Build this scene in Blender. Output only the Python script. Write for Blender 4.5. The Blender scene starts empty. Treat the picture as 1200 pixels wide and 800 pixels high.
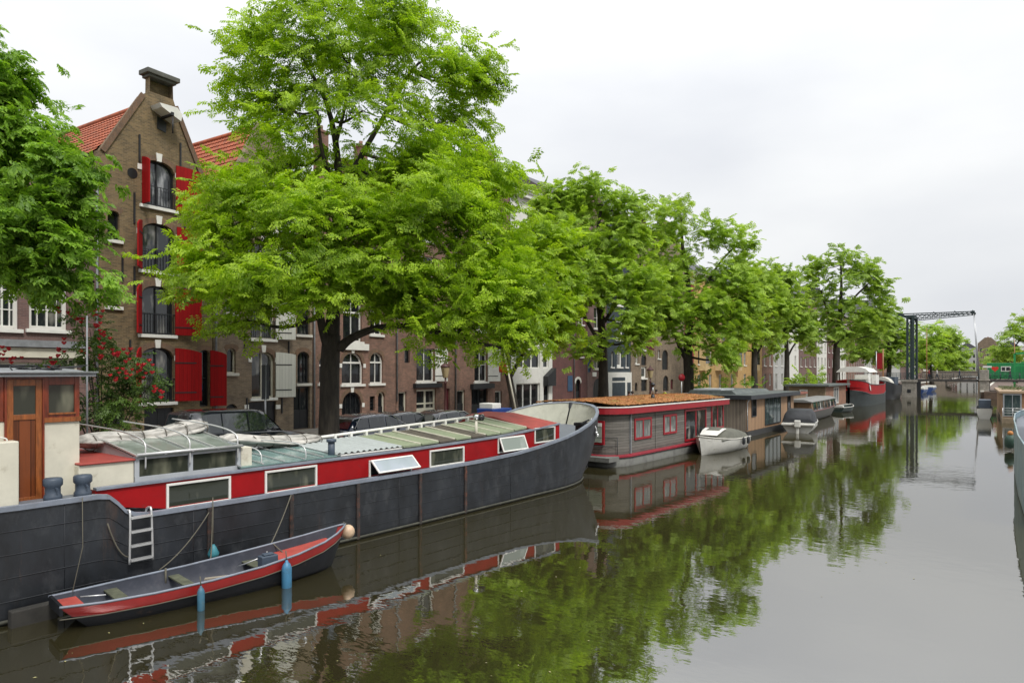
import bpy, bmesh, math, random
import numpy as np
from mathutils import Vector, Matrix
R = math.radians
scene = bpy.context.scene
COL = scene.collection

# ------------------------------------------------------------------ camera, sky, sun, exposure
CAMH, FPX, HORIZ, YAW = 4.4, 800.0, 435.0, R(36)
cam_d = bpy.data.cameras.new('camera')
cam_d.sensor_width = 36.0; cam_d.lens = 24.0
cam_d.shift_y = (HORIZ - 400.0) / 1200.0
cam_d.clip_start = 0.1; cam_d.clip_end = 3000
cam = bpy.data.objects.new('camera', cam_d); COL.objects.link(cam)
cam.location = (0, 0, CAMH); cam.rotation_euler = (R(90), 0, YAW)
scene.camera = cam
scene.view_settings.view_transform = 'Standard'
scene.view_settings.look = 'None'
scene.view_settings.exposure = 0.42
scene.view_settings.gamma = 1.0
scene.view_settings.use_curve_mapping = False

SUN_EL, SUN_AZ = R(52), R(110)      # azimuth measured from +Y towards +X
sun_d = bpy.data.lights.new('sun', 'SUN'); sun_d.energy = 1.9; sun_d.angle = R(11); sun_d.color = (1.0, 0.97, 0.92)
sun = bpy.data.objects.new('sun', sun_d); COL.objects.link(sun)
sdir = Vector((math.sin(SUN_AZ)*math.cos(SUN_EL), math.cos(SUN_AZ)*math.cos(SUN_EL), math.sin(SUN_EL)))
sun.rotation_euler = sdir.to_track_quat('Z', 'Y').to_euler()
sun.location = (0, 0, 60)

world = bpy.data.worlds.new('World'); scene.world = world; world.use_nodes = True
nt = world.node_tree; nt.nodes.clear()
def wn(t, **k):
    n = nt.nodes.new(t)
    for a, b in k.items(): setattr(n, a, b)
    return n
w_out = wn('ShaderNodeOutputWorld'); w_bg = wn('ShaderNodeBackground')
w_sky = wn('ShaderNodeTexSky', sky_type='NISHITA', sun_disc=False)
w_sky.sun_elevation = SUN_EL; w_sky.sun_rotation = SUN_AZ
w_tc = wn('ShaderNodeTexCoord'); w_sep = wn('ShaderNodeSeparateXYZ')
nt.links.new(w_tc.outputs['Generated'], w_sep.inputs[0])
w_map = wn('ShaderNodeMapping'); w_map.inputs['Scale'].default_value = (1.0, 1.0, 2.6)
nt.links.new(w_tc.outputs['Generated'], w_map.inputs[0])
w_noi = wn('ShaderNodeTexNoise'); w_noi.inputs['Scale'].default_value = 2.2; w_noi.inputs['Detail'].default_value = 5; w_noi.inputs['Roughness'].default_value = 0.45
nt.links.new(w_map.outputs[0], w_noi.inputs[0])
w_cr = wn('ShaderNodeValToRGB')                      # cloud deck: soft grey to white patches
w_cr.color_ramp.elements[0].position = 0.34; w_cr.color_ramp.elements[0].color = (0.79, 0.81, 0.85, 1)
w_cr.color_ramp.elements[1].position = 0.68; w_cr.color_ramp.elements[1].color = (0.99, 1.0, 1.0, 1)
nt.links.new(w_noi.outputs[0], w_cr.inputs[0])
w_el = wn('ShaderNodeMapRange'); w_el.inputs[1].default_value = 0.0; w_el.inputs[2].default_value = 1.0
w_el.inputs[3].default_value = 6.9; w_el.inputs[4].default_value = 15.5     # an overcast sky is brightest overhead
w_pow = wn('ShaderNodeMath', operation='POWER'); w_pow.inputs[1].default_value = 1.7
w_mx = wn('ShaderNodeMath', operation='MAXIMUM'); w_mx.inputs[1].default_value = 0.0
nt.links.new(w_sep.outputs[2], w_mx.inputs[0]); nt.links.new(w_mx.outputs[0], w_pow.inputs[0]); nt.links.new(w_pow.outputs[0], w_el.inputs[0])
w_vm = wn('ShaderNodeVectorMath', operation='SCALE')
nt.links.new(w_cr.outputs[0], w_vm.inputs[0]); nt.links.new(w_el.outputs[0], w_vm.inputs['Scale'])
w_mix = wn('ShaderNodeMixRGB'); w_mix.inputs[0].default_value = 0.96
nt.links.new(w_sky.outputs[0], w_mix.inputs[1]); nt.links.new(w_vm.outputs[0], w_mix.inputs[2])
nt.links.new(w_mix.outputs[0], w_bg.inputs[0]); w_bg.inputs[1].default_value = 0.1
nt.links.new(w_bg.outputs[0], w_out.inputs[0])
scene.cycles.max_bounces = 7; scene.cycles.transparent_max_bounces = 8; scene.cycles.diffuse_bounces = 3
scene.cycles.glossy_bounces = 4; scene.cycles.caustics_reflective = False; scene.cycles.caustics_refractive = False

# ------------------------------------------------------------------ picture -> world helpers (world +Y runs along the canal)
FW = Vector((-math.sin(YAW), math.cos(YAW), 0)); RT = Vector((math.cos(YAW), math.sin(YAW), 0))
def ray(px): return FW + RT * ((px - 600.0) / FPX)
def P(px, py, z):
    t = (z - CAMH) / ((HORIZ - py) / FPX); v = ray(px) * t
    return Vector((v.x, v.y, z))
def PT(px, py, t):
    v = ray(px) * t
    return Vector((v.x, v.y, CAMH + (HORIZ - py) / FPX * t))
def PX(px, X):
    r = ray(px); t = X / r.x
    return r.y * t, t
def ZT(py, t): return CAMH + (HORIZ - py) / FPX * t
class Frame:
    """a local frame on the plan: origin o, x axis at angle rz"""
    def __init__(s, x, y, rz):
        s.o = Vector((x, y)); s.rz = rz; s.ex = Vector((math.cos(rz), math.sin(rz))); s.ey = Vector((-math.sin(rz), math.cos(rz)))
    def loc(s, p):
        d = Vector((p[0], p[1])) - s.o; return d.dot(s.ex), d.dot(s.ey)
    def on_x(s, px, lx):                              # where the sight line through px meets local x = lx
        r = ray(px); r2 = Vector((r.x, r.y)); t = (lx + s.o.dot(s.ex)) / r2.dot(s.ex)
        return (r2 * t - s.o).dot(s.ey), t
    def on_y(s, px, ly):
        r = ray(px); r2 = Vector((r.x, r.y)); t = (ly + s.o.dot(s.ey)) / r2.dot(s.ey)
        return (r2 * t - s.o).dot(s.ex), t
    def w(s, lx, ly, z=0): 
        q = s.o + s.ex * lx + s.ey * ly; return Vector((q.x, q.y, z))

# ------------------------------------------------------------------ materials
MATS = {}
def mat(name, col, rough=0.7, metal=0.0, var=0.12, scale=3.0, bump=0.0, bscale=30.0, dirt=None, spec=None, coat=0.0, stretch=(1, 1, 1)):
    if name in MATS: return MATS[name]
    m = bpy.data.materials.new(name); m.use_nodes = True; MATS[name] = m
    n = m.node_tree.nodes; l = m.node_tree.links; b = n['Principled BSDF']
    b.inputs['Roughness'].default_value = rough; b.inputs['Metallic'].default_value = metal
    if spec is not None: b.inputs['Specular IOR Level'].default_value = spec
    if coat: b.inputs['Coat Weight'].default_value = coat
    tc = n.new('ShaderNodeTexCoord'); mp = n.new('ShaderNodeMapping'); mp.inputs['Scale'].default_value = stretch
    l.new(tc.outputs['Object'], mp.inputs[0])
    no = n.new('ShaderNodeTexNoise'); no.inputs['Scale'].default_value = scale; no.inputs['Detail'].default_value = 6; no.inputs['Roughness'].default_value = 0.65
    l.new(mp.outputs[0], no.inputs[0])
    r = n.new('ShaderNodeValToRGB'); c = Vector(col)
    d = c * (1 - var * 1.6); u = c * (1 + var)
    r.color_ramp.elements[0].position = 0.3; r.color_ramp.elements[0].color = (*d, 1)
    r.color_ramp.elements[1].position = 0.7; r.color_ramp.elements[1].color = (*u, 1)
    l.new(no.outputs[0], r.inputs[0])
    last = r.outputs[0]
    if dirt:                                          # patches of dirt / rust with a shape of their own
        dc, amt, ds = dirt
        n2 = n.new('ShaderNodeTexNoise'); n2.inputs['Scale'].default_value = ds; n2.inputs['Detail'].default_value = 8; n2.inputs['Roughness'].default_value = 0.7
        l.new(mp.outputs[0], n2.inputs[0])
        r2 = n.new('ShaderNodeValToRGB'); r2.color_ramp.elements[0].position = 0.62 - amt * 0.3; r2.color_ramp.elements[0].color = (0, 0, 0, 1)
        r2.color_ramp.elements[1].position = 0.78 - amt * 0.2; r2.color_ramp.elements[1].color = (0.85, 0.85, 0.85, 1)
        l.new(n2.outputs[0], r2.inputs[0])
        mx = n.new('ShaderNodeMixRGB'); l.new(r2.outputs[0], mx.inputs[0]); l.new(last, mx.inputs[1]); mx.inputs[2].default_value = (*dc, 1); last = mx.outputs[0]
    l.new(last, b.inputs['Base Color'])
    if bump:
        bn = n.new('ShaderNodeTexNoise'); bn.inputs['Scale'].default_value = bscale; bn.inputs['Detail'].default_value = 4
        l.new(mp.outputs[0], bn.inputs[0])
        bp = n.new('ShaderNodeBump'); bp.inputs['Strength'].default_value = bump; bp.inputs['Distance'].default_value = 0.02
        l.new(bn.outputs[0], bp.inputs['Height']); l.new(bp.outputs[0], b.inputs['Normal'])
    return m

def brick(name, c1, c2, mortar, soil=0.3, bw=0.21, bh=0.065):
    if name in MATS: return MATS[name]
    m = bpy.data.materials.new(name); m.use_nodes = True; MATS[name] = m
    n = m.node_tree.nodes; l = m.node_tree.links; b = n['Principled BSDF']; b.inputs['Roughness'].default_value = 0.88
    tc = n.new('ShaderNodeTexCoord'); sp = n.new('ShaderNodeSeparateXYZ'); l.new(tc.outputs['Object'], sp.inputs[0])
    ad = n.new('ShaderNodeMath'); ad.operation = 'ADD'; l.new(sp.outputs[0], ad.inputs[0]); l.new(sp.outputs[1], ad.inputs[1])
    cb = n.new('ShaderNodeCombineXYZ'); l.new(ad.outputs[0], cb.inputs[0]); l.new(sp.outputs[2], cb.inputs[1])
    br = n.new('ShaderNodeTexBrick'); br.inputs['Scale'].default_value = 1.0
    br.inputs['Brick Width'].default_value = bw; br.inputs['Row Height'].default_value = bh; br.inputs['Mortar Size'].default_value = 0.006; br.inputs['Mortar Smooth'].default_value = 0.3
    br.inputs['Color1'].default_value = (*c1, 1); br.inputs['Color2'].default_value = (*c2, 1); br.inputs['Mortar'].default_value = (*mortar, 1); br.inputs['Bias'].default_value = -0.1
    l.new(cb.outputs[0], br.inputs[0])
    no = n.new('ShaderNodeTexNoise'); no.inputs['Scale'].default_value = 0.9; no.inputs['Detail'].default_value = 12; no.inputs['Roughness'].default_value = 0.8
    l.new(tc.outputs['Object'], no.inputs[0])
    r = n.new('ShaderNodeValToRGB'); r.color_ramp.elements[0].position = 0.3; r.color_ramp.elements[0].color = (1 - soil * 1.25,) * 3 + (1,)
    r.color_ramp.elements[1].position = 0.72; r.color_ramp.elements[1].color = (1.4, 1.33, 1.25, 1); l.new(no.outputs[0], r.inputs[0])
    mx = n.new('ShaderNodeMixRGB'); mx.blend_type = 'MULTIPLY'; mx.inputs[0].default_value = 1; l.new(br.outputs[0], mx.inputs[1]); l.new(r.outputs[0], mx.inputs[2])
    l.new(mx.outputs[0], b.inputs['Base Color'])
    bp = n.new('ShaderNodeBump'); bp.inputs['Strength'].default_value = 0.5; bp.inputs['Distance'].default_value = 0.01; bp.invert = True
    l.new(br.outputs['Fac'], bp.inputs['Height']); l.new(bp.outputs[0], b.inputs['Normal'])
    return m

def boards(name, c, gap=0.14, axis='z', var=0.35, dark=0.25, rough=0.8, jig=1.0):
    """planking: lines every `gap` metres across `axis`, each board its own tone, grain along it"""
    if name in MATS: return MATS[name]
    m = bpy.data.materials.new(name); m.use_nodes = True; MATS[name] = m
    n = m.node_tree.nodes; l = m.node_tree.links; b = n['Principled BSDF']; b.inputs['Roughness'].default_value = rough
    tc = n.new('ShaderNodeTexCoord'); sp = n.new('ShaderNodeSeparateXYZ'); l.new(tc.outputs['Object'], sp.inputs[0])
    if axis == 'z': src = sp.outputs[2]
    elif axis == 'x': src = sp.outputs[0]
    elif axis == 'y': src = sp.outputs[1]
    else:
        ad = n.new('ShaderNodeMath'); ad.operation = 'ADD'; l.new(sp.outputs[0], ad.inputs[0]); l.new(sp.outputs[1], ad.inputs[1]); src = ad.outputs[0]
    dv = n.new('ShaderNodeMath'); dv.operation = 'DIVIDE'; dv.inputs[1].default_value = gap; l.new(src, dv.inputs[0])
    fl = n.new('ShaderNodeMath'); fl.operation = 'FLOOR'; l.new(dv.outputs[0], fl.inputs[0])
    wn_ = n.new('ShaderNodeTexWhiteNoise'); wn_.noise_dimensions = '1D'; l.new(fl.outputs[0], wn_.inputs['W'])
    fr = n.new('ShaderNodeMath'); fr.operation = 'FRACT'; l.new(dv.outputs[0], fr.inputs[0])
    gp = n.new('ShaderNodeMath'); gp.operation = 'GREATER_THAN'; gp.inputs[1].default_value = 0.1; l.new(fr.outputs[0], gp.inputs[0])
    mp = n.new('ShaderNodeMapping'); mp.inputs['Scale'].default_value = (1.5, 1.5, 22) if axis == 'z' else (22, 22, 1.5)
    l.new(tc.outputs['Object'], mp.inputs[0])
    no = n.new('ShaderNodeTexNoise'); no.inputs['Scale'].default_value = 1.2; no.inputs['Detail'].default_value = 7; l.new(mp.outputs[0], no.inputs[0])
    sm = n.new('ShaderNodeMath'); sm.operation = 'MULTIPLY_ADD'; sm.inputs[1].default_value = 0.5 * jig; l.new(wn_.outputs[0], sm.inputs[0]); l.new(no.outputs[0], sm.inputs[2])
    r = n.new('ShaderNodeValToRGB'); c = Vector(c); r.color_ramp.elements[0].position = 0.3; r.color_ramp.elements[0].color = (*(c * (1 - var)), 1)
    r.color_ramp.elements[1].position = 0.95; r.color_ramp.elements[1].color = (*(c * (1 + var)), 1); l.new(sm.outputs[0], r.inputs[0])
    mx = n.new('ShaderNodeMixRGB'); l.new(gp.outputs[0], mx.inputs[0]); mx.inputs[1].default_value = (*(c * dark), 1); l.new(r.outputs[0], mx.inputs[2])
    l.new(mx.outputs[0], b.inputs['Base Color'])
    bp = n.new('ShaderNodeBump'); bp.inputs['Strength'].default_value = 0.6; bp.inputs['Distance'].default_value = 0.01
    l.new(gp.outputs[0], bp.inputs['Height']); l.new(bp.outputs[0], b.inputs['Normal'])
    return m

def glass(name, c=(0.02, 0.024, 0.026), rough=0.04, c2=(0.10, 0.10, 0.09), scale=0.9, spec=0.7):
    """window glass with a dim interior of curtains and furniture behind it"""
    if name in MATS: return MATS[name]
    m = bpy.data.materials.new(name); m.use_nodes = True; MATS[name] = m
    n = m.node_tree.nodes; l = m.node_tree.links; b = n['Principled BSDF']
    b.inputs['Roughness'].default_value = rough; b.inputs['Specular IOR Level'].default_value = spec
    tc = n.new('ShaderNodeTexCoord'); mp = n.new('ShaderNodeMapping'); mp.inputs['Scale'].default_value = (2.2, 2.2, 0.7); l.new(tc.outputs['Object'], mp.inputs[0])
    no = n.new('ShaderNodeTexNoise'); no.inputs['Scale'].default_value = scale; no.inputs['Detail'].default_value = 3; l.new(mp.outputs[0], no.inputs[0])
    r = n.new('ShaderNodeValToRGB'); r.color_ramp.elements[0].position = 0.52; r.color_ramp.elements[0].color = (*c, 1)
    r.color_ramp.elements[1].position = 0.72; r.color_ramp.elements[1].color = (*c2, 1); l.new(no.outputs[0], r.inputs[0]); l.new(r.outputs[0], b.inputs['Base Color'])
    b2 = n.new('ShaderNodeTexNoise'); b2.inputs['Scale'].default_value = 1.3; l.new(tc.outputs['Object'], b2.inputs[0])
    bp = n.new('ShaderNodeBump'); bp.inputs['Strength'].default_value = 0.08; bp.inputs['Distance'].default_value = 0.05
    l.new(b2.outputs[0], bp.inputs['Height']); l.new(bp.outputs[0], b.inputs['Normal'])
    return m

def leafmat(name, dark, light, tint, trans=0.4):
    if name in MATS: return MATS[name]
    m = bpy.data.materials.new(name); m.use_nodes = True; MATS[name] = m
    n = m.node_tree.nodes; l = m.node_tree.links; n.clear()
    out = n.new('ShaderNodeOutputMaterial'); b = n.new('ShaderNodeBsdfPrincipled'); b.inputs['Roughness'].default_value = 0.5; b.inputs['Specular IOR Level'].default_value = 0.35
    tr = n.new('ShaderNodeBsdfTranslucent'); mxs = n.new('ShaderNodeMixShader'); mxs.inputs[0].default_value = trans
    ge = n.new('ShaderNodeNewGeometry')
    r = n.new('ShaderNodeValToRGB'); r.color_ramp.elements[0].color = (*dark, 1); r.color_ramp.elements[1].color = (*light, 1)
    tc = n.new('ShaderNodeTexCoord'); no = n.new('ShaderNodeTexNoise'); no.inputs['Scale'].default_value = 0.55; no.inputs['Detail'].default_value = 3; l.new(tc.outputs['Object'], no.inputs[0])
    a = n.new('ShaderNodeMath'); a.operation = 'MULTIPLY_ADD'; a.inputs[1].default_value = 0.55; l.new(ge.outputs['Random Per Island'], a.inputs[0])
    s = n.new('ShaderNodeMath'); s.operation = 'MULTIPLY_ADD'; s.inputs[1].default_value = 1.7; s.inputs[2].default_value = -0.62; l.new(no.outputs[0], s.inputs[0]); l.new(s.outputs[0], a.inputs[2])
    l.new(a.outputs[0], r.inputs[0])
    mt = n.new('ShaderNodeMixRGB'); mt.blend_type = 'MULTIPLY'; mt.inputs[0].default_value = 1; mt.inputs[2].default_value = (*tint, 1); l.new(r.outputs[0], mt.inputs[1])
    l.new(r.outputs[0], b.inputs['Base Color']); l.new(mt.outputs[0], tr.inputs[0])
    l.new(b.outputs[0], mxs.inputs[1]); l.new(tr.outputs[0], mxs.inputs[2]); l.new(mxs.outputs[0], out.inputs[0])
    return m

# ------------------------------------------------------------------ mesh builder
class MB:
    def __init__(s): s.v = []; s.f = []; s.m = []; s.s = []
    def add(s, vs, fs, m=0, sm=False, M=None):
        o = len(s.v)
        for v in vs:
            v = Vector(v)
            if M is not None: v = M @ v
            s.v.append(tuple(v))
        for f in fs: s.f.append([i + o for i in f]); s.m.append(m); s.s.append(sm)
        return s
    def quad(s, a, b, c, d, m=0): return s.add([a, b, c, d], [(0, 1, 2, 3)], m)
    def box(s, x0, x1, y0, y1, z0, z1, m=0, M=None):
        v = [(x, y, z) for z in (z0, z1) for y in (y0, y1) for x in (x0, x1)]
        return s.add(v, [(0, 2, 3, 1), (4, 5, 7, 6), (0, 1, 5, 4), (2, 6, 7, 3), (0, 4, 6, 2), (1, 3, 7, 5)], m, False, M)
    def bar(s, a, b, w, h, m=0, up=(0, 0, 1)):
        a = Vector(a); b = Vector(b); d = b - a; L = d.length; d.normalize(); u = Vector(up)
        x = d.cross(u)
        if x.length < 1e-4: x = d.cross(Vector((1, 0, 0)))
        x.normalize(); u = x.cross(d); M = Matrix((x, d, u)).transposed().to_4x4(); M.translation = a
        return s.box(-w / 2, w / 2, 0, L, -h / 2, h / 2, m, M)
    def tube(s, pts, r, n=8, m=0, caps=True):
        pts = [Vector(p) for p in pts]; rs = r if isinstance(r, (list, tuple)) else [r] * len(pts)
        vs = []; ref = None
        for i, p in enumerate(pts):
            d = (pts[min(i + 1, len(pts) - 1)] - pts[max(i - 1, 0)])
            if d.length < 1e-9: d = Vector((0, 0, 1))
            d.normalize()
            if ref is None:
                ref = d.cross(Vector((0, 0, 1)))
                if ref.length < 1e-3: ref = d.cross(Vector((1, 0, 0)))
            x = (ref - d * ref.dot(d))
            if x.length < 1e-6: x = d.orthogonal()
            x.normalize(); ref = x; y = d.cross(x)
            for k in range(n):
                a = 2 * math.pi * k / n; vs.append(p + (x * math.cos(a) + y * math.sin(a)) * rs[i])
        fs = [(i * n + k, i * n + (k + 1) % n, (i + 1) * n + (k + 1) % n, (i + 1) * n + k) for i in range(len(pts) - 1) for k in range(n)]
        if caps: fs += [tuple(range(n - 1, -1, -1)), tuple((len(pts) - 1) * n + k for k in range(n))]
        return s.add(vs, fs, m, True)
    def lathe(s, prof, c=(0, 0, 0), n=16, m=0, M=None):          # prof: (r, z)
        vs = [(c[0] + r * math.cos(2 * math.pi * k / n), c[1] + r * math.sin(2 * math.pi * k / n), c[2] + z) for r, z in prof for k in range(n)]
        fs = [(i * n + k, i * n + (k + 1) % n, (i + 1) * n + (k + 1) % n, (i + 1) * n + k) for i in range(len(prof) - 1) for k in range(n)]
        fs += [tuple(range(n - 1, -1, -1)), tuple((len(prof) - 1) * n + k for k in range(n))]
        return s.add(vs, fs, m, True, M)
    def prism(s, poly, a, b, plane='xy', m=0, M=None, sm=False):
        f = {'xy': lambda p, h: (p[0], p[1], h), 'xz': lambda p, h: (p[0], h, p[1]), 'yz': lambda p, h: (h, p[0], p[1])}[plane]
        n = len(poly); vs = [f(p, a) for p in poly] + [f(p, b) for p in poly]
        fs = [tuple(range(n - 1, -1, -1)), tuple(range(n, 2 * n))]
        s.add(vs, fs, m, False, M)
        o = len(s.v) - 2 * n
        for i in range(n): s.f.append([o + i, o + (i + 1) % n, o + n + (i + 1) % n, o + n + i]); s.m.append(m); s.s.append(sm)
        return s
    def loft(s, secs, m=0, sm=True, closed=False, caps=False, M=None, mats=None):
        n = len(secs[0]); vs = [p for q in secs for p in q]; o = len(s.v)
        s.add(vs, [], m, sm, M)
        for i in range(len(secs) - 1):
            for k in range(n if closed else n - 1):
                s.f.append([o + i * n + k, o + i * n + (k + 1) % n, o + (i + 1) * n + (k + 1) % n, o + (i + 1) * n + k])
                s.m.append(mats[k] if mats else m); s.s.append(sm)
        if caps:
            for i in (0, len(secs) - 1): s.f.append([o + i * n + k for k in range(n)]); s.m.append(m); s.s.append(False)
        return s
    def sphere(s, c, r, m=0, n=12, sc=(1, 1, 1)):
        prof = [(math.sin(math.pi * i / 8) * r + 1e-4, -math.cos(math.pi * i / 8) * r) for i in range(9)]
        M = Matrix.Translation(c) @ Matrix.Diagonal((*sc, 1)); return s.lathe(prof, (0, 0, 0), n, m, M)
    def build(s, name, mats, parent=None, loc=(0, 0, 0), rz=0.0, off=None, bevel=0.0, weld=False):
        if not isinstance(mats, (list, tuple)): mats = [mats]
        me = bpy.data.meshes.new(name)
        v = s.v if off is None else [(p[0] - off[0], p[1] - off[1], p[2] - off[2]) for p in s.v]
        me.from_pydata(v, [], s.f)
        for q in mats: me.materials.append(q)
        me.polygons.foreach_set('material_index', s.m); me.polygons.foreach_set('use_smooth', s.s)
        bm = bmesh.new(); bm.from_mesh(me)
        if weld: bmesh.ops.remove_doubles(bm, verts=bm.verts, dist=1e-4)
        bmesh.ops.recalc_face_normals(bm, faces=bm.faces); bm.to_mesh(me); bm.free(); me.update()
        o = bpy.data.objects.new(name, me); COL.objects.link(o); o.location = loc; o.rotation_euler = (0, 0, rz)
        if parent: o.parent = parent
        if bevel:
            b = o.modifiers.new('bevel', 'BEVEL'); b.width = bevel; b.segments = 2; b.limit_method = 'ANGLE'; b.angle_limit = R(40)
        return o
def tag(o, label=None, cat=None, group=None, kind=None):
    for k, v in (('label', label), ('category', cat), ('group', group), ('kind', kind)):
        if v: o[k] = v
    return o
def thing(name, label, cat, loc=(0, 0, 0), rz=0.0, group=None):
    o = bpy.data.objects.new(name, None); COL.objects.link(o); o.empty_display_size = 0.3
    o.location = loc; o.rotation_euler = (0, 0, rz); return tag(o, label, cat, group)
def copy_tree(o, parent=None):
    kids = list(o.children); c = o.copy(); COL.objects.link(c)
    if parent: c.parent = parent
    for k in kids: copy_tree(k, c)
    return c
def sag(a, b, drop, n=10):
    a = Vector(a); b = Vector(b)
    return [a.lerp(b, i / n) - Vector((0, 0, drop * 4 * (i / n) * (1 - i / n))) for i in range(n + 1)]

# common materials
M_white = mat('white_paint', (0.72, 0.71, 0.66), 0.55, var=0.06, dirt=((0.35, 0.33, 0.28), 0.1, 2.5))
M_cream = mat('cream_paint', (0.62, 0.59, 0.48), 0.55, var=0.07, dirt=((0.33, 0.29, 0.2), 0.15, 2.2))
M_stone = mat('pale_stone', (0.58, 0.56, 0.50), 0.8, var=0.12, dirt=((0.25, 0.24, 0.2), 0.25, 3))
M_black = mat('black_paint', (0.012, 0.013, 0.015), 0.4, var=0.2)
M_iron = mat('black_iron', (0.016, 0.017, 0.02), 0.5, var=0.2)
M_steel = mat('galvanised_steel', (0.42, 0.43, 0.44), 0.38, 0.7, var=0.1, dirt=((0.25, 0.24, 0.22), 0.2, 6))
M_alu = mat('aluminium', (0.62, 0.62, 0.61), 0.35, 0.6, var=0.08)
M_glass = glass('window_glass', c2=(0.26, 0.25, 0.22), scale=1.1)
M_glass_d = glass('dark_glass', (0.010, 0.012, 0.014), 0.05, (0.03, 0.03, 0.03), spec=0.45)
M_redsh = boards('red_shutter_boards', (0.26, 0.003, 0.004), 0.16, 'x', .18, .72, .7, .6); M_redsh.node_tree.nodes['Principled BSDF'].inputs['Specular IOR Level'].default_value = .2
M_tile = mat('orange_roof_tile', (0.40, 0.105, 0.045), 0.75, var=0.35, scale=6, dirt=((0.10, 0.06, 0.04), 0.45, 3))
M_slate = mat('grey_roof_slate', (0.09, 0.09, 0.1), 0.7, var=0.3, scale=5)
M_lead = mat('lead_grey', (0.22, 0.23, 0.24), 0.6, var=0.2)
M_bark = mat('elm_bark', (0.045, 0.038, 0.03), 0.95, var=0.4, scale=5, bump=0.9, bscale=14, stretch=(1, 1, 0.25))
M_rope = mat('rope_fibre', (0.11, 0.10, 0.075), 0.9)
M_tyre = mat('tyre_rubber', (0.018, 0.018, 0.018), 0.9)
# ------------------------------------------------------------------ ground, canal, streets
QX, QZ = -19.6, 1.30          # left quay edge, street height above the water
M_cobble = brick('street_clinkers', (0.16, 0.11, 0.09), (0.11, 0.09, 0.08), (0.07, 0.065, 0.06), 0.35, 0.22, 0.11)
M_paving = brick('pavement_slabs', (0.22, 0.21, 0.19), (0.18, 0.17, 0.16), (0.1, 0.1, 0.09), 0.3, 0.3, 0.3)
M_quay = brick('quay_brick', (0.13, 0.085, 0.06), (0.09, 0.06, 0.045), (0.10, 0.095, 0.08), 0.5, 0.21, 0.065)
M_mud = mat('canal_mud', (0.035, 0.028, 0.018), 0.9, scale=0.6)
wm = bpy.data.materials.new('canal_water'); wm.use_nodes = True
n = wm.node_tree.nodes; l = wm.node_tree.links; b = n['Principled BSDF']
b.inputs['Base Color'].default_value = (0.030, 0.026, 0.011, 1); b.inputs['Roughness'].default_value = 0.012; b.inputs['IOR'].default_value = 4.6
tc = n.new('ShaderNodeTexCoord')
def wave(scale, sx, sy, rot, detail):
    mp = n.new('ShaderNodeMapping'); mp.inputs['Scale'].default_value = (sx, sy, 1); mp.inputs['Rotation'].default_value = (0, 0, rot); l.new(tc.outputs['Object'], mp.inputs[0])
    t = n.new('ShaderNodeTexNoise'); t.inputs['Scale'].default_value = scale; t.inputs['Detail'].default_value = detail; t.inputs['Roughness'].default_value = 0.5; l.new(mp.outputs[0], t.inputs[0]); return t.outputs[0]
wa = wave(0.9, 1.0, 1.0, R(-36), 2); wb = wave(2.6, 0.7, 1.4, R(36), 2); wc = wave(9.0, 0.7, 1.3, R(20), 2)
patch = wave(0.10, 1, 1, 0, 2)
m1 = n.new('ShaderNodeMath'); m1.operation = 'MULTIPLY_ADD'; m1.inputs[1].default_value = 0.45; l.new(wb, m1.inputs[0]); l.new(wa, m1.inputs[2])
m2 = n.new('ShaderNodeMath'); m2.operation = 'MULTIPLY_ADD'; m2.inputs[1].default_value = 0.10; l.new(wc, m2.inputs[0]); l.new(m1.outputs[0], m2.inputs[2])
st = n.new('ShaderNodeMapRange'); st.inputs[1].default_value = 0.35; st.inputs[2].default_value = 0.65; st.inputs[3].default_value = 0.012; st.inputs[4].default_value = 0.065; l.new(patch, st.inputs[0])
bp = n.new('ShaderNodeBump'); bp.inputs['Distance'].default_value = 0.13; l.new(st.outputs[0], bp.inputs['Strength']); l.new(m2.outputs[0], bp.inputs['Height']); l.new(bp.outputs[0], b.inputs['Normal'])
tag(MB().quad((-30, -60, 0), (30, -60, 0), (30, 430, 0), (-30, 430, 0)).build('water', wm), kind='structure')
tag(MB().quad((-1500, -300, -2), (1500, -300, -2), (1500, 2500, -2), (-1500, 2500, -2)).build('ground', M_mud), kind='structure')
tag(MB().box(-300, QX - 0.5, -60, 1400, -1.9, QZ - 0.12).box(4.8, 300, -60, 132, -1.9, QZ - 0.12).box(-3.1, 300, 132.01, 1400, -1.9, QZ - 0.12).box(QX - 0.5, -3.1, 430, 1400, -1.9, QZ - 0.13).build('street', M_cobble), kind='structure')
# strip between quay wall and road, and pavement in front of the houses (kerb step 0.12)
tag(MB().box(-36, -27.6, -60, 420, QZ - 0.119, QZ).build('pavement', M_paving, bevel=0.02), kind='structure')
tag(MB().box(-27.599, -27.4, -60, 420, QZ - 0.119, QZ - 0.01).build('kerb', M_stone), kind='structure')
qw = thing('quay_wall', 'long brick quay wall with stone coping behind the moored boats on the left bank', 'quay wall', (QX, 0, 0))
MB().box(-0.499, 0, -60, 430, -1.9, QZ - 0.2).build('brickwork', M_quay, qw)
MB().box(-0.5, 0.08, -60, 430, QZ - 0.198, QZ).build('coping', M_stone, qw, bevel=0.02)
qr = thing('quay_wall', 'brick quay wall of the right bank running up to the drawbridge', 'quay wall', (4.8, 0, 0))
MB().box(0.0, 0.4, -60, 131.9, -1.9, QZ - 0.2).box(-7.9, 0.3, 131.95, 132.4, -1.9, QZ - .2).build('brickwork', M_quay, qr)
MB().box(-0.08, 0.4, -60, 131.9, QZ - 0.198, QZ).build('coping', M_stone, qr)
qf = thing('quay_wall', 'far brick quay wall of the right bank beyond the drawbridge', 'quay wall', (-3.1, 132.5, 0))
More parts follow.
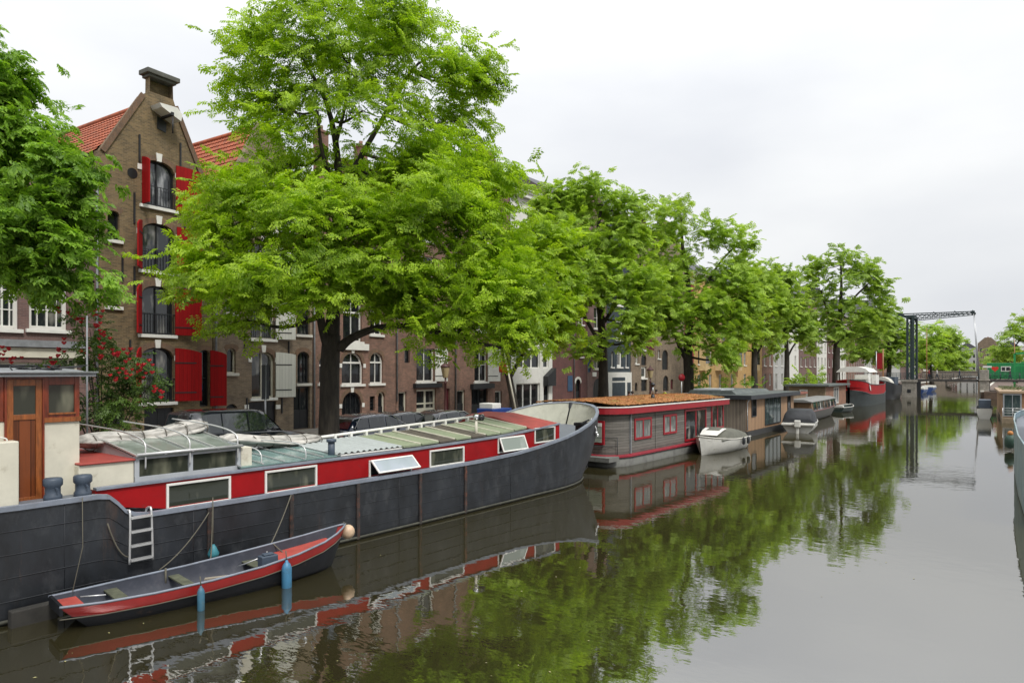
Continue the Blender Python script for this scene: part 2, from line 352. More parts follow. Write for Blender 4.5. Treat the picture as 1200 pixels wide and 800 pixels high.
MB().box(-0.4, 0.0, 0, 297, -1.9, QZ - 0.2).build('brickwork', M_quay, qf)
MB().box(-0.5, 0.0, 0, 297, QZ - 0.198, QZ).build('coping', M_stone, qf)
# ------------------------------------------------------------------ canal houses of the left bank
def line_pt(px, X): y, t = PX(px, X); return Vector((X, y))
A0 = line_pt(185, -30.0); TA = R(4); 
LA = Frame(A0.x, A0.y, R(90) + TA)                      # near row: slightly turned
sB, _ = LA.on_y(598, 0); pB = LA.w(sB, 0)
LB = Frame(pB.x, pB.y, R(90) - R(0.6))                  # far row
FL = -0.03                                              # openings start just above the pavement

def arch_z(x, x0, x1, z1, rise):
    w = (x1 - x0) / 2; u = (x - (x0 + x1) / 2) / w
    return z1 - rise + rise * math.sqrt(max(0, 1 - u * u))

def shutter(parent, hx, z0, z1, w, side, ang, m, arch=0.0, name='shutter'):
    """leaf hinged at hx; side -1 opens to the left, +1 to the right; ang degrees off the wall"""
    pts = [(0, z0), (w, z0)]
    if arch:
        for i in range(7):
            u = i / 6; pts.append((w * (1 - u), z1 - arch + arch * math.sin(math.pi / 2 * u) ** 0.8 if True else z1))
    else: pts += [(w, z1), (0, z1)]
    mb = MB().prism(pts, -0.03, 0.03, 'xz', 0)
    for zz in (z0 + (z1 - z0) * 0.16, z0 + (z1 - z0) * 0.72): mb.box(0.0, w * 0.8, -0.045, -0.031, zz - 0.02, zz + 0.03, 1)
    k = -side
    o = mb.build(name, [m, M_iron], parent, bevel=0.0)
    a = R(ang)
    if side > 0: o.rotation_euler = (0, 0, -a); o.location = (hx, -0.06, 0)
    else:
        o.scale = (-1, 1, 1); o.rotation_euler = (0, 0, a); o.location = (hx, -0.06, 0)
    return o

def opening(h, op, zb):
    x0, x1, z0, z1 = op['x0'], op['x1'], op['z0'], op['z1']; w = x1 - x0
    kind = op.get('k', 'window'); fm = op.get('fm', M_white); gm = op.get('gm', M_glass)
    rise = op.get('rise', 0) * w
    ft = op.get('ft', min(0.085, w * 0.12)); y = op.get('rec', 0.13)
    mb = MB()
    # frame
    if kind != 'blind':
        mb.box(x0, x0 + ft, y, y + 0.08, z0, z1 - rise); mb.box(x1 - ft, x1, y, y + 0.08, z0, z1 - rise)
        mb.box(x0 + ft, x1 - ft, y, y + 0.08, z0, z0 + ft)
        if rise:
            N = 10; so = [(x0 + w * i / N, arch_z(x0 + w * i / N, x0, x1, z1, rise)) for i in range(N + 1)]
            si = [(x0 + ft + (w - 2 * ft) * i / N, arch_z(x0 + ft + (w - 2 * ft) * i / N, x0 + ft, x1 - ft, z1 - ft, rise - ft * .3)) for i in range(N + 1)]
            mb.loft([[(a[0], y, a[1]), (b_[0], y, b_[1]), (b_[0], y + .08, b_[1]), (a[0], y + .08, a[1])] for a, b_ in zip(so, si)], sm=False, closed=True)
        else: mb.box(x0 + ft, x1 - ft, y, y + 0.08, z1 - ft, z1)
    cols, rows = op.get('cols', 2), op.get('rows', 2); bw = op.get('bar', 0.035)
    zt = z1 - ft - (0 if not rise else 0.02)
    if kind in ('window', 'loading', 'door'):
        for i in range(1, cols):
            xx = x0 + w * i / cols; bb = bw * (1.6 if cols % 2 == 0 and i == cols // 2 else 1)
            top = min(zt, arch_z(xx, x0, x1, z1, rise) - ft) if rise else zt
            mb.box(xx - bb / 2, xx + bb / 2, y + 0.012, y + 0.066, z0 + ft, top)
        for j in range(1, rows):
            zz = z0 + (z1 - z0) * j / rows
            mb.box(x0 + ft, x1 - ft, y + 0.02, y + 0.06, zz - bw / 2, zz + bw / 2)
        if op.get('transom'):
            zz = z0 + (z1 - z0) * op['transom']; mb.box(x0 + ft, x1 - ft, y - 0.01, y + 0.07, zz - .05, zz + .05)
    name = {'window': 'window', 'loading': 'loading_door', 'door': 'door', 'blind': 'garage_door', 'shop': 'shop_window'}[kind]
    if kind == 'blind':
        mb.box(x0, x1, y, y + 0.05, z0, z1, 0)
        for i in range(1, 4): mb.box(x0 + w * i / 4 - 0.012, x0 + w * i / 4 + 0.012, y - 0.012, y - 0.001, z0 + .1, z1 - .1, 0)
    f = mb.build(name, fm, h) if kind != 'blind' else mb.build(name, op.get('dm', M_black), h)
    if kind == 'blind': return
    if kind == 'door':                                  # solid lower panel
        zz = z0 + (z1 - z0) * op.get('solid', 0.45)
        MB().box(x0 + ft, x1 - ft, y + 0.02, y + 0.075, z0 + 0.02, zz).build('door_panel', op.get('dm', fm), f)
    MB().box(x0 + .01, x1 - .01, y + 0.075, y + 0.085, z0 + .01, z1 - .005).build('pane', gm, f)
    if op.get('sill', kind == 'window'):
        s = MB().box(x0 - 0.12, x1 + 0.12, -0.11, 0.16, z0 - 0.14, z0 - 0.001); s.build('sill', op.get('sm', M_white if fm is M_white else M_stone), f, bevel=0.01)
    if op.get('rail'):
        r = MB(); rz_ = z0 + (z1 - z0) * 0.42; n_ = 11
        for i in range(n_ + 1):
            xx = x0 + .03 + (w - .06) * i / n_; r.box(xx - .009, xx + .009, -0.03, -0.012, z0 + .04, rz_)
        for zz in (rz_, z0 + .05): r.box(x0 - .04, x1 + .04, -0.035, -0.008, zz, zz + .03)
        r.build('railing', M_iron, f)
    if op.get('stones'):
        xc = (x0 + x1) / 2; MB().prism([(xc - .1, z1 - .03), (xc + .1, z1 - .03), (xc + .14, z1 + .33), (xc - .14, z1 + .33)], -0.05, 0.05, 'xz').build('keystone', M_white, f, bevel=0.01)
        zs = z1 - rise
        for xa_ in (x0 - .2, x1 + .003): MB().box(xa_, xa_ + .197, -0.04, 0.05, zs - .12, zs + .12).build('springer_stone', M_white, f, bevel=0.01)
    if rise:                                            # ring of header bricks above the arch
        N = 12; a = []
        for i in range(N + 1):
            xx = x0 - .0 + w * i / N; zz = arch_z(xx, x0, x1, z1, rise); u = (xx - (x0 + x1) / 2) / (w / 2)
            a.append([(xx, -0.012, zz + .004), (xx + u * .16, -0.012, zz + .22), (xx + u * .16, 0.02, zz + .22), (xx, 0.02, zz + .004)])
        MB().loft(a, sm=False, closed=True, caps=True).build('arch_ring', op.get('am', h.get('_am') and MATS[h['_am']] or M_stone), f)
    for side, key in ((-1, 'sl'), (1, 'sr')):
        if op.get(key):
            sw, ang, smat, arc = op[key]
            shutter(h, x0 - 0.01 if side < 0 else x1 + 0.01, z0 + .01, z1 - 0.01, sw, side, ang, smat, arc)

def front_wall(mb, outline, ops, m=0, rev=0.215):
    """outline: list of (z, left, right), piecewise linear; openings are rectangles, optionally arched"""
    def lr(z):
        for a, b_ in zip(outline, outline[1:]):
            if a[0] <= z <= b_[0] and b_[0] > a[0]:
                t = (z - a[0]) / (b_[0] - a[0]); return a[1] + (b_[1] - a[1]) * t, a[2] + (b_[2] - a[2]) * t
        return outline[-1][1:]
    zs = sorted(set([round(o[0], 4) for o in outline] + [round(v, 4) for o in ops for v in (o['z0'], o['z1'])]))
    zs = [z for z in zs if outline[0][0] <= z <= outline[-1][0]]
    for a, b_ in zip(zs, zs[1:]):
        if b_ - a < 1e-3: continue
        L0, R0 = lr(a + 1e-5); L1, R1 = lr(b_ - 1e-5)
        cov = sorted([o for o in ops if o['z0'] <= a + 1e-4 and o['z1'] >= b_ - 1e-4], key=lambda o: o['x0'])
        x0a, x0b = L0, L1
        for o in cov:
            mb.quad((x0a, 0, a), (o['x0'], 0, a), (o['x0'], 0, b_), (x0b, 0, b_), m); x0a = x0b = o['x1']
        mb.quad((x0a, 0, a), (R0, 0, a), (R1, 0, b_), (x0b, 0, b_), m)
    for o in ops:
        x0, x1, z0, z1 = o['x0'], o['x1'], o['z0'], o['z1']; w = x1 - x0; rise = o.get('rise', 0) * w
        zt = z1 - rise
        mb.quad((x0, 0, z0), (x0, rev, z0), (x0, rev, zt), (x0, 0, zt), m); mb.quad((x1, 0, z0), (x1, rev, z0), (x1, rev, zt), (x1, 0, zt), m)
        mb.quad((x0, 0, z0), (x1, 0, z0), (x1, rev, z0), (x0, rev, z0), m)
        if rise:
            N = 10; q = [(x0 + w * i / N, arch_z(x0 + w * i / N, x0, x1, z1, rise)) for i in range(N + 1)]
            for a, b_ in zip(q, q[1:]):
                mb.quad((a[0], 0, a[1]), (b_[0], 0, b_[1]), (b_[0], 0, z1), (a[0], 0, z1), m)
                mb.quad((a[0], 0, a[1]), (b_[0], 0, b_[1]), (b_[0], rev, b_[1]), (a[0], rev, a[1]), m)
        else: mb.quad((x0, 0, z1), (x1, 0, z1), (x1, rev, z1), (x0, rev, z1), m)

def tiled_slope(mb, x0, z0, x1, z1, y0, y1, pitch=0.24, step=0.33, m=0):
    """pantiles on a slope rising from (x0,z0) to (x1,z1), running from y0 to y1"""
    d = Vector((x1 - x0, 0, z1 - z0)); L = d.length; d.normalize(); up = Vector((-d.z, 0, d.x)) if d.x > 0 else Vector((d.z, 0, -d.x))
    rows = max(2, int(L / step)); nc = int((y1 - y0) / pitch * 4)
    ys = [y0 + (y1 - y0) * i / nc for i in range(nc + 1)]
    secs = []
    for r in range(rows):
        for e, lift in ((0, 0.045), (1, 0.0)):
            s_ = L * (r + e) / rows
            base = Vector((x0, 0, z0)) + d * s_
            secs.append([(base.x + up.x * h_, y, base.z + up.z * h_) for y in ys for h_ in [lift + 0.035 * (0.5 + 0.5 * math.sin(2 * math.pi * (y - y0) / pitch))]])
    mb.loft(secs, m=m, sm=False)

def house(name, label, fr, px0, px1, wall, ops=(), ztop=None, ptop=None, gable=None, roof='flat', roofm=None, depth=11.0, cornice=None, name_cat='house', arch_mat=None, floors=None, pilasters=None, pipes=(), base=None, roof_tiles=False, chimney=None, rdrop=None):
    s0, t0 = fr.on_y(px0, 0); s1, t1 = fr.on_y(px1, 0); W = s1 - s0 - 0.03
    o = fr.w(s0, 0); h = thing(name, label, name_cat, (o.x, o.y, QZ), fr.rz, 'canal houses along the left bank')
    F = Frame(o.x, o.y, fr.rz)
    def X(px): return F.on_y(px, 0)[0]
    def Z(px, py): return ZT(py, F.on_y(px, 0)[1]) - QZ
    if arch_mat: h['_am'] = arch_mat.name
    mid = (px0 + px1) / 2
    if ptop is not None: ztop = Z(mid, ptop)
    L = []
    for q in ops:
        q = dict(q)
        if 'px' in q:
            a, b_, ya, yb = q['px']; q['x0'], q['x1'] = X(a), X(b_); c = (a + b_) / 2; q['z1'], q['z0'] = Z(c, ya), Z(c, yb)
            q['z0'] = max(q['z0'], 0.03)
        q['x0'] = max(q['x0'], 0.05); q['x1'] = min(q['x1'], W - 0.05); L.append(q)
    if floors:
        for q in floors(W, ztop): L.append(q)
    L = [q for q in L if q['x1'] - q['x0'] > 0.15]
    if gable:
        out = [(0, 0, W), (ztop, 0, W)] + [(Z((a + b_) / 2, y), max(0, X(a)), min(W, X(b_))) for a, b_, y in gable]
        out = sorted(out, key=lambda q: q[0])
    else: out = [(0, 0, W), (ztop, 0, W)]
    mb = MB(); front_wall(mb, out, L)
    mb.quad((0, 0, 0), (0, depth, 0), (0, depth, ztop), (0, 0, ztop)); mb.quad((W, 0, 0), (W, depth, 0), (W, depth, ztop), (W, 0, ztop)); mb.quad((0, depth, 0), (W, depth, 0), (W, depth, ztop), (0, depth, ztop))
    mb.box(0.01, W - .01, 0.3, 0.31, 0, ztop - .3)       # inner lining: no view straight through
    if gable:                                           # back of the gable and coping along its edge
        ot = [q for q in out if q[0] >= ztop - 1e-6]
        for side in (1, 2):
            for a, b_ in zip(ot, ot[1:]): mb.quad((a[side], 0, a[0]), (b_[side], 0, b_[0]), (b_[side], 0.35, b_[0]), (a[side], 0.35, a[0]))
        for a, b_ in zip(ot, ot[1:]): mb.quad((a[1], 0.35, a[0]), (a[2], 0.35, a[0]), (b_[2], 0.35, b_[0]), (b_[1], 0.35, b_[0]))
        tp = ot[-1]; mb.quad((tp[1], 0, tp[0]), (tp[2], 0, tp[0]), (tp[2], .35, tp[0]), (tp[1], .35, tp[0]))
    mb.build('wall', wall, h)
    for q in L: opening(h, q, 0)
    rm = roofm or M_slate; rb = MB()
    if roof == 'gable':                                 # ridge runs back from the street
        zr = ztop + W * 0.5 * 1.15 if not gable else min(max(q[0] for q in out) - 1.0, ztop + W * 0.62)
        if rdrop is not None: zr = max(q[0] for q in out) - rdrop
        if roof_tiles:
            tiled_slope(rb, -0.1, ztop - 0.1, W / 2, zr, 0.36, depth); tiled_slope(rb, W + 0.1, ztop - 0.1, W / 2, zr, 0.36, depth)
        else:
            rb.prism([(-0.1, ztop - .12), (W / 2, zr), (W + .1, ztop - .12)], 0.36, depth, 'xz')
        rb.tube([(W / 2, .36, zr + .05), (W / 2, depth, zr + .05)], 0.13, 8)
        if roof_tiles: rb.prism([(0.02, ztop - .16), (W / 2, zr - .1), (W - .02, ztop - .16)], depth - .1, depth - .02, 'xz')
    elif roof == 'side':                                # ridge parallel to the street
        zr = ztop + 2.6
        rb.prism([(0.25, ztop + .02), (depth * .4, zr), (depth * .6, zr), (depth, ztop + .02)], 0.02, W - .02, 'yz')
    else: rb.box(0.02, W - .02, 0.2, depth - .02, ztop - .3, ztop - .2)
    ro = rb.build('roof', rm, h)
    if chimney:
        for cx, cy, cz0, cz1 in chimney:
            MB().box(cx - .35, cx + .35, cy - .3, cy + .3, cz0, cz1).box(cx - .42, cx + .42, cy - .37, cy + .37, cz1, cz1 + .14).lathe([(.11, 0), (.13, .35)], (cx, cy, cz1 + .14), 8).build('chimney', wall, ro)
    if cornice:
        cz, cm, dp = cornice; cz = ztop + cz
        MB().box(-0.02, W + .02, -dp, 0.12, cz - .12, cz).box(0, W, -dp * .6, 0.1, cz - .3, cz - .121).box(0.0, W, -dp * .3, .1, cz - .62, cz - .301).build('cornice', cm, h)
    for ppx, ya, yb in pipes:
        xx = X(ppx); MB().tube([(xx, -0.09, Z(ppx, ya)), (xx, -0.09, max(0.02, Z(ppx, yb)))], 0.05, 8).build('downpipe', M_lead, h)
    return h, F, W, X, Z

bk_olive = brick('olive_brown_brick', (0.20, 0.142, 0.072), (0.10, 0.076, 0.042), (0.22, 0.185, 0.125))
bk_grey = brick('grey_brown_brick', (0.235, 0.18, 0.125), (0.15, 0.115, 0.085), (0.27, 0.235, 0.19), 0.4)
bk_red = brick('red_brown_brick', (0.25, 0.135, 0.10), (0.15, 0.09, 0.07), (0.25, 0.20, 0.165), 0.45)
bk_dark = brick('dark_red_brick', (0.13, 0.05, 0.045), (0.10, 0.045, 0.045), (0.11, 0.075, 0.07))
bk_plum = brick('plum_brick', (0.17, 0.10, 0.09), (0.12, 0.075, 0.07), (0.2, 0.15, 0.14))
bk_yellow = brick('yellow_stone', (0.46, 0.30, 0.12), (0.40, 0.26, 0.11), (0.36, 0.26, 0.14), 0.25, 0.5, 0.25)
bk_ring = brick('arch_brick', (0.17, 0.10, 0.06), (0.115, 0.075, 0.05), (0.17, 0.14, 0.11), 0.3, 0.065, 0.22)
M_whitewall = mat('white_render', (0.66, 0.65, 0.60), 0.8, var=0.06, dirt=((0.4, 0.38, 0.33), 0.15, 1.2))
M_blue_slate = mat('blue_black_boarding', (0.035, 0.05, 0.062), 0.6, var=0.2)
M_creamsh = boards('pale_grey_shutter_boards', (0.60, 0.60, 0.53), .16, 'x', .08, .8, .6, .6)
M_darksh = mat('charcoal_shutter_paint', (0.03, 0.035, 0.045), 0.6)
M_wine = mat('wine_red_shutter_paint', (0.11, 0.012, 0.02), 0.6)

M_curtain = glass('curtained_loft_glass', (0.04, 0.045, 0.05), .05, (0.45, 0.46, 0.47), 1.3)
# 1. the far left house with white sash windows
w1 = dict(k='window', cols=4, rows=3, fm=M_white, bar=0.04, ft=0.13)
h0 = house('brick_house', 'brown brick house with tall white framed sash windows above a cream shopfront, far left', LA, -75, 115.6, bk_plum,
     [dict(w1, px=(34, 79, 318, 386)), dict(w1, px=(-14, 22, 316, 385)), dict(w1, px=(-62, -28, 316, 384)),
      dict(w1, px=(34, 79, 235, 292)), dict(w1, px=(-14, 22, 230, 290)),
      dict(k='shop', px=(-60, 66, 424, 480), fm=M_cream, gm=M_glass_d), dict(k='door', px=(72, 92, 420, 505), fm=M_cream, dm=M_black)],
     ptop=190, roof='side', roofm=M_slate, pipes=((112.5, 200, 500),))
hh, F, W, X, Z = h0
MB().box(0, X(100), -0.18, 0.02, Z(50, 407), Z(50, 399), 0).box(0, X(100), -0.06, 0.02, Z(50, 419), Z(50, 408), 1).build('shopfront_cornice', [M_lead, M_cream], hh)

# 2. gable house with the bright red shutters
def load(px, **k): return dict(dict(k='loading', px=px, rise=0.30, cols=2, rows=1, fm=M_black, gm=M_glass, rail=True, sill=True, sm=M_white, stones=True, ft=0.07, rec=0.16), **k)
RS = M_redsh
h1 = house('gabled_warehouse', 'tall gabled house with bright red shutters and stacked arched loading doors', LA, 116, 249.6, bk_olive,
     [load((166.5, 205, 189, 243), gm=M_curtain, sl=(0.55, 88, RS, 0.2), sr=(1.05, 20, RS, 0.16)),
      load((165.5, 206, 262, 318), sl=(0.95, 52, RS, 0.3), sr=(1.05, 24, RS, 0.22)),
      load((165, 204, 335, 392), sl=(0.95, 52, RS, 0.3), sr=(1.1, 22, RS, 0.2)),
      load((164.5, 204, 407, 471), sl=(0.95, 52, RS, 0.3), sr=(1.1, 22, RS, 0.2)),
      dict(px=(126, 140, 247, 281), rise=0.3, cols=1, rows=1, fm=M_black, gm=M_glass_d, sm=M_white),
      dict(px=(126, 140, 334, 359), rise=0.0, cols=1, rows=1, fm=M_black, gm=M_glass_d, sm=M_white),
      dict(px=(123, 147, 472, 500), rise=0.35, k='blind'),
      dict(px=(169, 204, 478, 506), k='blind'),
      dict(px=(234, 245.2, 410, 476), rise=0.35, cols=1, rows=2, k='window', fm=M_black, gm=M_glass_d, sill=False, sr=(0.72, 25, RS, 0.2))],
     ptop=193, gable=[(118.5, 237.5, 191), (166, 205.5, 118), (175.5, 203, 112), (175.8, 202.5, 92)], roof='gable', roofm=M_tile, roof_tiles=True, arch_mat=bk_ring, depth=13)
hh, F, W, X, Z = h1
tz = Z(189, 92); MB().box(X(175.8) - .22, X(202.5) + .22, -0.22, 0.5, tz, tz + .2).box(X(175.8) - .1, X(202.5) + .1, -0.12, 0.45, tz - .12, tz - .001).build('gable_cap', mat('mossy_lead_cap', (.10, .10, .085), .8, var=.25), hh, bevel=.02)
# raised brick edge of the gable, and iron wall anchors
e = MB()
for sx, pa, pb in ((1, (119.5, 192), (167, 117)), (-1, (236.5, 192), (205, 118))):
    a = (X(pa[0]), -0.05, Z(178, pa[1])); b_ = (X(pb[0]), -0.05, Z(185, pb[1])); e.bar(a, b_, 0.06, 0.22, 0, up=(0, 0, 1))
e.build('gable_edge', bk_ring, hh)
for a, ya, yb in ((163, 158, 190), (211, 168, 198), (157, 226, 262), (216, 250, 285), (157, 312, 345), (216, 325, 350), (152, 398, 420), (143, 300, 330)):
    MB().box(X(a) - .03, X(a) + .03, -0.07, -0.005, Z(a, yb), Z(a, ya)).build('wall_anchor', M_iron, hh)
c = MB(); xx, zz = X(155), Z(155, 203); c.add([(xx + .22 * math.cos(a), -0.02, zz + .22 * math.sin(a)) for a in [i * math.pi / 8 for i in range(16)]], [tuple(range(16))]); c.build('round_vent', M_black, hh)
# hoist beam with white cover and a flat black plate painted as the niche's shade
hb = MB(); xx, zz = X(190), Z(190, 139)
hb.box(xx - .06, xx + .06, -0.8, 0, zz - .02, zz + .12, 1)
hb.prism([(-.55, zz + .36), (-.45, zz + .22), (.42, zz - .14), (.48, zz + .16), (.25, zz + .40)], -.75, -0.02, 'xz', 0, Matrix.Translation((xx, 0, 0)))
hb.build('hoist_hood', [M_white, M_iron], hh)
MB().prism([(X(184), Z(188, 152)), (X(194), Z(188, 154)), (X(195), Z(188, 142)), (X(184), Z(188, 137))], -0.03, -0.004, 'xz').build('niche_shade_plate', M_black, hh)
MB().tube([(X(190), -0.8, zz - .1), (X(190), -0.8, zz - .8)], 0.03).build('hoist_hook', M_iron, hh)

# 3. grey-brown warehouse with pale shutters
CS = M_creamsh
h2 = house('gabled_warehouse', 'grey brown brick warehouse with pale grey shutters left of the great elm', LA, 250, 366.6, bk_grey,
     [load((295, 322, 412, 466), fm=M_cream, rail=False, sr=(1.02, 22, CS, 0.12)), load((294, 322, 348, 397), rise=0, fm=M_cream, stones=False, sr=(1.02, 22, CS, 0)),
      load((294, 322, 285, 335), fm=M_cream, sr=(1.02, 22, CS, 0.1)), load((294, 322, 222, 270), fm=M_cream, sr=(1.02, 22, CS, 0.1)),
      dict(px=(266, 276.5, 408, 437), rise=0.4, cols=1, rows=1, fm=M_cream, gm=M_glass_d), dict(px=(264, 277, 350, 367), cols=1, rows=1, fm=M_cream),
      dict(px=(265, 277, 300, 330), cols=1, rows=1, fm=M_cream, rise=.3), dict(px=(264, 279, 473, 500), rise=0.5, cols=1, rows=1, k='blind'),
      dict(px=(348.5, 362.5, 412, 449), rise=0.35, cols=3, rows=4, fm=M_black, bar=.02), dict(px=(348, 363, 350, 392), rise=.35, cols=3, rows=4, fm=M_black, bar=.02),
      dict(px=(291, 324, 470.5, 512), k='blind'), dict(px=(344, 363, 453, 512), k='door', fm=M_black, dm=M_black, cols=2, rows=1)],
     ptop=262, gable=[(252, 364, 258), (300, 330, 158), (304, 328, 146)], roof='gable', rdrop=.1, roofm=M_tile, roof_tiles=True, arch_mat=bk_ring, depth=13, pipes=((367.2, 262, 506), (252, 262, 506)))
hh, F, W, X, Z = h2
for a, ya, yb in ((286.5, 386, 412), (338, 400, 425), (330, 466, 484), (289, 466, 482), (286, 330, 350)): MB().box(X(a) - .03, X(a) + .03, -0.06, -0.005, Z(a, yb), Z(a, ya)).build('wall_anchor', M_iron, hh)
for a in (323, 286): MB().box(X(a), X(a + 5), -.05, .02, Z(a + 2, 479), Z(a + 2, 474)).build('stone_block', M_white, hh)

# 4. red-brown house with white arched windows
aw = dict(rise=0.45, cols=2, rows=1, fm=M_white, gm=M_glass_d, transom=0.68, ft=0.07, sm=M_white, bar=.028)
h3 = house('brick_house', 'red brown brick house with white arched windows directly behind the elm trunk', LA, 367, 464, bk_red,
     [dict(aw, px=(400.5, 425.5, 413, 450), stones=True), dict(aw, px=(433.5, 449, 413, 449)), dict(aw, px=(374, 384, 418, 449), cols=1),
      dict(aw, px=(402, 424, 350, 400), rise=0), dict(aw, px=(434, 448, 352, 392), rise=0), dict(aw, px=(402, 424, 290, 330)), dict(aw, px=(434, 448, 290, 330)), dict(aw, px=(402, 424, 232, 268)), dict(aw, px=(434, 448, 232, 268)),
      dict(px=(400.5, 424, 459, 490), rise=0.5, cols=4, rows=1, k='window', fm=M_black, gm=M_glass_d, sill=False, stones=True), dict(px=(443, 451, 459, 490), rise=0.5, cols=1, rows=1, k='door', fm=M_cream, dm=M_black, gm=M_glass_d),
      dict(px=(433.3, 439.5, 464, 481), cols=1, rows=4, k='window', fm=M_black, gm=M_glass_d, sill=False)],
     ptop=222, gable=[(369, 462, 220), (398, 436, 205), (402, 432, 190)], roof='gable', roofm=M_tile, arch_mat=bk_ring, pipes=((464.2, 225, 470),), chimney=[(4.2, 4, 15, 18)])
hh, F, W, X, Z = h3
MB().box(X(400), X(431), -.12, .02, Z(415, 410), Z(415, 402.5)).build('sill_band', M_white, hh)

# 5, 6. tall-window houses with white shutters
WS = M_white
h4 = house('brick_house', 'brown brick house with cream double doors and one white shutter, behind the street lamp', LA, 464.3, 533, bk_red,
     [dict(px=(488, 509, 408, 447), cols=2, rows=1, fm=M_white, gm=M_glass_d, sr=(1.0, 20, WS, 0)), dict(px=(488, 508, 352, 388), cols=2, rows=1, fm=M_white), dict(px=(488, 508, 300, 335), cols=2, rows=1, fm=M_white), dict(px=(488, 508, 250, 282), cols=2, rows=1, fm=M_white),
      dict(px=(474, 480.5, 406, 425), cols=1, rows=1, fm=M_black, sill=False), dict(px=(488, 511, 456, 492), cols=2, rows=2, k='door', solid=.34, fm=M_cream, dm=M_cream, ft=.12, bar=.1), dict(px=(467, 476.5, 459, 492), cols=1, rows=1, k='door', fm=M_cream, dm=M_black, gm=M_glass_d),
      dict(px=(522, 527, 455, 488), k='blind', dm=M_wine)],
     ptop=205, roof='gable', roofm=M_tile, gable=[(465, 532, 204), (488, 508, 186), (490, 506, 178)], pipes=((533, 215, 490),), chimney=[(2, 5, 15.5, 18.5)])
hh, F, W, X, Z = h4
MB().box(X(484), X(515), -.25, .02, Z(500, 454), Z(500, 449)).build('door_canopy', M_iron, hh)
h5 = house('brick_house', 'narrow brick house with dark double door, just left of the white building', LA, 533.3, 597.4, bk_red,
     [dict(px=(556, 571, 408, 447), cols=2, rows=2, fm=M_white, gm=M_glass_d, sr=(1.15, 20, WS, 0)), dict(px=(556, 571, 352, 388), cols=2, rows=2, fm=M_white), dict(px=(556, 571, 300, 335), cols=2, rows=2, fm=M_white), dict(px=(556, 571, 250, 282), cols=2, rows=2, fm=M_white),
      dict(px=(552.5, 571.5, 455, 492), cols=2, rows=1, k='door', solid=.35, fm=M_black, dm=M_black, gm=M_glass_d), dict(px=(535.5, 545, 457, 486), cols=1, rows=1, k='door', fm=M_cream, dm=M_black, gm=M_glass_d),
      dict(px=(580, 588, 458, 486), cols=1, rows=1, k='window', fm=M_white)],
     ptop=198, roof='gable', roofm=M_tile, gable=[(534, 597, 197), (560, 580, 182), (562, 579, 175)], pipes=((597, 215, 490),))
hh, F, W, X, Z = h5
MB().box(X(551), X(576), -.3, .02, Z(562, 455), Z(562, 449.5)).build('door_canopy', M_iron, hh)

# 7. white building
h6 = house('white_house', 'white fronted house with wide dark windows and a recessed ground floor', LB, 598, 647.5, M_whitewall,
     [dict(px=(605, 633, 410, 431), k='window', cols=3, rows=1, fm=M_white, gm=M_glass_d, ft=.06, bar=.18, sill=False), dict(px=(636.5, 643, 410, 431), k='window', cols=1, rows=1, fm=M_white, sill=False),
      dict(px=(605, 633, 375, 396), k='window', cols=3, rows=1, fm=M_white, bar=.18, sill=False), dict(px=(605, 633, 340, 360), k='window', cols=3, rows=1, fm=M_white, bar=.18, sill=False), dict(px=(605, 633, 300, 322), k='window', cols=3, rows=1, fm=M_white, bar=.18, sill=False),
      dict(px=(605, 633, 449, 478), k='window', cols=3, rows=1, fm=M_white, gm=M_glass_d, sill=False, bar=.14, rec=.16), dict(px=(637, 643, 449, 474), k='door', cols=1, rows=1, fm=M_black, dm=M_black, gm=M_glass_d)],
     ptop=225, roof='side', roofm=M_tile, cornice=(0, M_white, .35))
hh, F, W, X, Z = h6
MB().prism([(X(636.5), Z(640, 452)), (X(646), Z(640, 452)), (X(646), Z(640, 431)), (X(636.5), Z(640, 441))], -0.5, -.02, 'xz').build('awning', M_black, hh)
# 8. dark red brick
h7 = house('brick_house', 'dark red brick house with blank front and small arched door right of the white building', LB, 647.6, 688, bk_dark,
     [dict(px=(678, 683, 404, 418), cols=1, rows=1, fm=M_black), dict(px=(674.5, 680.5, 444, 470), rise=.5, cols=1, rows=1, k='door', fm=M_black, dm=M_black, gm=M_glass_d), dict(px=(655, 664, 360, 380), cols=2, rows=3), dict(px=(676, 684, 360, 380), cols=2, rows=3), dict(px=(655, 664, 310, 335), cols=2, rows=3)],
     ptop=232, roof='side', roofm=M_slate, pipes=((672, 240, 470),), cornice=(0, M_lead, .3))
hh, F, W, X, Z = h7
MB().box(X(665), X(670.5), -.06, -.01, Z(668, 458), Z(668, 440)).build('blue_door', mat('dull_blue_paint', (.03, .07, .13)), hh)
h8 = house('brick_house', 'brown brick house with black arched door, just left of the slate blue front', LB, 688.3, 711, bk_plum,
     [dict(px=(695, 707, 443, 474), rise=.5, k='blind'), dict(px=(688.9, 692.9, 400, 436), k='blind', dm=MATS['dull_blue_paint']), dict(px=(696, 706, 405, 432), cols=2, rows=2, fm=M_cream), dict(px=(696, 706, 360, 385), cols=2, rows=2), dict(px=(696, 706, 320, 345), cols=2, rows=2), dict(px=(696, 706, 280, 305), cols=2, rows=2)],
     ptop=245, gable=[(689, 710, 244), (697, 703, 226), (697, 703, 219)], roof='gable', roofm=M_slate)
hh, F, W, X, Z = h8
for a in (694, 702.5): MB().box(X(a), X(a + 4), -.1, .0, Z(700, 441), Z(700, 436)).build('stone_block', M_white, hh)
MB().box(X(697) - .0, X(703), -.25, .5, Z(700, 219), Z(700, 217)).build('gable_cap', M_lead, hh)
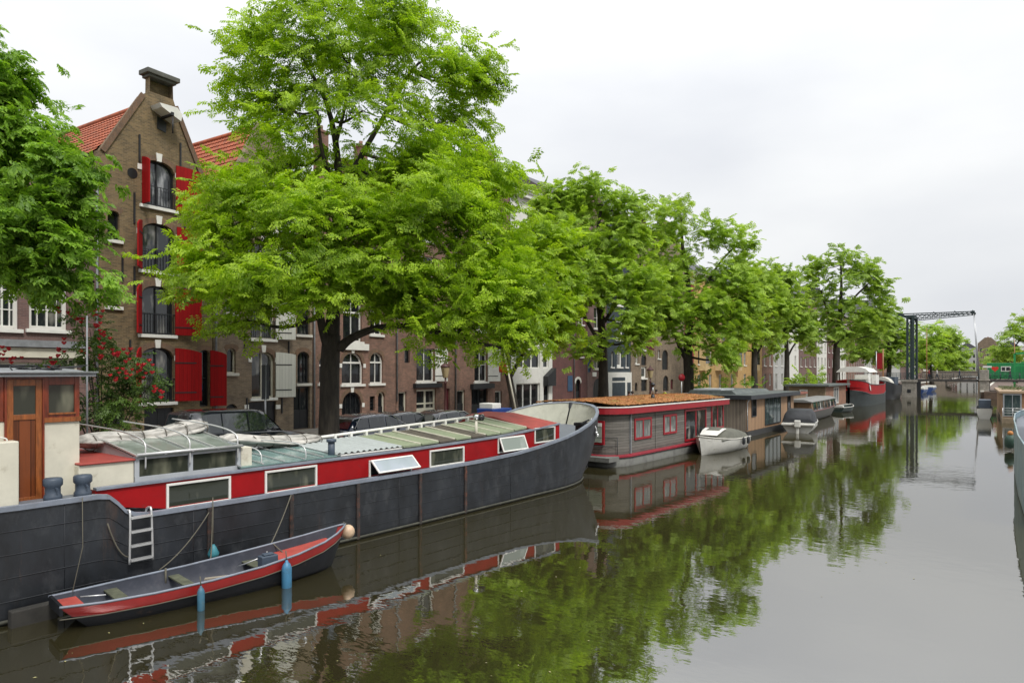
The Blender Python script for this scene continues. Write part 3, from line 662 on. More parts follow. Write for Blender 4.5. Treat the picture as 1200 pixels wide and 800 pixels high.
h9 = house('slate_front_house', 'slate blue boarded house front over a white ground floor with garage door', LB, 711.4, 739, M_blue_slate,
     [dict(px=(723, 729, 412, 430), cols=1, rows=1, fm=M_white, ft=.25), dict(px=(716, 719, 412, 430), cols=1, rows=1, fm=M_white), dict(px=(733, 735.5, 412, 430), cols=1, rows=1, fm=M_white),
      dict(px=(722, 730, 375, 398), cols=1, rows=1, fm=M_white, ft=.2), dict(px=(722, 730, 335, 358), cols=1, rows=1, fm=M_white, ft=.2)],
     ptop=250, roof='side', roofm=M_slate, cornice=(0, M_white, .4))
hh, F, W, X, Z = h9
MB().box(0, W, -.14, -.003, 0, Z(725, 436)).build('ground_floor_front', M_whitewall, hh)
MB().box(X(716), X(731), -.17, -.142, 0.02, Z(723, 448), 0).box(X(733.5), X(737.5), -.17, -.142, 0.02, Z(735, 448), 0).box(X(716), X(731), -.165, -.142, Z(723, 446), Z(723, 442), 0).build('garage_door', M_blue_slate, hh)
h10 = house('gabled_warehouse', 'brown brick warehouse with wine red shutters right of the slate blue front', LB, 739.4, 768, bk_grey,
     [dict(px=(752, 757.5, 394, 410), cols=1, rows=1, fm=M_white, ft=.15, gm=M_glass, sr=(1.2, 15, M_wine, 0)), dict(px=(751.5, 757.5, 415, 428), rise=.4, k='blind', sr=(1.0, 15, M_wine, 0)), dict(px=(751.5, 757.5, 429.5, 443), cols=1, rows=1, fm=M_white, ft=.2), dict(px=(751.5, 758, 445, 458), k='blind'),
      dict(px=(744.5, 748, 412, 426), rise=.4, cols=1, rows=1), dict(px=(744, 747, 448, 458), rise=.5, k='blind'), dict(px=(762, 765.5, 448, 458), k='blind'), dict(px=(752, 757.5, 365, 382), cols=1, rows=1, fm=M_white, sr=(1.2, 15, M_wine, 0)), dict(px=(752, 757.5, 335, 352), cols=1, rows=1, fm=M_white, sr=(1.2, 15, M_wine, 0))],
     ptop=285, gable=[(740, 767, 284), (750, 757, 262), (750, 757, 256)], roof='gable', roofm=M_tile, arch_mat=bk_ring)
h11 = house('gabled_warehouse', 'weathered brick warehouse with tall charcoal shutters and arched doors behind the third tree', LB, 768.2, 802, bk_grey,
     [dict(px=(776, 783, 410, 433), rise=.4, k='blind', sr=(1.6, 12, M_darksh, .3)), dict(px=(777, 783.5, 440, 458), rise=.5, k='blind'), dict(px=(771, 773.5, 410, 420), cols=1, rows=1, sm=M_white), dict(px=(786, 789, 444, 456), k='blind', dm=M_wine, rise=.4), dict(px=(776, 783, 378, 398), rise=.4, k='blind', sr=(1.4, 12, M_darksh, .3)), dict(px=(776, 783, 345, 366), rise=.4, k='blind')],
     ptop=290, gable=[(769, 801, 289), (781, 789, 266), (781, 789, 260)], roof='gable', roofm=M_tile, arch_mat=bk_ring)
# further houses: storeys laid out on a grid
def grid(cols, rows, zg=3.3, fh=3.1, ww=1.1, wh=1.9, shop='blind', **k):
    def f(W, ztop):
        out = []
        for c_ in range(cols):
            xc = W * (c_ + .5) / cols
            for r_ in range(rows):
                z0 = zg + .7 + r_ * fh
                if z0 + wh < ztop - .5: out.append(dict(dict(k='window', x0=xc - ww / 2, x1=xc + ww / 2, z0=z0, z1=z0 + wh, cols=2, rows=2, fm=M_white, ft=.1), **k))
            out.append(dict(k='shop' if shop == 'shop' else ('door' if c_ == 0 else 'window'), x0=xc - ww * .5, x1=xc + ww * .5, z0=0.1 if c_ == 0 else .8, z1=2.7, cols=2, rows=1, fm=k.get('fm', M_white), dm=M_black, sill=False))
        return out
    return f
M_palewall = mat('pale_grey_render', (0.42, 0.42, 0.40), 0.8)
M_cream_bay = mat('cream_bay_paint', (0.55, 0.40, 0.20), 0.6)
def bays(hh, W, n, m, z0=3.2, nf=3):
    for c_ in range(n):
        xc = W * (c_ + .5) / n
        bo = MB().prism([(xc - 1.1, -.02), (xc - .75, -.7), (xc + .75, -.7), (xc + 1.1, -.02)], z0, z0 + 3.1 * nf, 'xy').box(xc - 1.2, xc + 1.2, -.8, -.0, z0 + 3.1 * nf, z0 + 3.1 * nf + .15, 0).build('bay_window', m, hh)
        g = MB()
        for f_ in range(nf):
            z = z0 + .9 + f_ * 3.1; g.box(xc - .65, xc - .04, -.72, -.703, z, z + 1.8).box(xc + .04, xc + .65, -.72, -.703, z, z + 1.8)
        g.build('bay_pane', M_glass, bo)
houses = [
 ('warehouse', 'deep red painted house front half hidden by the third tree trunk', 802.2, 813, mat('deep_red_paint', (.22, .03, .03)), 1, 4, 14.5, 'side', M_slate, None),
 ('stone_house', 'yellow stone house with bay windows, left of the yellow pair', 813.2, 850, bk_yellow, 3, 4, 15.5, 'side', M_slate, 2),
 ('stone_house', 'yellow stone house with bay windows, right of the yellow pair', 850.2, 893, bk_yellow, 3, 4, 15, 'side', M_slate, 2),
 ('brick_house', 'narrow red brick house with white door frame right of the yellow stone houses', 893.2, 906, bk_red, 2, 4, 15, 'gable', M_slate, None),
 ('white_house', 'pale grey rendered house between red brick and white fronts', 906.2, 920, M_palewall, 2, 4, 15.5, 'side', M_slate, None),
 ('white_house', 'white rendered house front beyond the fifth tree', 920.2, 936, M_whitewall, 2, 4, 14.5, 'gable', M_slate, None),
 ('brick_house', 'brown brick house with many narrow white windows beside the white front', 936.2, 957, bk_plum, 4, 4, 17, 'side', M_slate, None),
 ('white_house', 'white plastered house left of the big tree at the red barge', 957.2, 969, M_whitewall, 3, 4, 15, 'gable', M_slate, None),
 ('brick_house', 'dark brick house right behind the trunk of the tree at the red barge', 969.2, 982, bk_dark, 3, 4, 16, 'side', M_slate, None),
 ('white_house', 'white house front right of the tree at the red barge', 982.2, 991, M_whitewall, 3, 3, 14, 'gable', M_slate, None),
 ('brick_house', 'red brick house glimpsed under the leaves above the red barge', 991.2, 1003, bk_red, 4, 4, 16, 'side', M_slate, None),
 ('brick_house', 'brown house behind the canopy of the red barge', 1003.2, 1013, bk_plum, 4, 4, 15, 'gable', M_slate, None),
 ('white_house', 'pale house behind the dark barge, left of the drawbridge', 1013.2, 1022, M_palewall, 4, 4, 15, 'side', M_slate, None),
 ('brick_house', 'brick house nearest the drawbridge on the left bank', 1022.2, 1031, bk_red, 4, 4, 16, 'gable', M_slate, None),
]
for nm, lb, a, b_, wm_, c_, r_, zt, rf, rm, by in houses:
    r = house(nm, lb, LB, a, b_, wm_, ztop=zt, roof=rf, roofm=rm, floors=grid(c_, r_), cornice=(0, M_stone, .3), depth=10)
    if by: bays(r[0], r[2], by, M_cream_bay)
# beyond the bridge, by their own place along the quay
yy = LB.w(LB.on_y(1031, 0)[0], 0).y + 1
rr = random.Random(5)
far_lb = ['orange brick house beyond the drawbridge, nearest of the far left row', 'pale house beyond the drawbridge, second of the far left row', 'tall brown house in the middle of the far left row', 'grey house past the middle of the far left row', 'red brick house near the end of the far left row', 'pale last house of the far left row']
for i, lb in enumerate(far_lb):
    w_ = 26; xs = -31 - (0 if i < 3 else 0)
    h = thing('canal_house', lb, 'house', (xs, yy + i * (w_ + 1), QZ), R(90), 'canal houses along the left bank')
    ops = grid(8, 4)(w_, 15); m_ = MB(); front_wall(m_, [(0, 0, w_), (15, 0, w_)], ops); m_.box(0, w_, 0.3, 10, 0, 15); m_.build('wall', [bk_red, M_palewall, bk_plum, M_palewall, bk_red, M_whitewall][i], h)
    fr_ = MB(); gl = MB()
    for q in ops: fr_.box(q['x0'], q['x1'], .1, .14, q['z0'], q['z1']); gl.box(q['x0'] + .1, q['x1'] - .1, .05, .09, q['z0'] + .1, q['z1'] - .1)
    f_ = fr_.build('window_frame', M_white, h); tag(f_, kind='stuff'); gl.build('pane', M_glass, f_)
    MB().prism([(0, 15.01), (4, 17.6), (6, 17.6), (10, 15.01)], 0, w_, 'yz').build('roof', M_slate, h)
# ------------------------------------------------------------------ trees
def spray_templates(rng, n_var=5, L=0.95, leaf=0.17, width=0.52, per=22):
    out = []
    for v in range(n_var):
        tw = [(np.zeros(3), 0.0, L)] + [(np.array([L * f, 0, 0]), s * R(38 + 14 * rng.random()), L * q) for f, s, q in ((0.18, 1, .55), (0.3, -1, .6), (0.5, 1, .45), (0.62, -1, .4))]
        leaves = []
        for o, a, l_ in tw:
            n = max(3, int(per * l_ / (L * 3)))
            d = np.array([math.cos(a), math.sin(a), 0.0])
            for i in range(n):
                f = (i + .6) / n; p = o + d * (l_ * f); p = p.copy(); p[2] -= 0.16 * (p[0] / L) ** 2 + 0.02 * rng.random()
                for s in (-1, 1):
                    b = a + s * R(35 + 30 * rng.random()); ln = leaf * (.7 + .5 * rng.random()); wd = ln * width
                    dd = np.array([math.cos(b), math.sin(b), -0.25 - .5 * rng.random()]); dd /= np.linalg.norm(dd)
                    sd = np.cross(dd, [0, 0, 1]); sd /= np.linalg.norm(sd); up = np.cross(sd, dd)
                    tl = (rng.random() - .5) * 0.9; sd = sd * math.cos(tl) + up * math.sin(tl)
                    leaves.append([p, p + dd * ln * .42 + sd * wd * .5, p + dd * ln + np.array([0, 0, -.02]), p + dd * ln * .42 - sd * wd * .5])
        out.append(np.array(leaves))
    return out

def crown_mesh(name, sprays, templ, rng, material, parent):
    """sprays: list of (pos, yaw, pitch, roll, scale)"""
    pts = []
    arr = np.array([(*p, y, pi, ro, s) for p, y, pi, ro, s in sprays])
    idx = rng.integers(0, len(templ), len(arr))
    for k, T in enumerate(templ):
        a = arr[idx == k]
        if not len(a): continue
        cy, sy = np.cos(a[:, 3]), np.sin(a[:, 3]); cp, sp_ = np.cos(a[:, 4]), np.sin(a[:, 4]); cr, sr = np.cos(a[:, 5]), np.sin(a[:, 5])
        Rz = np.zeros((len(a), 3, 3)); Rz[:, 0, 0] = cy; Rz[:, 0, 1] = -sy; Rz[:, 1, 0] = sy; Rz[:, 1, 1] = cy; Rz[:, 2, 2] = 1
        Ry = np.zeros_like(Rz); Ry[:, 0, 0] = cp; Ry[:, 0, 2] = -sp_; Ry[:, 2, 0] = sp_; Ry[:, 2, 2] = cp; Ry[:, 1, 1] = 1
        Rx = np.zeros_like(Rz); Rx[:, 1, 1] = cr; Rx[:, 1, 2] = -sr; Rx[:, 2, 1] = sr; Rx[:, 2, 2] = cr; Rx[:, 0, 0] = 1
        M = (Rz @ Ry @ Rx) * a[:, 6][:, None, None]
        q = np.einsum('nij,lvj->nlvi', M, T) + a[:, None, None, :3]
        pts.append(q.reshape(-1, 3))
    v = np.concatenate(pts).astype(np.float32); nq = len(v) // 4
    me = bpy.data.meshes.new(name); me.vertices.add(len(v)); me.vertices.foreach_set('co', v.ravel())
    me.loops.add(nq * 4); me.loops.foreach_set('vertex_index', np.arange(nq * 4, dtype=np.int32))
    me.polygons.add(nq); me.polygons.foreach_set('loop_start', np.arange(0, nq * 4, 4, dtype=np.int32)); me.polygons.foreach_set('loop_total', np.full(nq, 4, dtype=np.int32))
    me.materials.append(material); me.update(); me.validate()
    o = bpy.data.objects.new(name, me); COL.objects.link(o); o.parent = parent
    return o, nq

def smooth_path(pts, k=4):
    out = []
    P_ = [pts[0]] + list(pts) + [pts[-1]]
    for i in range(1, len(P_) - 2):
        for j in range(k):
            t = j / k; a, b, c, d = P_[i - 1], P_[i], P_[i + 1], P_[i + 2]
            out.append(0.5 * ((2 * b) + (c - a) * t + (2 * a - 5 * b + 4 * c - d) * t * t + (3 * b - a - 3 * c + d) * t ** 3))
    out.append(P_[-2]); return out

LEAFN = 0
def tree(label, t, base_px, limbs, lobes, trunk_r, material, seed, dens=1.0, leaf=0.17, L=0.95, zb=None, name='elm_tree', group='street trees along the canal', flat=0.17, bark=None, cat='tree', dirn=0.5, base_t=None, shell=0.55, kper=11, cs_=None):
    """limbs: list of [(px, py, dt, radius) ...] drawn as tapering tubes; lobes: (px, py, rx_px, ry_px, dt, density)"""
    global LEAFN
    cs_ = cs_ or L
    rng = np.random.default_rng(seed); rd = random.Random(seed)
    zb = QZ - .13 if zb is None else zb
    b0 = PT(base_px, HORIZ, base_t or t); root = thing(name, label, cat, (b0.x, b0.y, zb), 0, group)
    org = Vector((b0.x, b0.y, zb))
    mb = MB(); nodes = []
    for lb in limbs:
        pts = []; rs = []
        for q in lb:
            p = PT(q[0], q[1], t + q[2]); p -= org; pts.append(p); rs.append(q[3])
        if lb is limbs[0]:
            pts[0] = Vector((0, 0, -0.05)); 
        sp = smooth_path(pts); n = len(sp); rr_ = [float(np.interp(i / (n - 1), np.linspace(0, 1, len(rs)), rs)) for i in range(n)]
        if lb is limbs[0]: rr_[0] *= 1.35
        mb.tube(sp, rr_, 10 if rs[0] > .1 else 6)
        nodes += [(p, r_) for p, r_ in zip(sp, rr_)][2 if lb is limbs[0] else 0:]
    sprays = []; sc = t / FPX
    top_nodes = [q for q in nodes if q[0].z > 3] or nodes
    for (px, py, rx, ry, dt, dn) in lobes:
        c = PT(px, py, t + dt) - org; a, b = rx * sc, ry * sc; nc0 = a * b; a = max(.45 * a, a - .75 * cs_); b = max(.5 * b, b - .30 * cs_); dd = min(a, (a + b) / 2)
        j = min(top_nodes, key=lambda q: (q[0] - c).length * (1.0 + (0.8 if q[0].z > c.z + 0.5 else 0)) - q[1] * 2)
        mid = j[0].lerp(c, .5) + Vector((rd.uniform(-.3, .3), rd.uniform(-.3, .3), -.12 * (c - j[0]).length))
        sp = smooth_path([j[0], mid, c]); r0 = min(j[1] * .75, 0.05 + .012 * (c - j[0]).length * 2)
        mb.tube(sp, [r0 + (0.03 - r0) * i / (len(sp) - 1) for i in range(len(sp))], 6)
        nc = max(3, int(7.0 * dens * dn * (nc0 * .5 + a * b * .5))) 
        for i in range(nc):
            v = rng.normal(size=3); v /= np.linalg.norm(v); r_ = shell + (1 - shell) * rng.random() ** .8
            if rng.random() < .25: r_ = rng.random() * shell + .15
            q = c + Vector((v[0] * r_ * dd, v[1] * r_ * a, v[2] * r_ * b))
            # lobe axes follow the picture's right and depth directions only loosely, the lobe is nearly round on plan
            if q.z < 1.2: continue
            st = sp[rd.randrange(len(sp) // 2, len(sp))]
            m_ = st.lerp(q, .5) + Vector((rd.uniform(-.15, .15), rd.uniform(-.15, .15), -.08 * (q - st).length))
            mb.tube([st, m_, q], [0.020, 0.013, 0.006], 4, caps=False)
            yaw0 = math.atan2(q.y - c.y * .6, q.x - c.x * .6)
            cs = 0.62 * cs_ / .95
            for k in range(max(3, int(rng.poisson(kper)))):
                o = rng.normal(size=3) * (cs, cs, cs * flat * 2.0)
                sprays.append(((q.x + o[0], q.y + o[1], q.z + o[2] + 0.05), yaw0 + rng.normal() * 1.1, -0.10 + rng.normal() * .42, rng.normal() * .5, .75 + .5 * rng.random()))
    tr = mb.build('trunk', bark or M_bark, root)
    cr, nq = crown_mesh('crown', sprays, spray_templates(rng, leaf=leaf, L=L), rng, material, root); LEAFN += nq
    return root

LF_bright = leafmat('elm_leaf_bright', (0.14, 0.25, 0.020), (0.51, 0.70, 0.050), (1.2, 1.25, .4), .5)
LF_mid = leafmat('elm_leaf_mid', (0.15, 0.27, 0.032), (0.52, 0.71, 0.095), (1.15, 1.15, .5), .5)
LF_deep = leafmat('leaf_deep_green', (0.085, 0.19, 0.022), (0.37, 0.60, 0.065), (1.15, 1.2, .5), .48)
LF_far = leafmat('leaf_far_green', (0.15, 0.26, 0.042), (0.47, 0.64, 0.11), (1.15, 1.15, .55), .5)

# the great elm
tree('largest elm with bright green spreading crown and long low limb, behind the big barge', 26.2, 385,
  [[(385, 520, 0, .42), (386, 470, 0, .37), (387, 420, 0, .36), (389, 392, 0, .33)],
   [(388, 415, 0, .22), (379, 390, -.3, .17), (370, 350, -.8, .13), (345, 310, -1.5, .09)],
   [(389, 395, 0, .30), (392, 340, 0, .24), (394, 280, .3, .2), (397, 225, .2, .17), (393, 165, 0, .12), (380, 115, -.5, .08), (350, 60, -1, .04)],
   [(396, 230, .2, .13), (425, 180, .6, .11), (460, 120, 1, .08), (490, 75, 1.2, .05), (530, 60, 1.5, .03)],
   [(393, 170, 0, .09), (405, 120, .8, .07), (410, 60, 1.2, .04), (408, 15, 1.4, .02)],
   [(394, 220, 0, .1), (378, 180, -.8, .08), (372, 130, -1.2, .05)],
   [(398, 408, 0, .20), (412, 396, -.2, .16), (440, 385, -.5, .13), (475, 382, -1, .11), (515, 390, -1.4, .09), (560, 402, -1.7, .07), (610, 412, -2, .04)],
   [(390, 370, 0, .18), (420, 320, 1, .13), (470, 280, 2, .1), (530, 255, 2.5, .07), (590, 280, 2.5, .05)],
   [(390, 350, 0, .14), (350, 300, 1, .1), (300, 270, 1.5, .07), (255, 290, 1.2, .04)]],
  [(400, 60, 72, 50, 0, .5), (335, 55, 66, 62, -1, .6), (465, 60, 75, 52, .5, .55), (528, 88, 58, 40, 1, .6), (325, 125, 60, 45, -1, .6), (425, 130, 80, 40, -1, .32), (500, 140, 55, 30, 1, .5), (400, 8, 90, 30, 0, .7), (555, 72, 24, 14, 1, .6), (296, 30, 36, 35, 0, .6), (292, 110, 34, 30, -.5, .6), (560, 95, 34, 24, 1, .6), (400, 195, 80, 36, .6, .55), (300, 215, 52, 30, -.5, .7), (480, 205, 70, 34, .8, .6), (550, 190, 42, 34, .8, .7), (540, 140, 44, 26, 1, .6), (480, 10, 45, 25, 0, .7),
   (510, 178, 58, 36, 0, .6), (325, 190, 66, 34, 0, .6), (300, 245, 65, 50, -1.5, .9), (365, 250, 70, 45, -2.5, .9), (440, 255, 70, 55, -1, .8), (520, 235, 70, 50, -2, 1.0), (568, 280, 56, 56, -1.5, .85), (470, 200, 60, 40, 1, .7),
   (612, 335, 40, 52, -1, .9), (268, 312, 40, 40, -2, 1.0), (305, 335, 62, 36, -3, 1.0), (360, 330, 62, 44, -3, .9), (420, 310, 60, 45, -2, .8), (480, 330, 66, 55, -1, .9), (550, 345, 70, 55, -1.5, 1.0), (590, 385, 50, 26, -2, .9), (520, 385, 60, 28, -1, .7), (238, 300, 22, 14, -2, .8), (252, 255, 20, 18, -1.5, .8), (232, 328, 20, 9, -2, .7), (585, 220, 45, 35, 0, .9), (290, 375, 36, 14, -2, .6), (430, 360, 50, 26, 0, .5)],
  .36, LF_bright, 11, dens=1.0, kper=25, L=.56, leaf=.118, cs_=.85, flat=.30)

# dark green tree on the far left
tree('dark green tree hanging over the wheelhouse at the far left', 17.5, -62,
  [[(-62, 600, 1, .22), (-58, 480, 1, .19), (-50, 380, .6, .17), (-40, 300, .3, .13)], [(-45, 340, .4, .1), (0, 280, 0, .07), (50, 240, -.5, .04)], [(-42, 310, .3, .1), (-30, 230, 0, .07), (-10, 150, 0, .04)]],
  [(-30, 120, 55, 50, 0, 1.4), (5, 100, 34, 36, 0, 1.3), (-30, 200, 70, 60, 0, 1.5), (40, 165, 42, 34, 0, 1.3), (55, 215, 46, 42, -.5, 1.5), (88, 198, 24, 24, 0, 1.2), (76, 245, 30, 30, -.3, 1.4), (30, 265, 60, 45, -.5, 1.5), (76, 290, 38, 24, -.4, 1.2), (-25, 290, 60, 40, 0, 1.4), (20, 318, 60, 22, -.3, 1.0), (75, 322, 40, 16, -.2, .9), (110, 330, 22, 8, 0, .6), (-35, 60, 34, 34, 0, .9), (92, 262, 16, 12, 0, .7)],
  .2, LF_deep, 21, dens=2.7, leaf=.115, L=.42, cs_=.5, flat=.4, kper=13)

# leaning young elm by the white house
tree('leaning elm with a white support pole in front of the white house', 39, 606,
  [[(606, 500, 0, .26), (602, 470, 0, .22), (594, 430, 0, .2), (590, 405, 0, .18), (588, 370, 0, .12)], [(596, 445, 0, .14), (607, 425, .3, .11), (618, 405, .5, .08), (640, 370, 1, .05)]],
  [(590, 330, 42, 50, 1, 1), (640, 300, 45, 60, 1.5, 1), (640, 370, 40, 40, 0, 1.0), (610, 385, 40, 24, -1, .9), (665, 350, 24, 40, 1, .9)],
  .22, LF_bright, 31, dens=.9, leaf=.17, L=.65, cs_=.8, flat=.35, kper=17)

tree('tall bright elm left of the red houseboat chimney, in front of the slate blue house', 46, 707,
  [[(708, 500, 0, .45), (707, 440, 0, .32), (706, 400, 0, .29), (702, 340, 0, .22), (700, 280, 0, .15), (705, 240, 0, .08)], [(705, 405, 0, .15), (690, 380, -.5, .12), (668, 340, -1, .07)], [(706, 380, 0, .14), (730, 345, .5, .1), (750, 320, 1, .06)], [(702, 330, 0, .13), (675, 280, 0, .09), (660, 240, 0, .05)]],
  [(655, 240, 34, 30, 0, .9), (690, 235, 36, 28, 0, .8), (730, 245, 32, 26, 0, .8), (660, 285, 42, 38, -1, .9), (715, 285, 42, 34, 0, .75), (748, 285, 26, 30, 1, .7), (680, 330, 46, 34, -1.5, .9), (740, 332, 42, 32, -1, .8), (665, 375, 26, 28, -1, .8), (735, 370, 34, 22, -2, .8), (695, 405, 20, 16, -2, .6), (748, 395, 18, 12, -2, .6)],
  .32, LF_mid, 41, dens=.8, leaf=.155, L=.6, cs_=.85, kper=24, flat=.4)

tree('wide forked elm with sparse top branches, in front of the shuttered warehouses', 58, 806,
  [[(806, 480, 0, .5), (807, 440, 0, .42), (806, 410, 0, .38), (808, 375, 0, .3), (806, 330, 0, .22), (800, 290, 0, .14), (798, 255, 0, .07)], [(806, 425, 0, .22), (796, 405, -.3, .18), (786, 375, -.5, .13), (778, 345, -1, .08)], [(808, 380, 0, .2), (822, 345, .5, .15), (842, 310, 1, .09), (865, 285, 1, .05)]],
  [(800, 256, 42, 24, 0, .45), (845, 275, 40, 24, 0, .45), (870, 290, 18, 14, 0, .6), (770, 285, 28, 28, 0, .7), (815, 300, 42, 24, 1, .3), (765, 330, 34, 26, 0, .8), (790, 355, 40, 28, -1, .85), (850, 330, 42, 28, 0, .75), (835, 365, 44, 26, -1, .85), (770, 375, 30, 20, -1, .8), (880, 345, 26, 24, 0, .85), (870, 380, 30, 18, -1, .8), (810, 395, 30, 14, -2, .7), (845, 400, 26, 14, -2, .8), (850, 415, 14, 12, -2, .5)],
  .35, LF_mid, 51, dens=.62, leaf=.18, L=.68, cs_=.95, kper=22, flat=.4)

tree('slim elm in front of the yellow stone houses', 74, 885,
  [[(885, 470, 0, .4), (884, 440, 0, .32), (884, 410, 0, .28), (884, 370, 0, .2), (882, 330, 0, .1)], [(884, 425, 0, .15), (892, 405, 0, .12), (902, 390, 0, .07)]],
  [(880, 320, 24, 18, 0, .8), (900, 335, 22, 18, 0, .8), (870, 350, 26, 22, 0, .9), (900, 362, 26, 20, 0, .9), (875, 385, 24, 16, 0, .9), (900, 392, 20, 14, 0, .8), (862, 405, 16, 14, -1, .8)],
  .3, LF_mid, 61, dens=.36, leaf=.23, L=.85, cs_=1.19, flat=.42, kper=24)
tree('round crowned elm between the yellow houses and the brown brick house', 87, 922,
  [[(922, 465, 0, .45), (922, 440, 0, .33), (922, 415, 0, .28), (920, 380, 0, .2), (918, 340, 0, .1)], [(922, 420, 0, .15), (930, 405, 0, .1), (938, 395, 0, .06)]],
  [(905, 325, 20, 16, 0, .8), (922, 330, 18, 18, 0, .8), (915, 352, 24, 18, 0, .9), (932, 362, 16, 18, 0, .9), (920, 380, 24, 16, 0, .9), (938, 390, 12, 10, 0, .7), (908, 400, 14, 10, 0, .7)],
  .3, LF_far, 71, dens=.30, leaf=.27, L=.95, cs_=1.27, flat=.42, kper=24)
tree('tall isolated elm standing behind the brick houseboat and red barge', 98, 980,
  [[(978, 462, 0, .6), (980, 430, 0, .5), (981, 400, 0, .42), (984, 370, 0, .32), (986, 335, 0, .18), (985, 305, 0, .08)], [(982, 385, 0, .2), (970, 365, 0, .16), (962, 340, 0, .08)], [(984, 375, 0, .22), (1000, 350, 0, .15), (1020, 330, 0, .08)]],
  [(985, 300, 28, 14, 0, .55), (960, 312, 26, 16, 0, .6), (1017, 312, 26, 18, 0, .6), (990, 325, 28, 16, 0, .4), (955, 340, 16, 18, 0, .75), (1025, 338, 20, 16, 0, .8), (985, 352, 26, 14, 0, .7), (962, 370, 22, 14, 0, .8), (1010, 370, 28, 16, 0, .8), (1035, 362, 14, 12, 0, .8), (990, 388, 30, 12, 0, .8), (955, 395, 14, 10, 0, .7), (1022, 392, 24, 12, 0, .8)],
  .4, LF_far, 81, dens=.27, leaf=.28, L=1.0, cs_=1.36, flat=.42, kper=24)
tree('dense green tree right above the dark barge, left of the drawbridge tower', 128, 1040,
  [[(1042, 462, 0, .5), (1042, 430, 0, .4), (1040, 400, 0, .3), (1038, 380, 0, .15)]],
  [(1040, 372, 18, 14, 0, .9), (1055, 388, 12, 14, 0, .9), (1028, 392, 22, 14, 0, .9), (1050, 405, 16, 12, 0, .9), (1020, 410, 18, 11, 0, .9), (1040, 418, 22, 9, 0, .9), (1005, 412, 12, 9, 0, .8)],
  .4, LF_far, 91, dens=.22, leaf=.35, L=1.2, cs_=1.61, flat=.42, kper=24)
tree('bright green tree seen between the drawbridge tower and the far big tree', 175, 1092,
  [[(1090, 455, 0, .5), (1090, 430, 0, .4), (1090, 400, 0, .2)]],
  [(1083, 400, 12, 14, 0, .9), (1096, 398, 10, 12, 0, .9), (1088, 418, 14, 12, 0, .9), (1100, 420, 9, 12, 0, .9), (1078, 422, 10, 12, 0, .9), (1093, 385, 6, 6, 0, .8)],
  .4, LF_mid, 101, dens=.16, leaf=.5, L=2.3, kper=11)
tree('large dense tree beyond the bridge, under the tip of its lifting beam', 250, 1112,
  [[(1106, 448, 0, .9), (1108, 430, 0, .8), (1110, 405, 0, .4)]],
  [(1108, 388, 12, 9, 0, 1), (1098, 398, 12, 10, 0, 1), (1118, 400, 12, 12, 0, 1), (1108, 415, 16, 12, 0, 1), (1122, 415, 9, 13, 0, 1), (1128, 426, 6, 8, 0, 1), (1110, 430, 20, 8, 0, 1)],
  .6, LF_far, 111, dens=.11, leaf=.62, L=2.8, kper=12)
tree('pale green tree at the right edge beyond the green cabin', 190, 1190,
  [[(1190, 445, 0, .5), (1190, 430, 0, .4), (1190, 405, 0, .2)]],
  [(1188, 395, 12, 14, 0, .9), (1200, 385, 10, 16, 0, .9), (1178, 408, 10, 12, 0, .9), (1192, 415, 14, 12, 0, .9), (1205, 405, 10, 16, 0, .9), (1175, 422, 8, 8, 0, .9), (1206, 370, 6, 12, 0, .8)],
  .4, LF_far, 121, dens=.17, leaf=.5, L=2.3, kper=11)
tree('small distant tree at the end of the canal, right of the far houses', 330, 1172, [[(1172, 443, 0, .5), (1172, 425, 0, .3)]],
  [(1172, 412, 7, 8, 0, 1), (1168, 422, 6, 8, 0, 1), (1176, 424, 6, 8, 0, 1)], .4, LF_far, 131, dens=.07, leaf=.8, L=3.2, kper=12)
print('LEAVES', LEAFN)
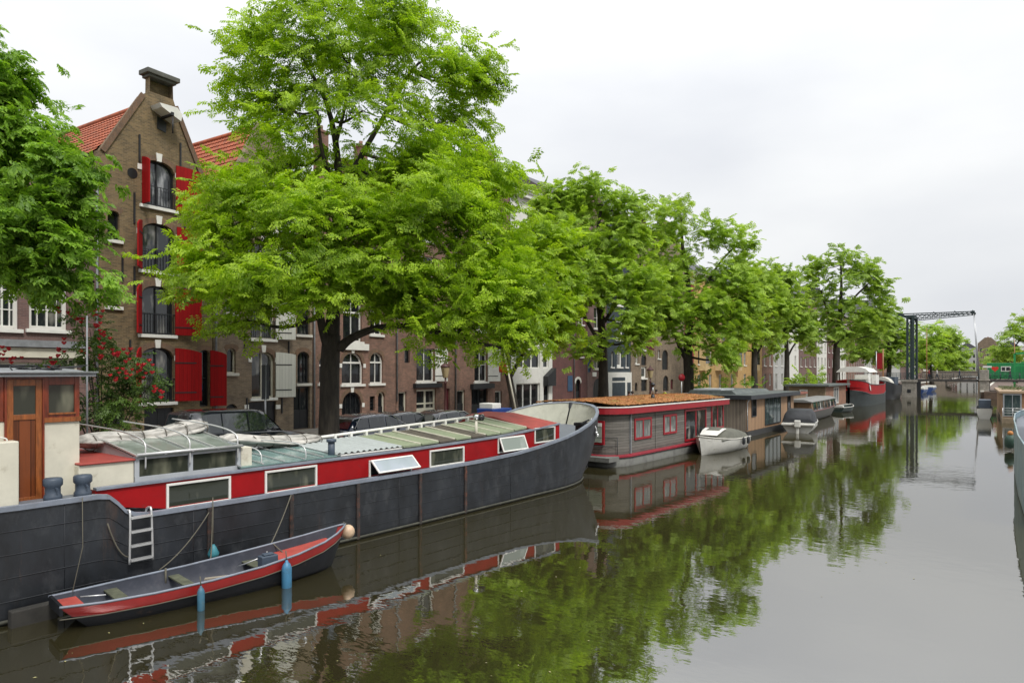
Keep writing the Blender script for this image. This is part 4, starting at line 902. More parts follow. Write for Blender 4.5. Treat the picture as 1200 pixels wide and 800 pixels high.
# ------------------------------------------------------------------ the big black barge with red deckhouse
M_hull = mat('blue_black_hull_paint', (0.014, 0.0165, 0.0205), 0.5, var=0.45, scale=1.3, dirt=((0.045, 0.048, 0.052), 0.35, 2.0), bump=0.2, bscale=2.2, stretch=(1, 1.3, .7))
def hull_mat():
    m = M_hull; n = m.node_tree.nodes; l = m.node_tree.links; b = n['Principled BSDF']
    tc = n.new('ShaderNodeTexCoord'); sp = n.new('ShaderNodeSeparateXYZ'); l.new(tc.outputs['Object'], sp.inputs[0])
    no = n.new('ShaderNodeTexNoise'); no.inputs['Scale'].default_value = 2.5; no.inputs['Detail'].default_value = 8; no.inputs['Roughness'].default_value = .75
    mp = n.new('ShaderNodeMapping'); mp.inputs['Scale'].default_value = (1, 1, 0.35); l.new(tc.outputs['Object'], mp.inputs[0]); l.new(mp.outputs[0], no.inputs[0])
    # scum line near the water
    a = n.new('ShaderNodeMath'); a.operation = 'MULTIPLY_ADD'; a.inputs[1].default_value = 0.17; l.new(no.outputs[0], a.inputs[0]); 
    s = n.new('ShaderNodeMath'); s.operation = 'SUBTRACT'; l.new(a.outputs[0], s.inputs[0]); l.new(sp.outputs[2], s.inputs[1]); a.inputs[2].default_value = 0.0
    r = n.new('ShaderNodeMapRange'); r.inputs[1].default_value = 0.0; r.inputs[2].default_value = 0.12; l.new(s.outputs[0], r.inputs[0])
    m1 = n.new('ShaderNodeMixRGB'); src = b.inputs['Base Color'].links[0].from_socket
    l.new(src, m1.inputs[1]); m1.inputs[2].default_value = (0.07, 0.066, 0.05, 1)
    f = n.new('ShaderNodeMath'); f.operation = 'MULTIPLY'; f.inputs[1].default_value = .8; l.new(r.outputs[0], f.inputs[0]); l.new(f.outputs[0], m1.inputs[0])
    # rust runs
    n2 = n.new('ShaderNodeTexNoise'); n2.inputs['Scale'].default_value = 1.6; n2.inputs['Detail'].default_value = 9; n2.inputs['Roughness'].default_value = .8
    mp2 = n.new('ShaderNodeMapping'); mp2.inputs['Scale'].default_value = (1, 1.6, 0.18); l.new(tc.outputs['Object'], mp2.inputs[0]); l.new(mp2.outputs[0], n2.inputs[0])
    r2 = n.new('ShaderNodeMapRange'); r2.inputs[1].default_value = .58; r2.inputs[2].default_value = .72; l.new(n2.outputs[0], r2.inputs[0])
    f2 = n.new('ShaderNodeMath'); f2.operation = 'MULTIPLY'; f2.inputs[1].default_value = .85; l.new(r2.outputs[0], f2.inputs[0])
    m2 = n.new('ShaderNodeMixRGB'); l.new(f2.outputs[0], m2.inputs[0]); l.new(m1.outputs[0], m2.inputs[1]); m2.inputs[2].default_value = (0.06, 0.035, 0.025, 1)
    l.new(m2.outputs[0], b.inputs['Base Color'])
hull_mat()
M_deck = mat('grey_deck_paint', (0.15, 0.165, 0.19), 0.6, var=0.15, dirt=((0.1, 0.1, 0.1), 0.2, 3))
M_gun = mat('light_grey_gunwale', (0.20, 0.225, 0.27), 0.5, var=0.15, dirt=((0.15, 0.14, 0.13), 0.2, 5))
M_red = mat('barge_red_paint', (0.30, 0.004, 0.006), 0.55, spec=.25, var=0.15, scale=1.2, dirt=((0.2, 0.02, 0.02), 0.2, 4))
M_redtop = mat('faded_red_roof_paint', (0.34, 0.05, 0.038), 0.6, var=0.15, dirt=((0.25, 0.06, 0.05), 0.3, 2))
M_bul = mat('cream_bulwark', (0.52, 0.52, 0.43), 0.6, var=0.08, dirt=((0.3, 0.28, 0.2), 0.15, 2))
M_wood = boards('varnished_wood', (0.13, 0.035, 0.010), 0.19, 'y', .45, .5, .3)
M_woodframe = mat('varnished_mahogany', (0.20, 0.034, 0.011), 0.3, var=0.4, scale=2, stretch=(6, 6, 1), coat=.4)
M_woodlight = mat('orange_varnish', (0.27, 0.08, 0.018), 0.35, var=0.35, scale=3, stretch=(6, 6, 1), coat=.3)
M_canvas = mat('rolled_canvas', (0.47, 0.45, 0.41), 0.9, var=0.4, scale=4, stretch=(1.5, .4, 1.5), bump=.5, bscale=8)  # strong tone variation paints darker folds into the cloth
M_hatch = mat('sage_green_hatch', (0.26, 0.30, 0.19), 0.7, var=0.12, dirt=((0.14, 0.15, 0.1), 0.25, 3))
M_hatchd = mat('brown_hatch', (0.10, 0.085, 0.065), 0.8, var=0.2)
M_ghouse = glass('greenhouse_glass', (0.20, 0.235, 0.20), .12, (0.30, 0.34, 0.30), 1.2)
M_ghouse2 = glass('teal_roof_glass', (0.17, 0.26, 0.245), .1, (0.26, 0.37, 0.35), 1.2)
M_curt = glass('curtained_glass', (0.035, 0.040, 0.03), .05, (0.17, 0.17, 0.12), 1.1, .8)
M_corr = mat('white_corrugated_sheet', (0.40, 0.43, 0.42), 0.5, var=0.06)
M_bluegrey = mat('blue_grey_paint', (0.055, 0.075, 0.105), 0.5, var=.15)
M_ghframe = mat('greenhouse_frame', (0.40, 0.42, 0.44), 0.5, var=.08)

BF = Frame(-16.25, 15.0, R(-2.2))
big = thing('houseboat_barge', 'long blue black barge houseboat with red deckhouse and varnished wheelhouse, nearest the camera', 'houseboat', (-16.25, 15.0, 0), BF.rz)
def bz(px, py, lx): ly, t = BF.on_x(px, lx); return ly, ZT(py, t)
HB = 2.62
#            ly     half-beam  zrail
ST = [(-20.6, 0.25, 2.55), (-20.2, .9, 2.5), (-19, 1.7, 2.35), (-17.5, 2.2, 2.2), (-15.5, 2.5, 2.1), (-13, 2.6, 2.05), (-10.3, HB, 2.02), (-9.05, HB, 2.03), (-8.85, HB, 2.0), (-8.7, HB, 1.86), (-8.55, HB, 1.68), (-8.35, HB, 1.58), (-8.1, HB, 1.54), (-6, HB, 1.53), (-3, HB, 1.53), (0, HB, 1.53), (2, HB, 1.55), (4, 2.61, 1.62),
      (5.5, 2.58, 1.74), (7, 2.60, 1.93), (8, 2.58, 2.12), (8.8, 2.52, 2.32), (9.5, 2.38, 2.52), (10.1, 2.12, 2.70), (10.6, 1.75, 2.84), (10.95, 1.3, 2.93), (11.2, .75, 2.98), (11.3, .1, 3.0)]
def hullsec(y, b, zr, inset=0.0, zlow=None):
    f = max(0, (y - 6) / 5.06); st = max(0, (-15 - y) / 5.6)      # bow and stern: finer at the waterline
    fb = 1 - .50 * f ** 2 - .5 * st ** 1.5
    rows = [(1.0, zr), (1.0 + .0 * f, zr * .72), (1 - (1 - fb) * .3, zr * .42), (fb, .12), (fb * .97, -.1), (fb * .9, -.55)]
    yo = lambda z: y - (0.5 * f ** 3) * (1 - max(0, z) / zr)       # the stem rakes back
    L = [(-b * q + inset, yo(z), z) for q, z in rows]; Rr = [(b * q - inset, yo(z), z) for q, z in rows][::-1]
    return L, Rr
mb = MB(); mb.loft([sum(hullsec(*s), []) for s in ST], 0, True); mb.tube([(0, 11.3 - .57 * (1 - z / 3.0), z) for z in (3.0, 2.3, 1.6, .9, .2, -.5)], .11, 8); mb.build('hull', M_hull, big)
# gunwale strip along the rail and the inner face of the bulwark
def rail_y(y): 
    ys = [s[0] for s in ST]; return float(np.interp(y, ys, [s[1] for s in ST])), float(np.interp(y, ys, [s[2] for s in ST]))
g = MB()
g.loft([[(s * (b - .10), y - (.05 if y > 10 else 0), zr + .0), (s * (b - .10), y, zr + .035), (s * (b + .035), y + (.03 if y > 10.8 else 0), zr + .035), (s * (b + .035), y, zr - .05), (s * (b + .004), y, zr - .05)] for s in (-1,) for (y, b, zr) in ST] , 0, False)
g.loft([[(s * max(.01, b - .10), y - (.05 if y > 10 else 0), zr + .0), (s * max(.01, b - .10), y, zr + .035), (s * (b + .035), y + (.03 if y > 10.8 else 0), zr + .035), (s * (b + .035), y, zr - .05), (s * (b + .004), y, zr - .05)] for s in (1,) for (y, b, zr) in ST], 0, False)
g.build('gunwale', M_gun, big)
bow = [s for s in ST if s[0] >= 4]; zd = lambda y: float(np.interp(y, [-21, -8.9, -8.7, -8.1, 2, 6, 9, 11.1], [1.98, 1.98, 1.72, 1.50, 1.52, 1.62, 1.85, 2.05]))
for s in (-1, 1):
    bw = MB()
    bw.loft([[(s * max(.01, b - .06), y - .03, zr - .005), (s * max(.01, (b - .06) * (.995 - .06 * max(0, (y - 6) / 5.06) ** 2)), y - .06 - .34 * max(0, (y - 6) / 5.06) ** 3, zd(y) - .05)] for (y, b, zr) in bow], 0, True)
    bw.build('bulwark_lining', M_bul, big); bw = MB()
    bw.loft([[(s * (b - .06), y, zr - .005), (s * (b - .06), y, 1.6)] for (y, b, zr) in ST if y <= -8.7], 0, True)
    bw.build('bulwark_lining', M_bul, big)
dk = MB(); dk.loft([[(-max(.02, (b - .05) * (1 - .05 * max(0, (y - 6) / 5.06) ** 2)), y - .04 - .36 * max(0, (y - 6) / 5.06) ** 3, zd(y)), (0, y - .04 - .36 * max(0, (y - 6) / 5.06) ** 3, zd(y) + .03), (max(.02, (b - .05) * (1 - .05 * max(0, (y - 6) / 5.06) ** 2)), y - .04 - .36 * max(0, (y - 6) / 5.06) ** 3, zd(y))] for (y, b, zr) in ST], 0, True)
dk.build('deck', M_deck, big)
# strakes: thin plate edges along the hull
sk = MB()
for fr_ in (.80, .60, .40, .2):
    for s in (1,):
        pts = []
        for (y, b, zr) in ST[2:-3]:
            f = max(0, (y - 6) / 5.06); z = zr * fr_ if fr_ < .5 else min(1.53, zr) * fr_ + max(0, zr - 1.53) * (fr_)
            bb = b * (1 - (.50 * f ** 2) * max(0, (1 - z / zr)) * .75)
            pts.append((s * (bb + .004), y - .5 * f ** 3 * (1 - z / zr), z))
        sk.tube(pts, .011, 4)
sk.build('strake', M_hull, big)
for ly_s in (-11.3, -9.6, -7.2, -4.9, -1.4, 1.1, 3.6, 6.3):
    b, zr = rail_y(ly_s); MB().tube([(b + .003, ly_s, zr - .05), (b + .003, ly_s, .02)] if ly_s < 6 else [(b + .003, ly_s, zr - .05), (b * .995 + .003, ly_s, .9)], .007, 4).build('plate_seam', M_hull, big)
for px in (245, 341, 419, 492, 545):
    ly, t = BF.on_x(px, HB); b, zr = rail_y(ly)
    MB().box(b + .0, b + .05, ly - .05, ly + .05, .02, zr - .06).build('rubbing_post', mat('rusty_brown_strip', (.035, .028, .025), .8, var=.4, scale=4, dirt=((.16, .05, .025), .4, 5)), big, bevel=.012)
# rounded wale near the water at the bow
wl = MB()
pts = [(float(np.interp(y, [s[0] for s in ST], [s[1] for s in ST])) * (1 - .50 * max(0, (y - 6) / 5.06) ** 2 * .95) + .02, y - .5 * max(0, (y - 6) / 5.06) ** 3 * .95, .07) for y in np.linspace(-14, 10.4, 30)]
wl.tube(pts, .035, 6); wl.build('waterline_wale', mat('weedy_wale', (.06, .06, .045), .8, var=.3, scale=5), big)

# --- deckhouse coaming (red) with white windows
CX = 2.22                                            # coaming plane, local x
y0r, _ = BF.on_x(112, CX); y1r, _ = BF.on_x(655.5, CX)
ctop = lambda y: float(np.interp(y, [-9, 0, 4, 7.4], [2.08, 2.10, 2.18, 2.42]))
cbot = lambda y: zd(y) + .02
wins = []
for (a, b_, ya, yb, op) in ((194.5, 270, 562, 592, 0), (310, 371, 548, 575, 0), (432, 482, 536, 557, 1), (503, 543.5, 525, 545, 0), (583, 613, 511, 529, 2), (626, 650, 500, 518, 0)):
    ly0, t0 = BF.on_x(a, CX); ly1, t1 = BF.on_x(b_, CX); c = (a + b_) / 2; _, tc_ = BF.on_x(c, CX)
    wins.append((ly0, ly1, ZT(yb, tc_) , ZT(ya, tc_), op))
cm = MB(); ys = sorted(set([y0r, y1r] + [w[i] for w in wins for i in (0, 1)] + list(np.linspace(y0r + .3, y1r - .3, 9))))
for a, b_ in zip(ys, ys[1:]):
    w = [w for w in wins if w[0] - 1e-6 <= a and b_ <= w[1] + 1e-6]
    seg = [(cbot(a), cbot(b_), ctop(a), ctop(b_))] if not w else [(cbot(a), cbot(b_), max(w[0][2], cbot(a) + .02), max(w[0][2], cbot(b_) + .02)), (w[0][3], w[0][3], max(ctop(a), w[0][3] + .02), max(ctop(b_), w[0][3] + .02))]
    for q in seg: cm.quad((CX, a, q[0]), (CX, b_, q[1]), (CX, b_, q[3]), (CX, a, q[2]))
for a, b_ in zip(ys, ys[1:]): cm.quad((-CX, a, cbot(a)), (-CX, b_, cbot(b_)), (-CX, b_, ctop(b_)), (-CX, a, ctop(a)))
cm.quad((-CX, y1r, cbot(y1r)), (CX, y1r, cbot(y1r)), (CX, y1r, ctop(y1r)), (-CX, y1r, ctop(y1r)))
cm.quad((-CX, y0r, cbot(y0r)), (CX, y0r, cbot(y0r)), (CX, y0r, ctop(y0r)), (-CX, y0r, ctop(y0r)))
cm.build('coaming', M_red, big)
MB().loft([[(CX + .05, y, ctop(y) + .0), (CX + .05, y, ctop(y) + .05), (CX - .12, y, ctop(y) + .05), (CX - .12, y, ctop(y))] for y in np.linspace(y0r, y1r - .0, 14)], 0, False, True, True).build('coaming_cap', M_gun, big)
for (a, b_, z0, z1, op) in wins:
    f = MB(); x = CX
    f.box(x - .03, x + .035, a, b_, z0, z0 + .05).box(x - .03, x + .035, a, b_, z1 - .05, z1).box(x - .03, x + .035, a, a + .05, z0 + .05, z1 - .05).box(x - .03, x + .035, b_ - .05, b_, z0 + .05, z1 - .05)
    w = f.build('window', M_white, big, bevel=.006)
    if op == 0: MB().box(x - .02, x - .005, a + .04, b_ - .04, z0 + .04, z1 - .04).build('pane', M_curt, w)
    else:
        MB().box(x - .35, x - .34, a + .04, b_ - .04, z0 + .04, z1 - .04).build('interior_shade_panel', M_black, w)  # black panel painted as the shade inside the open window
        ang = R(48 if op == 1 else 22); H = (z1 - z0) * .95
        Mx = Matrix.Translation((x + .05, 0, z1 - .01)) @ Matrix.Rotation(-ang, 4, 'Y')
        s = MB().box(0, .03, a + .02, b_ - .02, -H, -H + .045, 0, Mx).box(0, .03, a + .02, b_ - .02, -.045, 0, 0, Mx).box(0, .03, a + .02, a + .07, -H + .045, -.045, 0, Mx).box(0, .03, b_ - .07, b_ - .02, -H + .045, -.045, 0, Mx)
        o = s.build('open_sash', M_white, w); MB().box(.008, .02, a + .06, b_ - .06, -H + .04, -.04, 0, Mx).build('sash_pane', glass('painted_sky_glass', (.30, .34, .38), .08, (.38, .41, .44), 1, 1.0) if op == 1 else M_ghouse, o)  # sky reflection is painted into the pale pane colour of the wide open sash

# --- superstructure roofs. ridge at lx 0, eaves at CX
def Y(px, lx=CX): return BF.on_x(px, lx)[0]
# white box with red top
ya, yb = Y(92, 1.95), Y(157, 1.95); bx = MB()
bx.box(-1.9, 1.95, ya, yb, 1.75, 2.56, 0).box(-1.95, 2.0, ya, yb + .02, 2.561, 2.60, 1)
bx.build('deckhouse_front', [M_cream, M_redtop], big, bevel=.015)
# greenhouse section
yb2 = Y(281, 1.95); ya2 = yb + .01
zg0, zg1 = 2.18, 2.62
gh = MB(); 
gh.box(1.9, 1.98, ya2, yb2, zg0 - .1, zg0 + .03).box(1.9, 1.98, ya2, yb2, zg1 - .05, zg1 + .02).box(-1.98, -1.9, ya2, yb2, zg0 - .1, zg1 + .02)
ym = (ya2 + yb2) / 2
for yy_ in (ya2 + .04, ym, yb2 - .04): gh.box(1.902, 1.978, yy_ - .045, yy_ + .045, zg0 + .031, zg1 - .051)
gh.box(-1.9, 1.9, yb2 - .06, yb2, zg0 - .1, zg1 + .1).prism([(-1.89, zg0 - .1), (1.89, zg0 - .1), (1.89, zg1 + .01), (0, zg1 + .26), (-1.89, zg1 + .01)], ya2 + .003, ya2 + .04, 'xz')
fr_ = gh.build('greenhouse_frame', M_ghframe, big)
MB().box(1.92, 1.935, ya2 + .1, yb2 - .1, zg0 + .03, zg1 - .05).build('side_pane', M_curt, fr_)
gr = MB()
for i in range(4):
    a = ya2 + (yb2 - ya2) * i / 4; b_ = ya2 + (yb2 - ya2) * (i + 1) / 4
    gr.box(0, 2.06, a + .02, b_ - .02, -.01, .01, 0, Matrix.Translation((0, 0, zg1 + .28)) @ Matrix.Rotation(math.atan2(.26, 2.0), 4, 'Y'))
gr.box(-2.0, 0, ya2, yb2, -.01, .01, 0, Matrix.Translation((0, 0, zg1 + .28)) @ Matrix.Rotation(-math.atan2(.26, 2.0), 4, 'Y'))
rf = gr.build('glass_roof', M_ghouse, big)
bars = MB()
for i in range(5):
    a = ya2 + (yb2 - ya2) * i / 4; bars.bar((0, a, zg1 + .31), (2.08, a, zg1 + .04), .045, .03)
bars.tube([(2.06, ya2, zg1 + .06), (2.06, yb2, zg1 + .06)], .03); bars.build('glazing_bars', M_alu, rf)
# white curved rails over the glass
for px_ in (170, 222, 278):
    yq = Y(px_, 2.0); MB().tube(smooth_path([Vector((-.1, yq - .5, zg1 + .62)), Vector((1.2, yq - .15, zg1 + .5)), Vector((1.9, yq, zg1 + .33)), Vector((2.02, yq, zg1 + .05)), Vector((2.02, yq, zg1 - .25))]), .018, 6).build('hoop_rail', M_alu, rf)
MB().box(1.7, 2.0, yb2 + .01, yb2 + .28, 2.0, 2.62).build('cream_post', M_cream, big, bevel=.01)
# low teal glass roof, then corrugated panel, then hatch boards: sloping from ridge to eave
rz0 = lambda y: ctop(y) + float(np.interp(y, [-6, 0, 8], [.20, .24, .36]))
def slope_panel(ya, yb, name, m, parent=big, lift=0, thick=.03, x0=0.06, x1=2.12, wav=0):
    p = MB()
    e0, e1 = ctop(ya) + .07 + lift, ctop(yb) + .07 + lift; r0, r1 = rz0(ya) + lift, rz0(yb) + lift
    if wav:
        n = int((yb - ya) / .05); secs = []
        for x, q in ((x0, 1), (x1, 0)):
            secs.append([(x, ya + (yb - ya) * i / n, (e0 + (e1 - e0) * i / n) * (1 - q) + (r0 + (r1 - r0) * i / n) * q + wav * (i % 4 in (1, 2))) for i in range(n + 1)])
        p.loft(secs, 0, True); p.build(name, m, parent); return
    p.add([(x0, ya, r0), (x1, ya, e0), (x1, yb, e1), (x0, yb, r1), (x0, ya, r0 + thick), (x1, ya, e0 + thick), (x1, yb, e1 + thick), (x0, yb, r1 + thick)], [(0, 1, 2, 3), (4, 5, 6, 7), (0, 1, 5, 4), (1, 2, 6, 5), (2, 3, 7, 6), (3, 0, 4, 7)])
    return p.build(name, m, parent)
under = MB(); ys_ = list(np.linspace(Y(285), Y(620), 8))
under.loft([[(-2.2, y, ctop(y) + .045), (0, y, rz0(y) - .04), (2.16, y, ctop(y) + .055)] for y in ys_], 0, False); under.build('roof_deck', M_lead, big)
ta, tb = Y(285), Y(402)
g2 = slope_panel(ta, tb, 'teal_glass_roof', M_ghouse2)
bb_ = MB()
for i in range(6):
    y = ta + (tb - ta) * i / 5; bb_.bar((0.06, y, rz0(y) + .05), (2.13, y, ctop(y) + .12), .04, .03)
bb_.build('glazing_bars', M_alu, g2)
for px_ in (305, 357):
    yq = Y(px_, 2.0); MB().tube(smooth_path([Vector((.2, yq - .3, rz0(yq) + .28)), Vector((1.5, yq - .1, ctop(yq) + .5)), Vector((1.98, yq, ctop(yq) + .38)), Vector((2.05, yq, ctop(yq) + .08))]), .016, 6).build('hoop_rail', M_alu, g2)
slope_panel(Y(398), Y(474), 'corrugated_panel', M_corr, wav=.04, lift=.05); slope_panel(Y(398), Y(474), 'panel_base', M_white, lift=.0)
ya_ = Y(476); ye = Y(621); nb = 8
for i in range(nb):
    a = ya_ + (ye - ya_) * i / nb; b_ = ya_ + (ye - ya_) * (i + 1) / nb - .05
    o = slope_panel(a, b_, 'hatch_board', M_hatch if i not in (2, 4) else M_hatchd, lift=.02 + .01 * (i % 2), thick=.05)
    e = MB(); e.bar((.08, b_ - .03, rz0(b_) + .105), (2.10, b_ - .03, ctop(b_) + .155), .07, .03); e.build('white_edge', M_cream, o)
# ridge pole with knobs
rp = MB(); a, b_ = -1.2, 5.2
rp.tube([(0, Y(352, 0), rz0(0) + .1), (0, Y(566, 0), rz0(Y(566, 0)) + .16)], .045, 8)
for i in range(14):
    y = Y(352, 0) + (Y(560, 0) - Y(352, 0)) * i / 13; rp.box(-.06, .06, y - .04, y + .04, rz0(y) + .02, rz0(y) + .2)
rp.build('ridge_pole', M_white, big)
# red forward hatch house
fa, fb_ = Y(624), y1r + .01
fh = MB(); fh.add([(-1.5, fa, 2.2), (CX + .03, fa, ctop(fa) + .052), (CX + .03, fb_, ctop(fb_) + .03), (-1.5, fb_, 2.3), (-1.0, fa, rz0(fa) + .10), (.4, fa, rz0(fa) + .1), (.4, fb_ - .5, rz0(fb_) + .05), (-1.0, fb_ - .5, rz0(fb_) + .05)],
                  [(1, 2, 6, 5), (2, 3, 7, 6), (3, 0, 4, 7), (0, 1, 5, 4), (4, 5, 6, 7)])
fh.build('red_hatch_house', M_redtop, big)
# silver ventilator on a post, deck posts
yv = Y(562, 1.9); v = MB().tube([(1.75, yv, ctop(yv)), (1.75, yv, ctop(yv) + .62)], .05, 10, 0).build('ventilator_post', M_cream, big)
MB().sphere((1.75, yv, ctop(yv) + .72), .12, 0, 12).build('silver_ball', mat('chrome_ball', (.6, .6, .6), .12, 1, var=.02), v); MB().lathe([(.1, 0), (.13, .08), (.13, .16), (.06, .2)], (1.85, yv + .12, ctop(yv) + .6), 10).build('black_cowl', M_black, v)
yv = Y(387, 1.9); MB().tube([(1.95, yv, ctop(yv)), (1.95, yv, ctop(yv) + .45)], .09, 12).lathe([(.13, 0), (.13, .07), (.0, .09)], (1.95, yv, ctop(yv) + .45), 12).build('vent_pipe', M_bluegrey, big)
# poop: bollards, wheelhouse
for pxb in (62, 97):
    yv = Y(pxb, 2.25); o = MB().lathe([(.15, 0), (.15, .1), (.125, .14), (.125, .26), (.16, .30), (.16, .40), (.14, .43), (0.01, .44)], (2.25, yv, 1.99), 16).box(2.03, 2.47, yv - .015, yv + .015, 2.22, 2.25).build('bollard', M_bluegrey, big)
WX = 1.75                                             # wheelhouse side plane
wy = lambda px: BF.on_x(px, WX)[0]
_, tw = BF.on_x(50, WX); wz = lambda py: ZT(py, tw)
WY0, WY1 = -13.6, wy(93)
wh = MB()
zsill = wz(492)
# lower part (cream), with door cut
dy0, dy1 = wy(6), wy(50)
wh.box(WX - .06, WX, dy1, WY1, 1.7, zsill, 1).box(WX - .06, WX, WY0, dy0, 1.7, zsill, 1).box(-WX, -WX + .06, WY0, WY1, 1.7, zsill, 1).box(-WX + .06, WX - .06, WY1 - .06, WY1, 1.7, zsill, 1).box(-WX + .06, WX - .06, WY0, WY0 + .06, 1.7, zsill, 1)
wh.build('wheelhouse_base', [M_woodframe, M_cream], big)
u = MB(); zt_ = wz(438)
def panel(y0, y1, x, z0, z1, wy0, wy1, wz0, wz1, m=0):   # wooden wall with one window hole on plane x
    u.box(x - .07, x, y0, wy0, z0, z1, m).box(x - .07, x, wy1, y1, z0, z1, m).box(x - .07, x, wy0, wy1, z0, wz0, m).box(x - .07, x, wy0, wy1, wz1, z1, m)
panel(dy1 + .02, WY1, WX + .02, zsill + .001, zt_, wy(57), wy(87), wz(484), wz(451))
panel(WY0, dy0 - .02, WX + .02, zsill + .001, zt_, -13.0, dy0 - .3, wz(484), wz(451))
u.box(-WX, -WX + .07, WY0, WY1, zsill, zt_)
for (a, b_) in ((-WX + .07, -1.3), (-.75, -.2), (.3, .85), (1.35, WX - .05)): u.box(a, b_, WY1 - .07, WY1, zsill + .4, zt_ - .12); u.box(a, b_, WY0, WY0 + .07, zsill + .4, zt_ - .12)
u.box(-WX + .07, WX - .05, WY1 - .07, WY1, zsill, zsill + .4).box(-WX + .07, WX - .05, WY1 - .07, WY1, zt_ - .12, zt_).box(-WX + .07, WX - .05, WY0, WY0 + .07, zsill, zsill + .4).box(-WX + .07, WX - .05, WY0, WY0 + .07, zt_ - .12, zt_)
uu = u.build('wheelhouse_cabin', M_woodframe, big, bevel=.012)
MB().box(WX - .03, WX - .02, wy(56), wy(88), wz(485), wz(450)).box(WX - .03, WX - .02, -13.1, dy0 - .28, wz(485), wz(450)).box(-1.65, 1.65, WY1 - .04, WY1 - .03, zsill + .3, zt_ - .1).build('cabin_pane', M_curt, uu)
MB().box(WX + .021, WX + .05, wy(56) , wy(88), wz(486), wz(484)).box(WX + .021, WX + .04, wy(51), wy(94), wz(495), wz(489.5)).build('window_ledge', M_woodlight, uu)
d = MB(); x = WX + .03
d.box(x - .05, x, dy0 + .02, dy0 + .12, 1.82, zt_ - .1, 0).box(x - .05, x, dy1 - .12, dy1 - .02, 1.82, zt_ - .1, 0)
zz0, zz1 = wz(484.5), wz(455)
d.box(x - .05, x, dy0 + .12, dy1 - .12, zt_ - .22, zt_ - .1, 0).box(x - .05, x, dy0 + .12, dy1 - .12, zz0 - .1, zz0, 0).box(x - .045, x - .02, dy0 + .12, dy1 - .12, 1.95, zz0 - .1, 1).box(x - .05, x, dy0 + .12, dy1 - .12, 1.82, 2.05, 0)
dd = d.build('wheelhouse_door', [M_woodlight, M_wood], big, bevel=.006)
MB().box(x - .035, x - .025, dy0 + .12, dy1 - .12, zz0, zt_ - .22).build('door_pane', M_curt, dd)
MB().box(x - .05, x + .015, dy0 - .02, dy1 + .02, zt_ - .095, zt_ - .03).box(x - .05, x + .01, dy0 - .02, dy0 + .015, 1.8, zt_ - .1).box(x - .05, x + .01, dy1 - .015, dy1 + .02, 1.8, zt_ - .1).build('door_frame', M_woodframe, big)
ro = MB().loft([[(-WX - .25, y, zt_ + .01), (-WX * .5, y, zt_ + .09), (0, y, zt_ + .12), (WX * .5, y, zt_ + .09), (WX + .22, y, zt_ + .01), (WX + .22, y, zt_ - .05), (0, y, zt_ - .01), (-WX - .25, y, zt_ - .05)] for y in (WY0 - .3, WY1 + .22)], 0, False, True, True).build('wheelhouse_roof', M_lead, big)
MB().tube([(WX + .24, WY0 - .3, zt_ + .03), (WX + .24, WY1 + .25, zt_ + .03)], .022, 6).build('roof_rail', M_steel, ro)
rd = random.Random(12)
for i in range(7):
    y_c = WY1 - .15 - rd.random() * 1.6; MB().tube(smooth_path([Vector((WX + .1 + rd.uniform(-.3, .1), y_c + rd.uniform(-.35, .35), zt_ + .07 + rd.uniform(0, .10))) for _ in range(5)]), .012, 5).build('roof_cable', M_black, ro)
# white locker at the stern side, left edge of the picture
ly0 = BF.on_x(22, 2.1)[0]; MB().box(1.8, 2.12, -13.4, ly0, 1.72, ZT(517, BF.on_x(15, 2.1)[1])).build('stern_locker', M_cream, big, bevel=.02)
lz = ZT(517, BF.on_x(15, 2.1)[1])
MB().tube(smooth_path([Vector((2.0, ly0 - .6, lz)), Vector((2.0, ly0 - .58, lz + .06)), Vector((2.0, ly0 - .3, lz + .08)), Vector((2.0, ly0 - .17, lz + .05)), Vector((2.0, ly0 - .15, lz))]), .014, 6).build('locker_rail', M_white, big)
# anchor winch at the bow
yv = BF.on_x(680, 1.7)[0] ; zz = zd(yv)
wn_ = MB().box(1.85, 2.1, 8.75, 8.95, 1.8, 2.25).tube([(1.75, 8.85, 2.28), (2.2, 8.85, 2.28)], .07, 12).tube([(2.0, 8.9, 2.3), (2.3, 9.1, 2.46)], .035).box(1.95, 2.2, 8.65, 9.15, 2.26, 2.36)
wn_.build('anchor_winch', M_black, big, bevel=.02)
pa = BF.on_x(692, 2.25)[0]
MB().tube([(2.22, 9.35, 2.50), (2.42, 9.42, 2.1), (2.44, 9.44, 1.9)], .028, 8).sphere((2.47, 9.44, 1.83), .07, 0).sphere((2.47, 9.36, 1.93), .06, 0).build('anchor', M_alu, big)
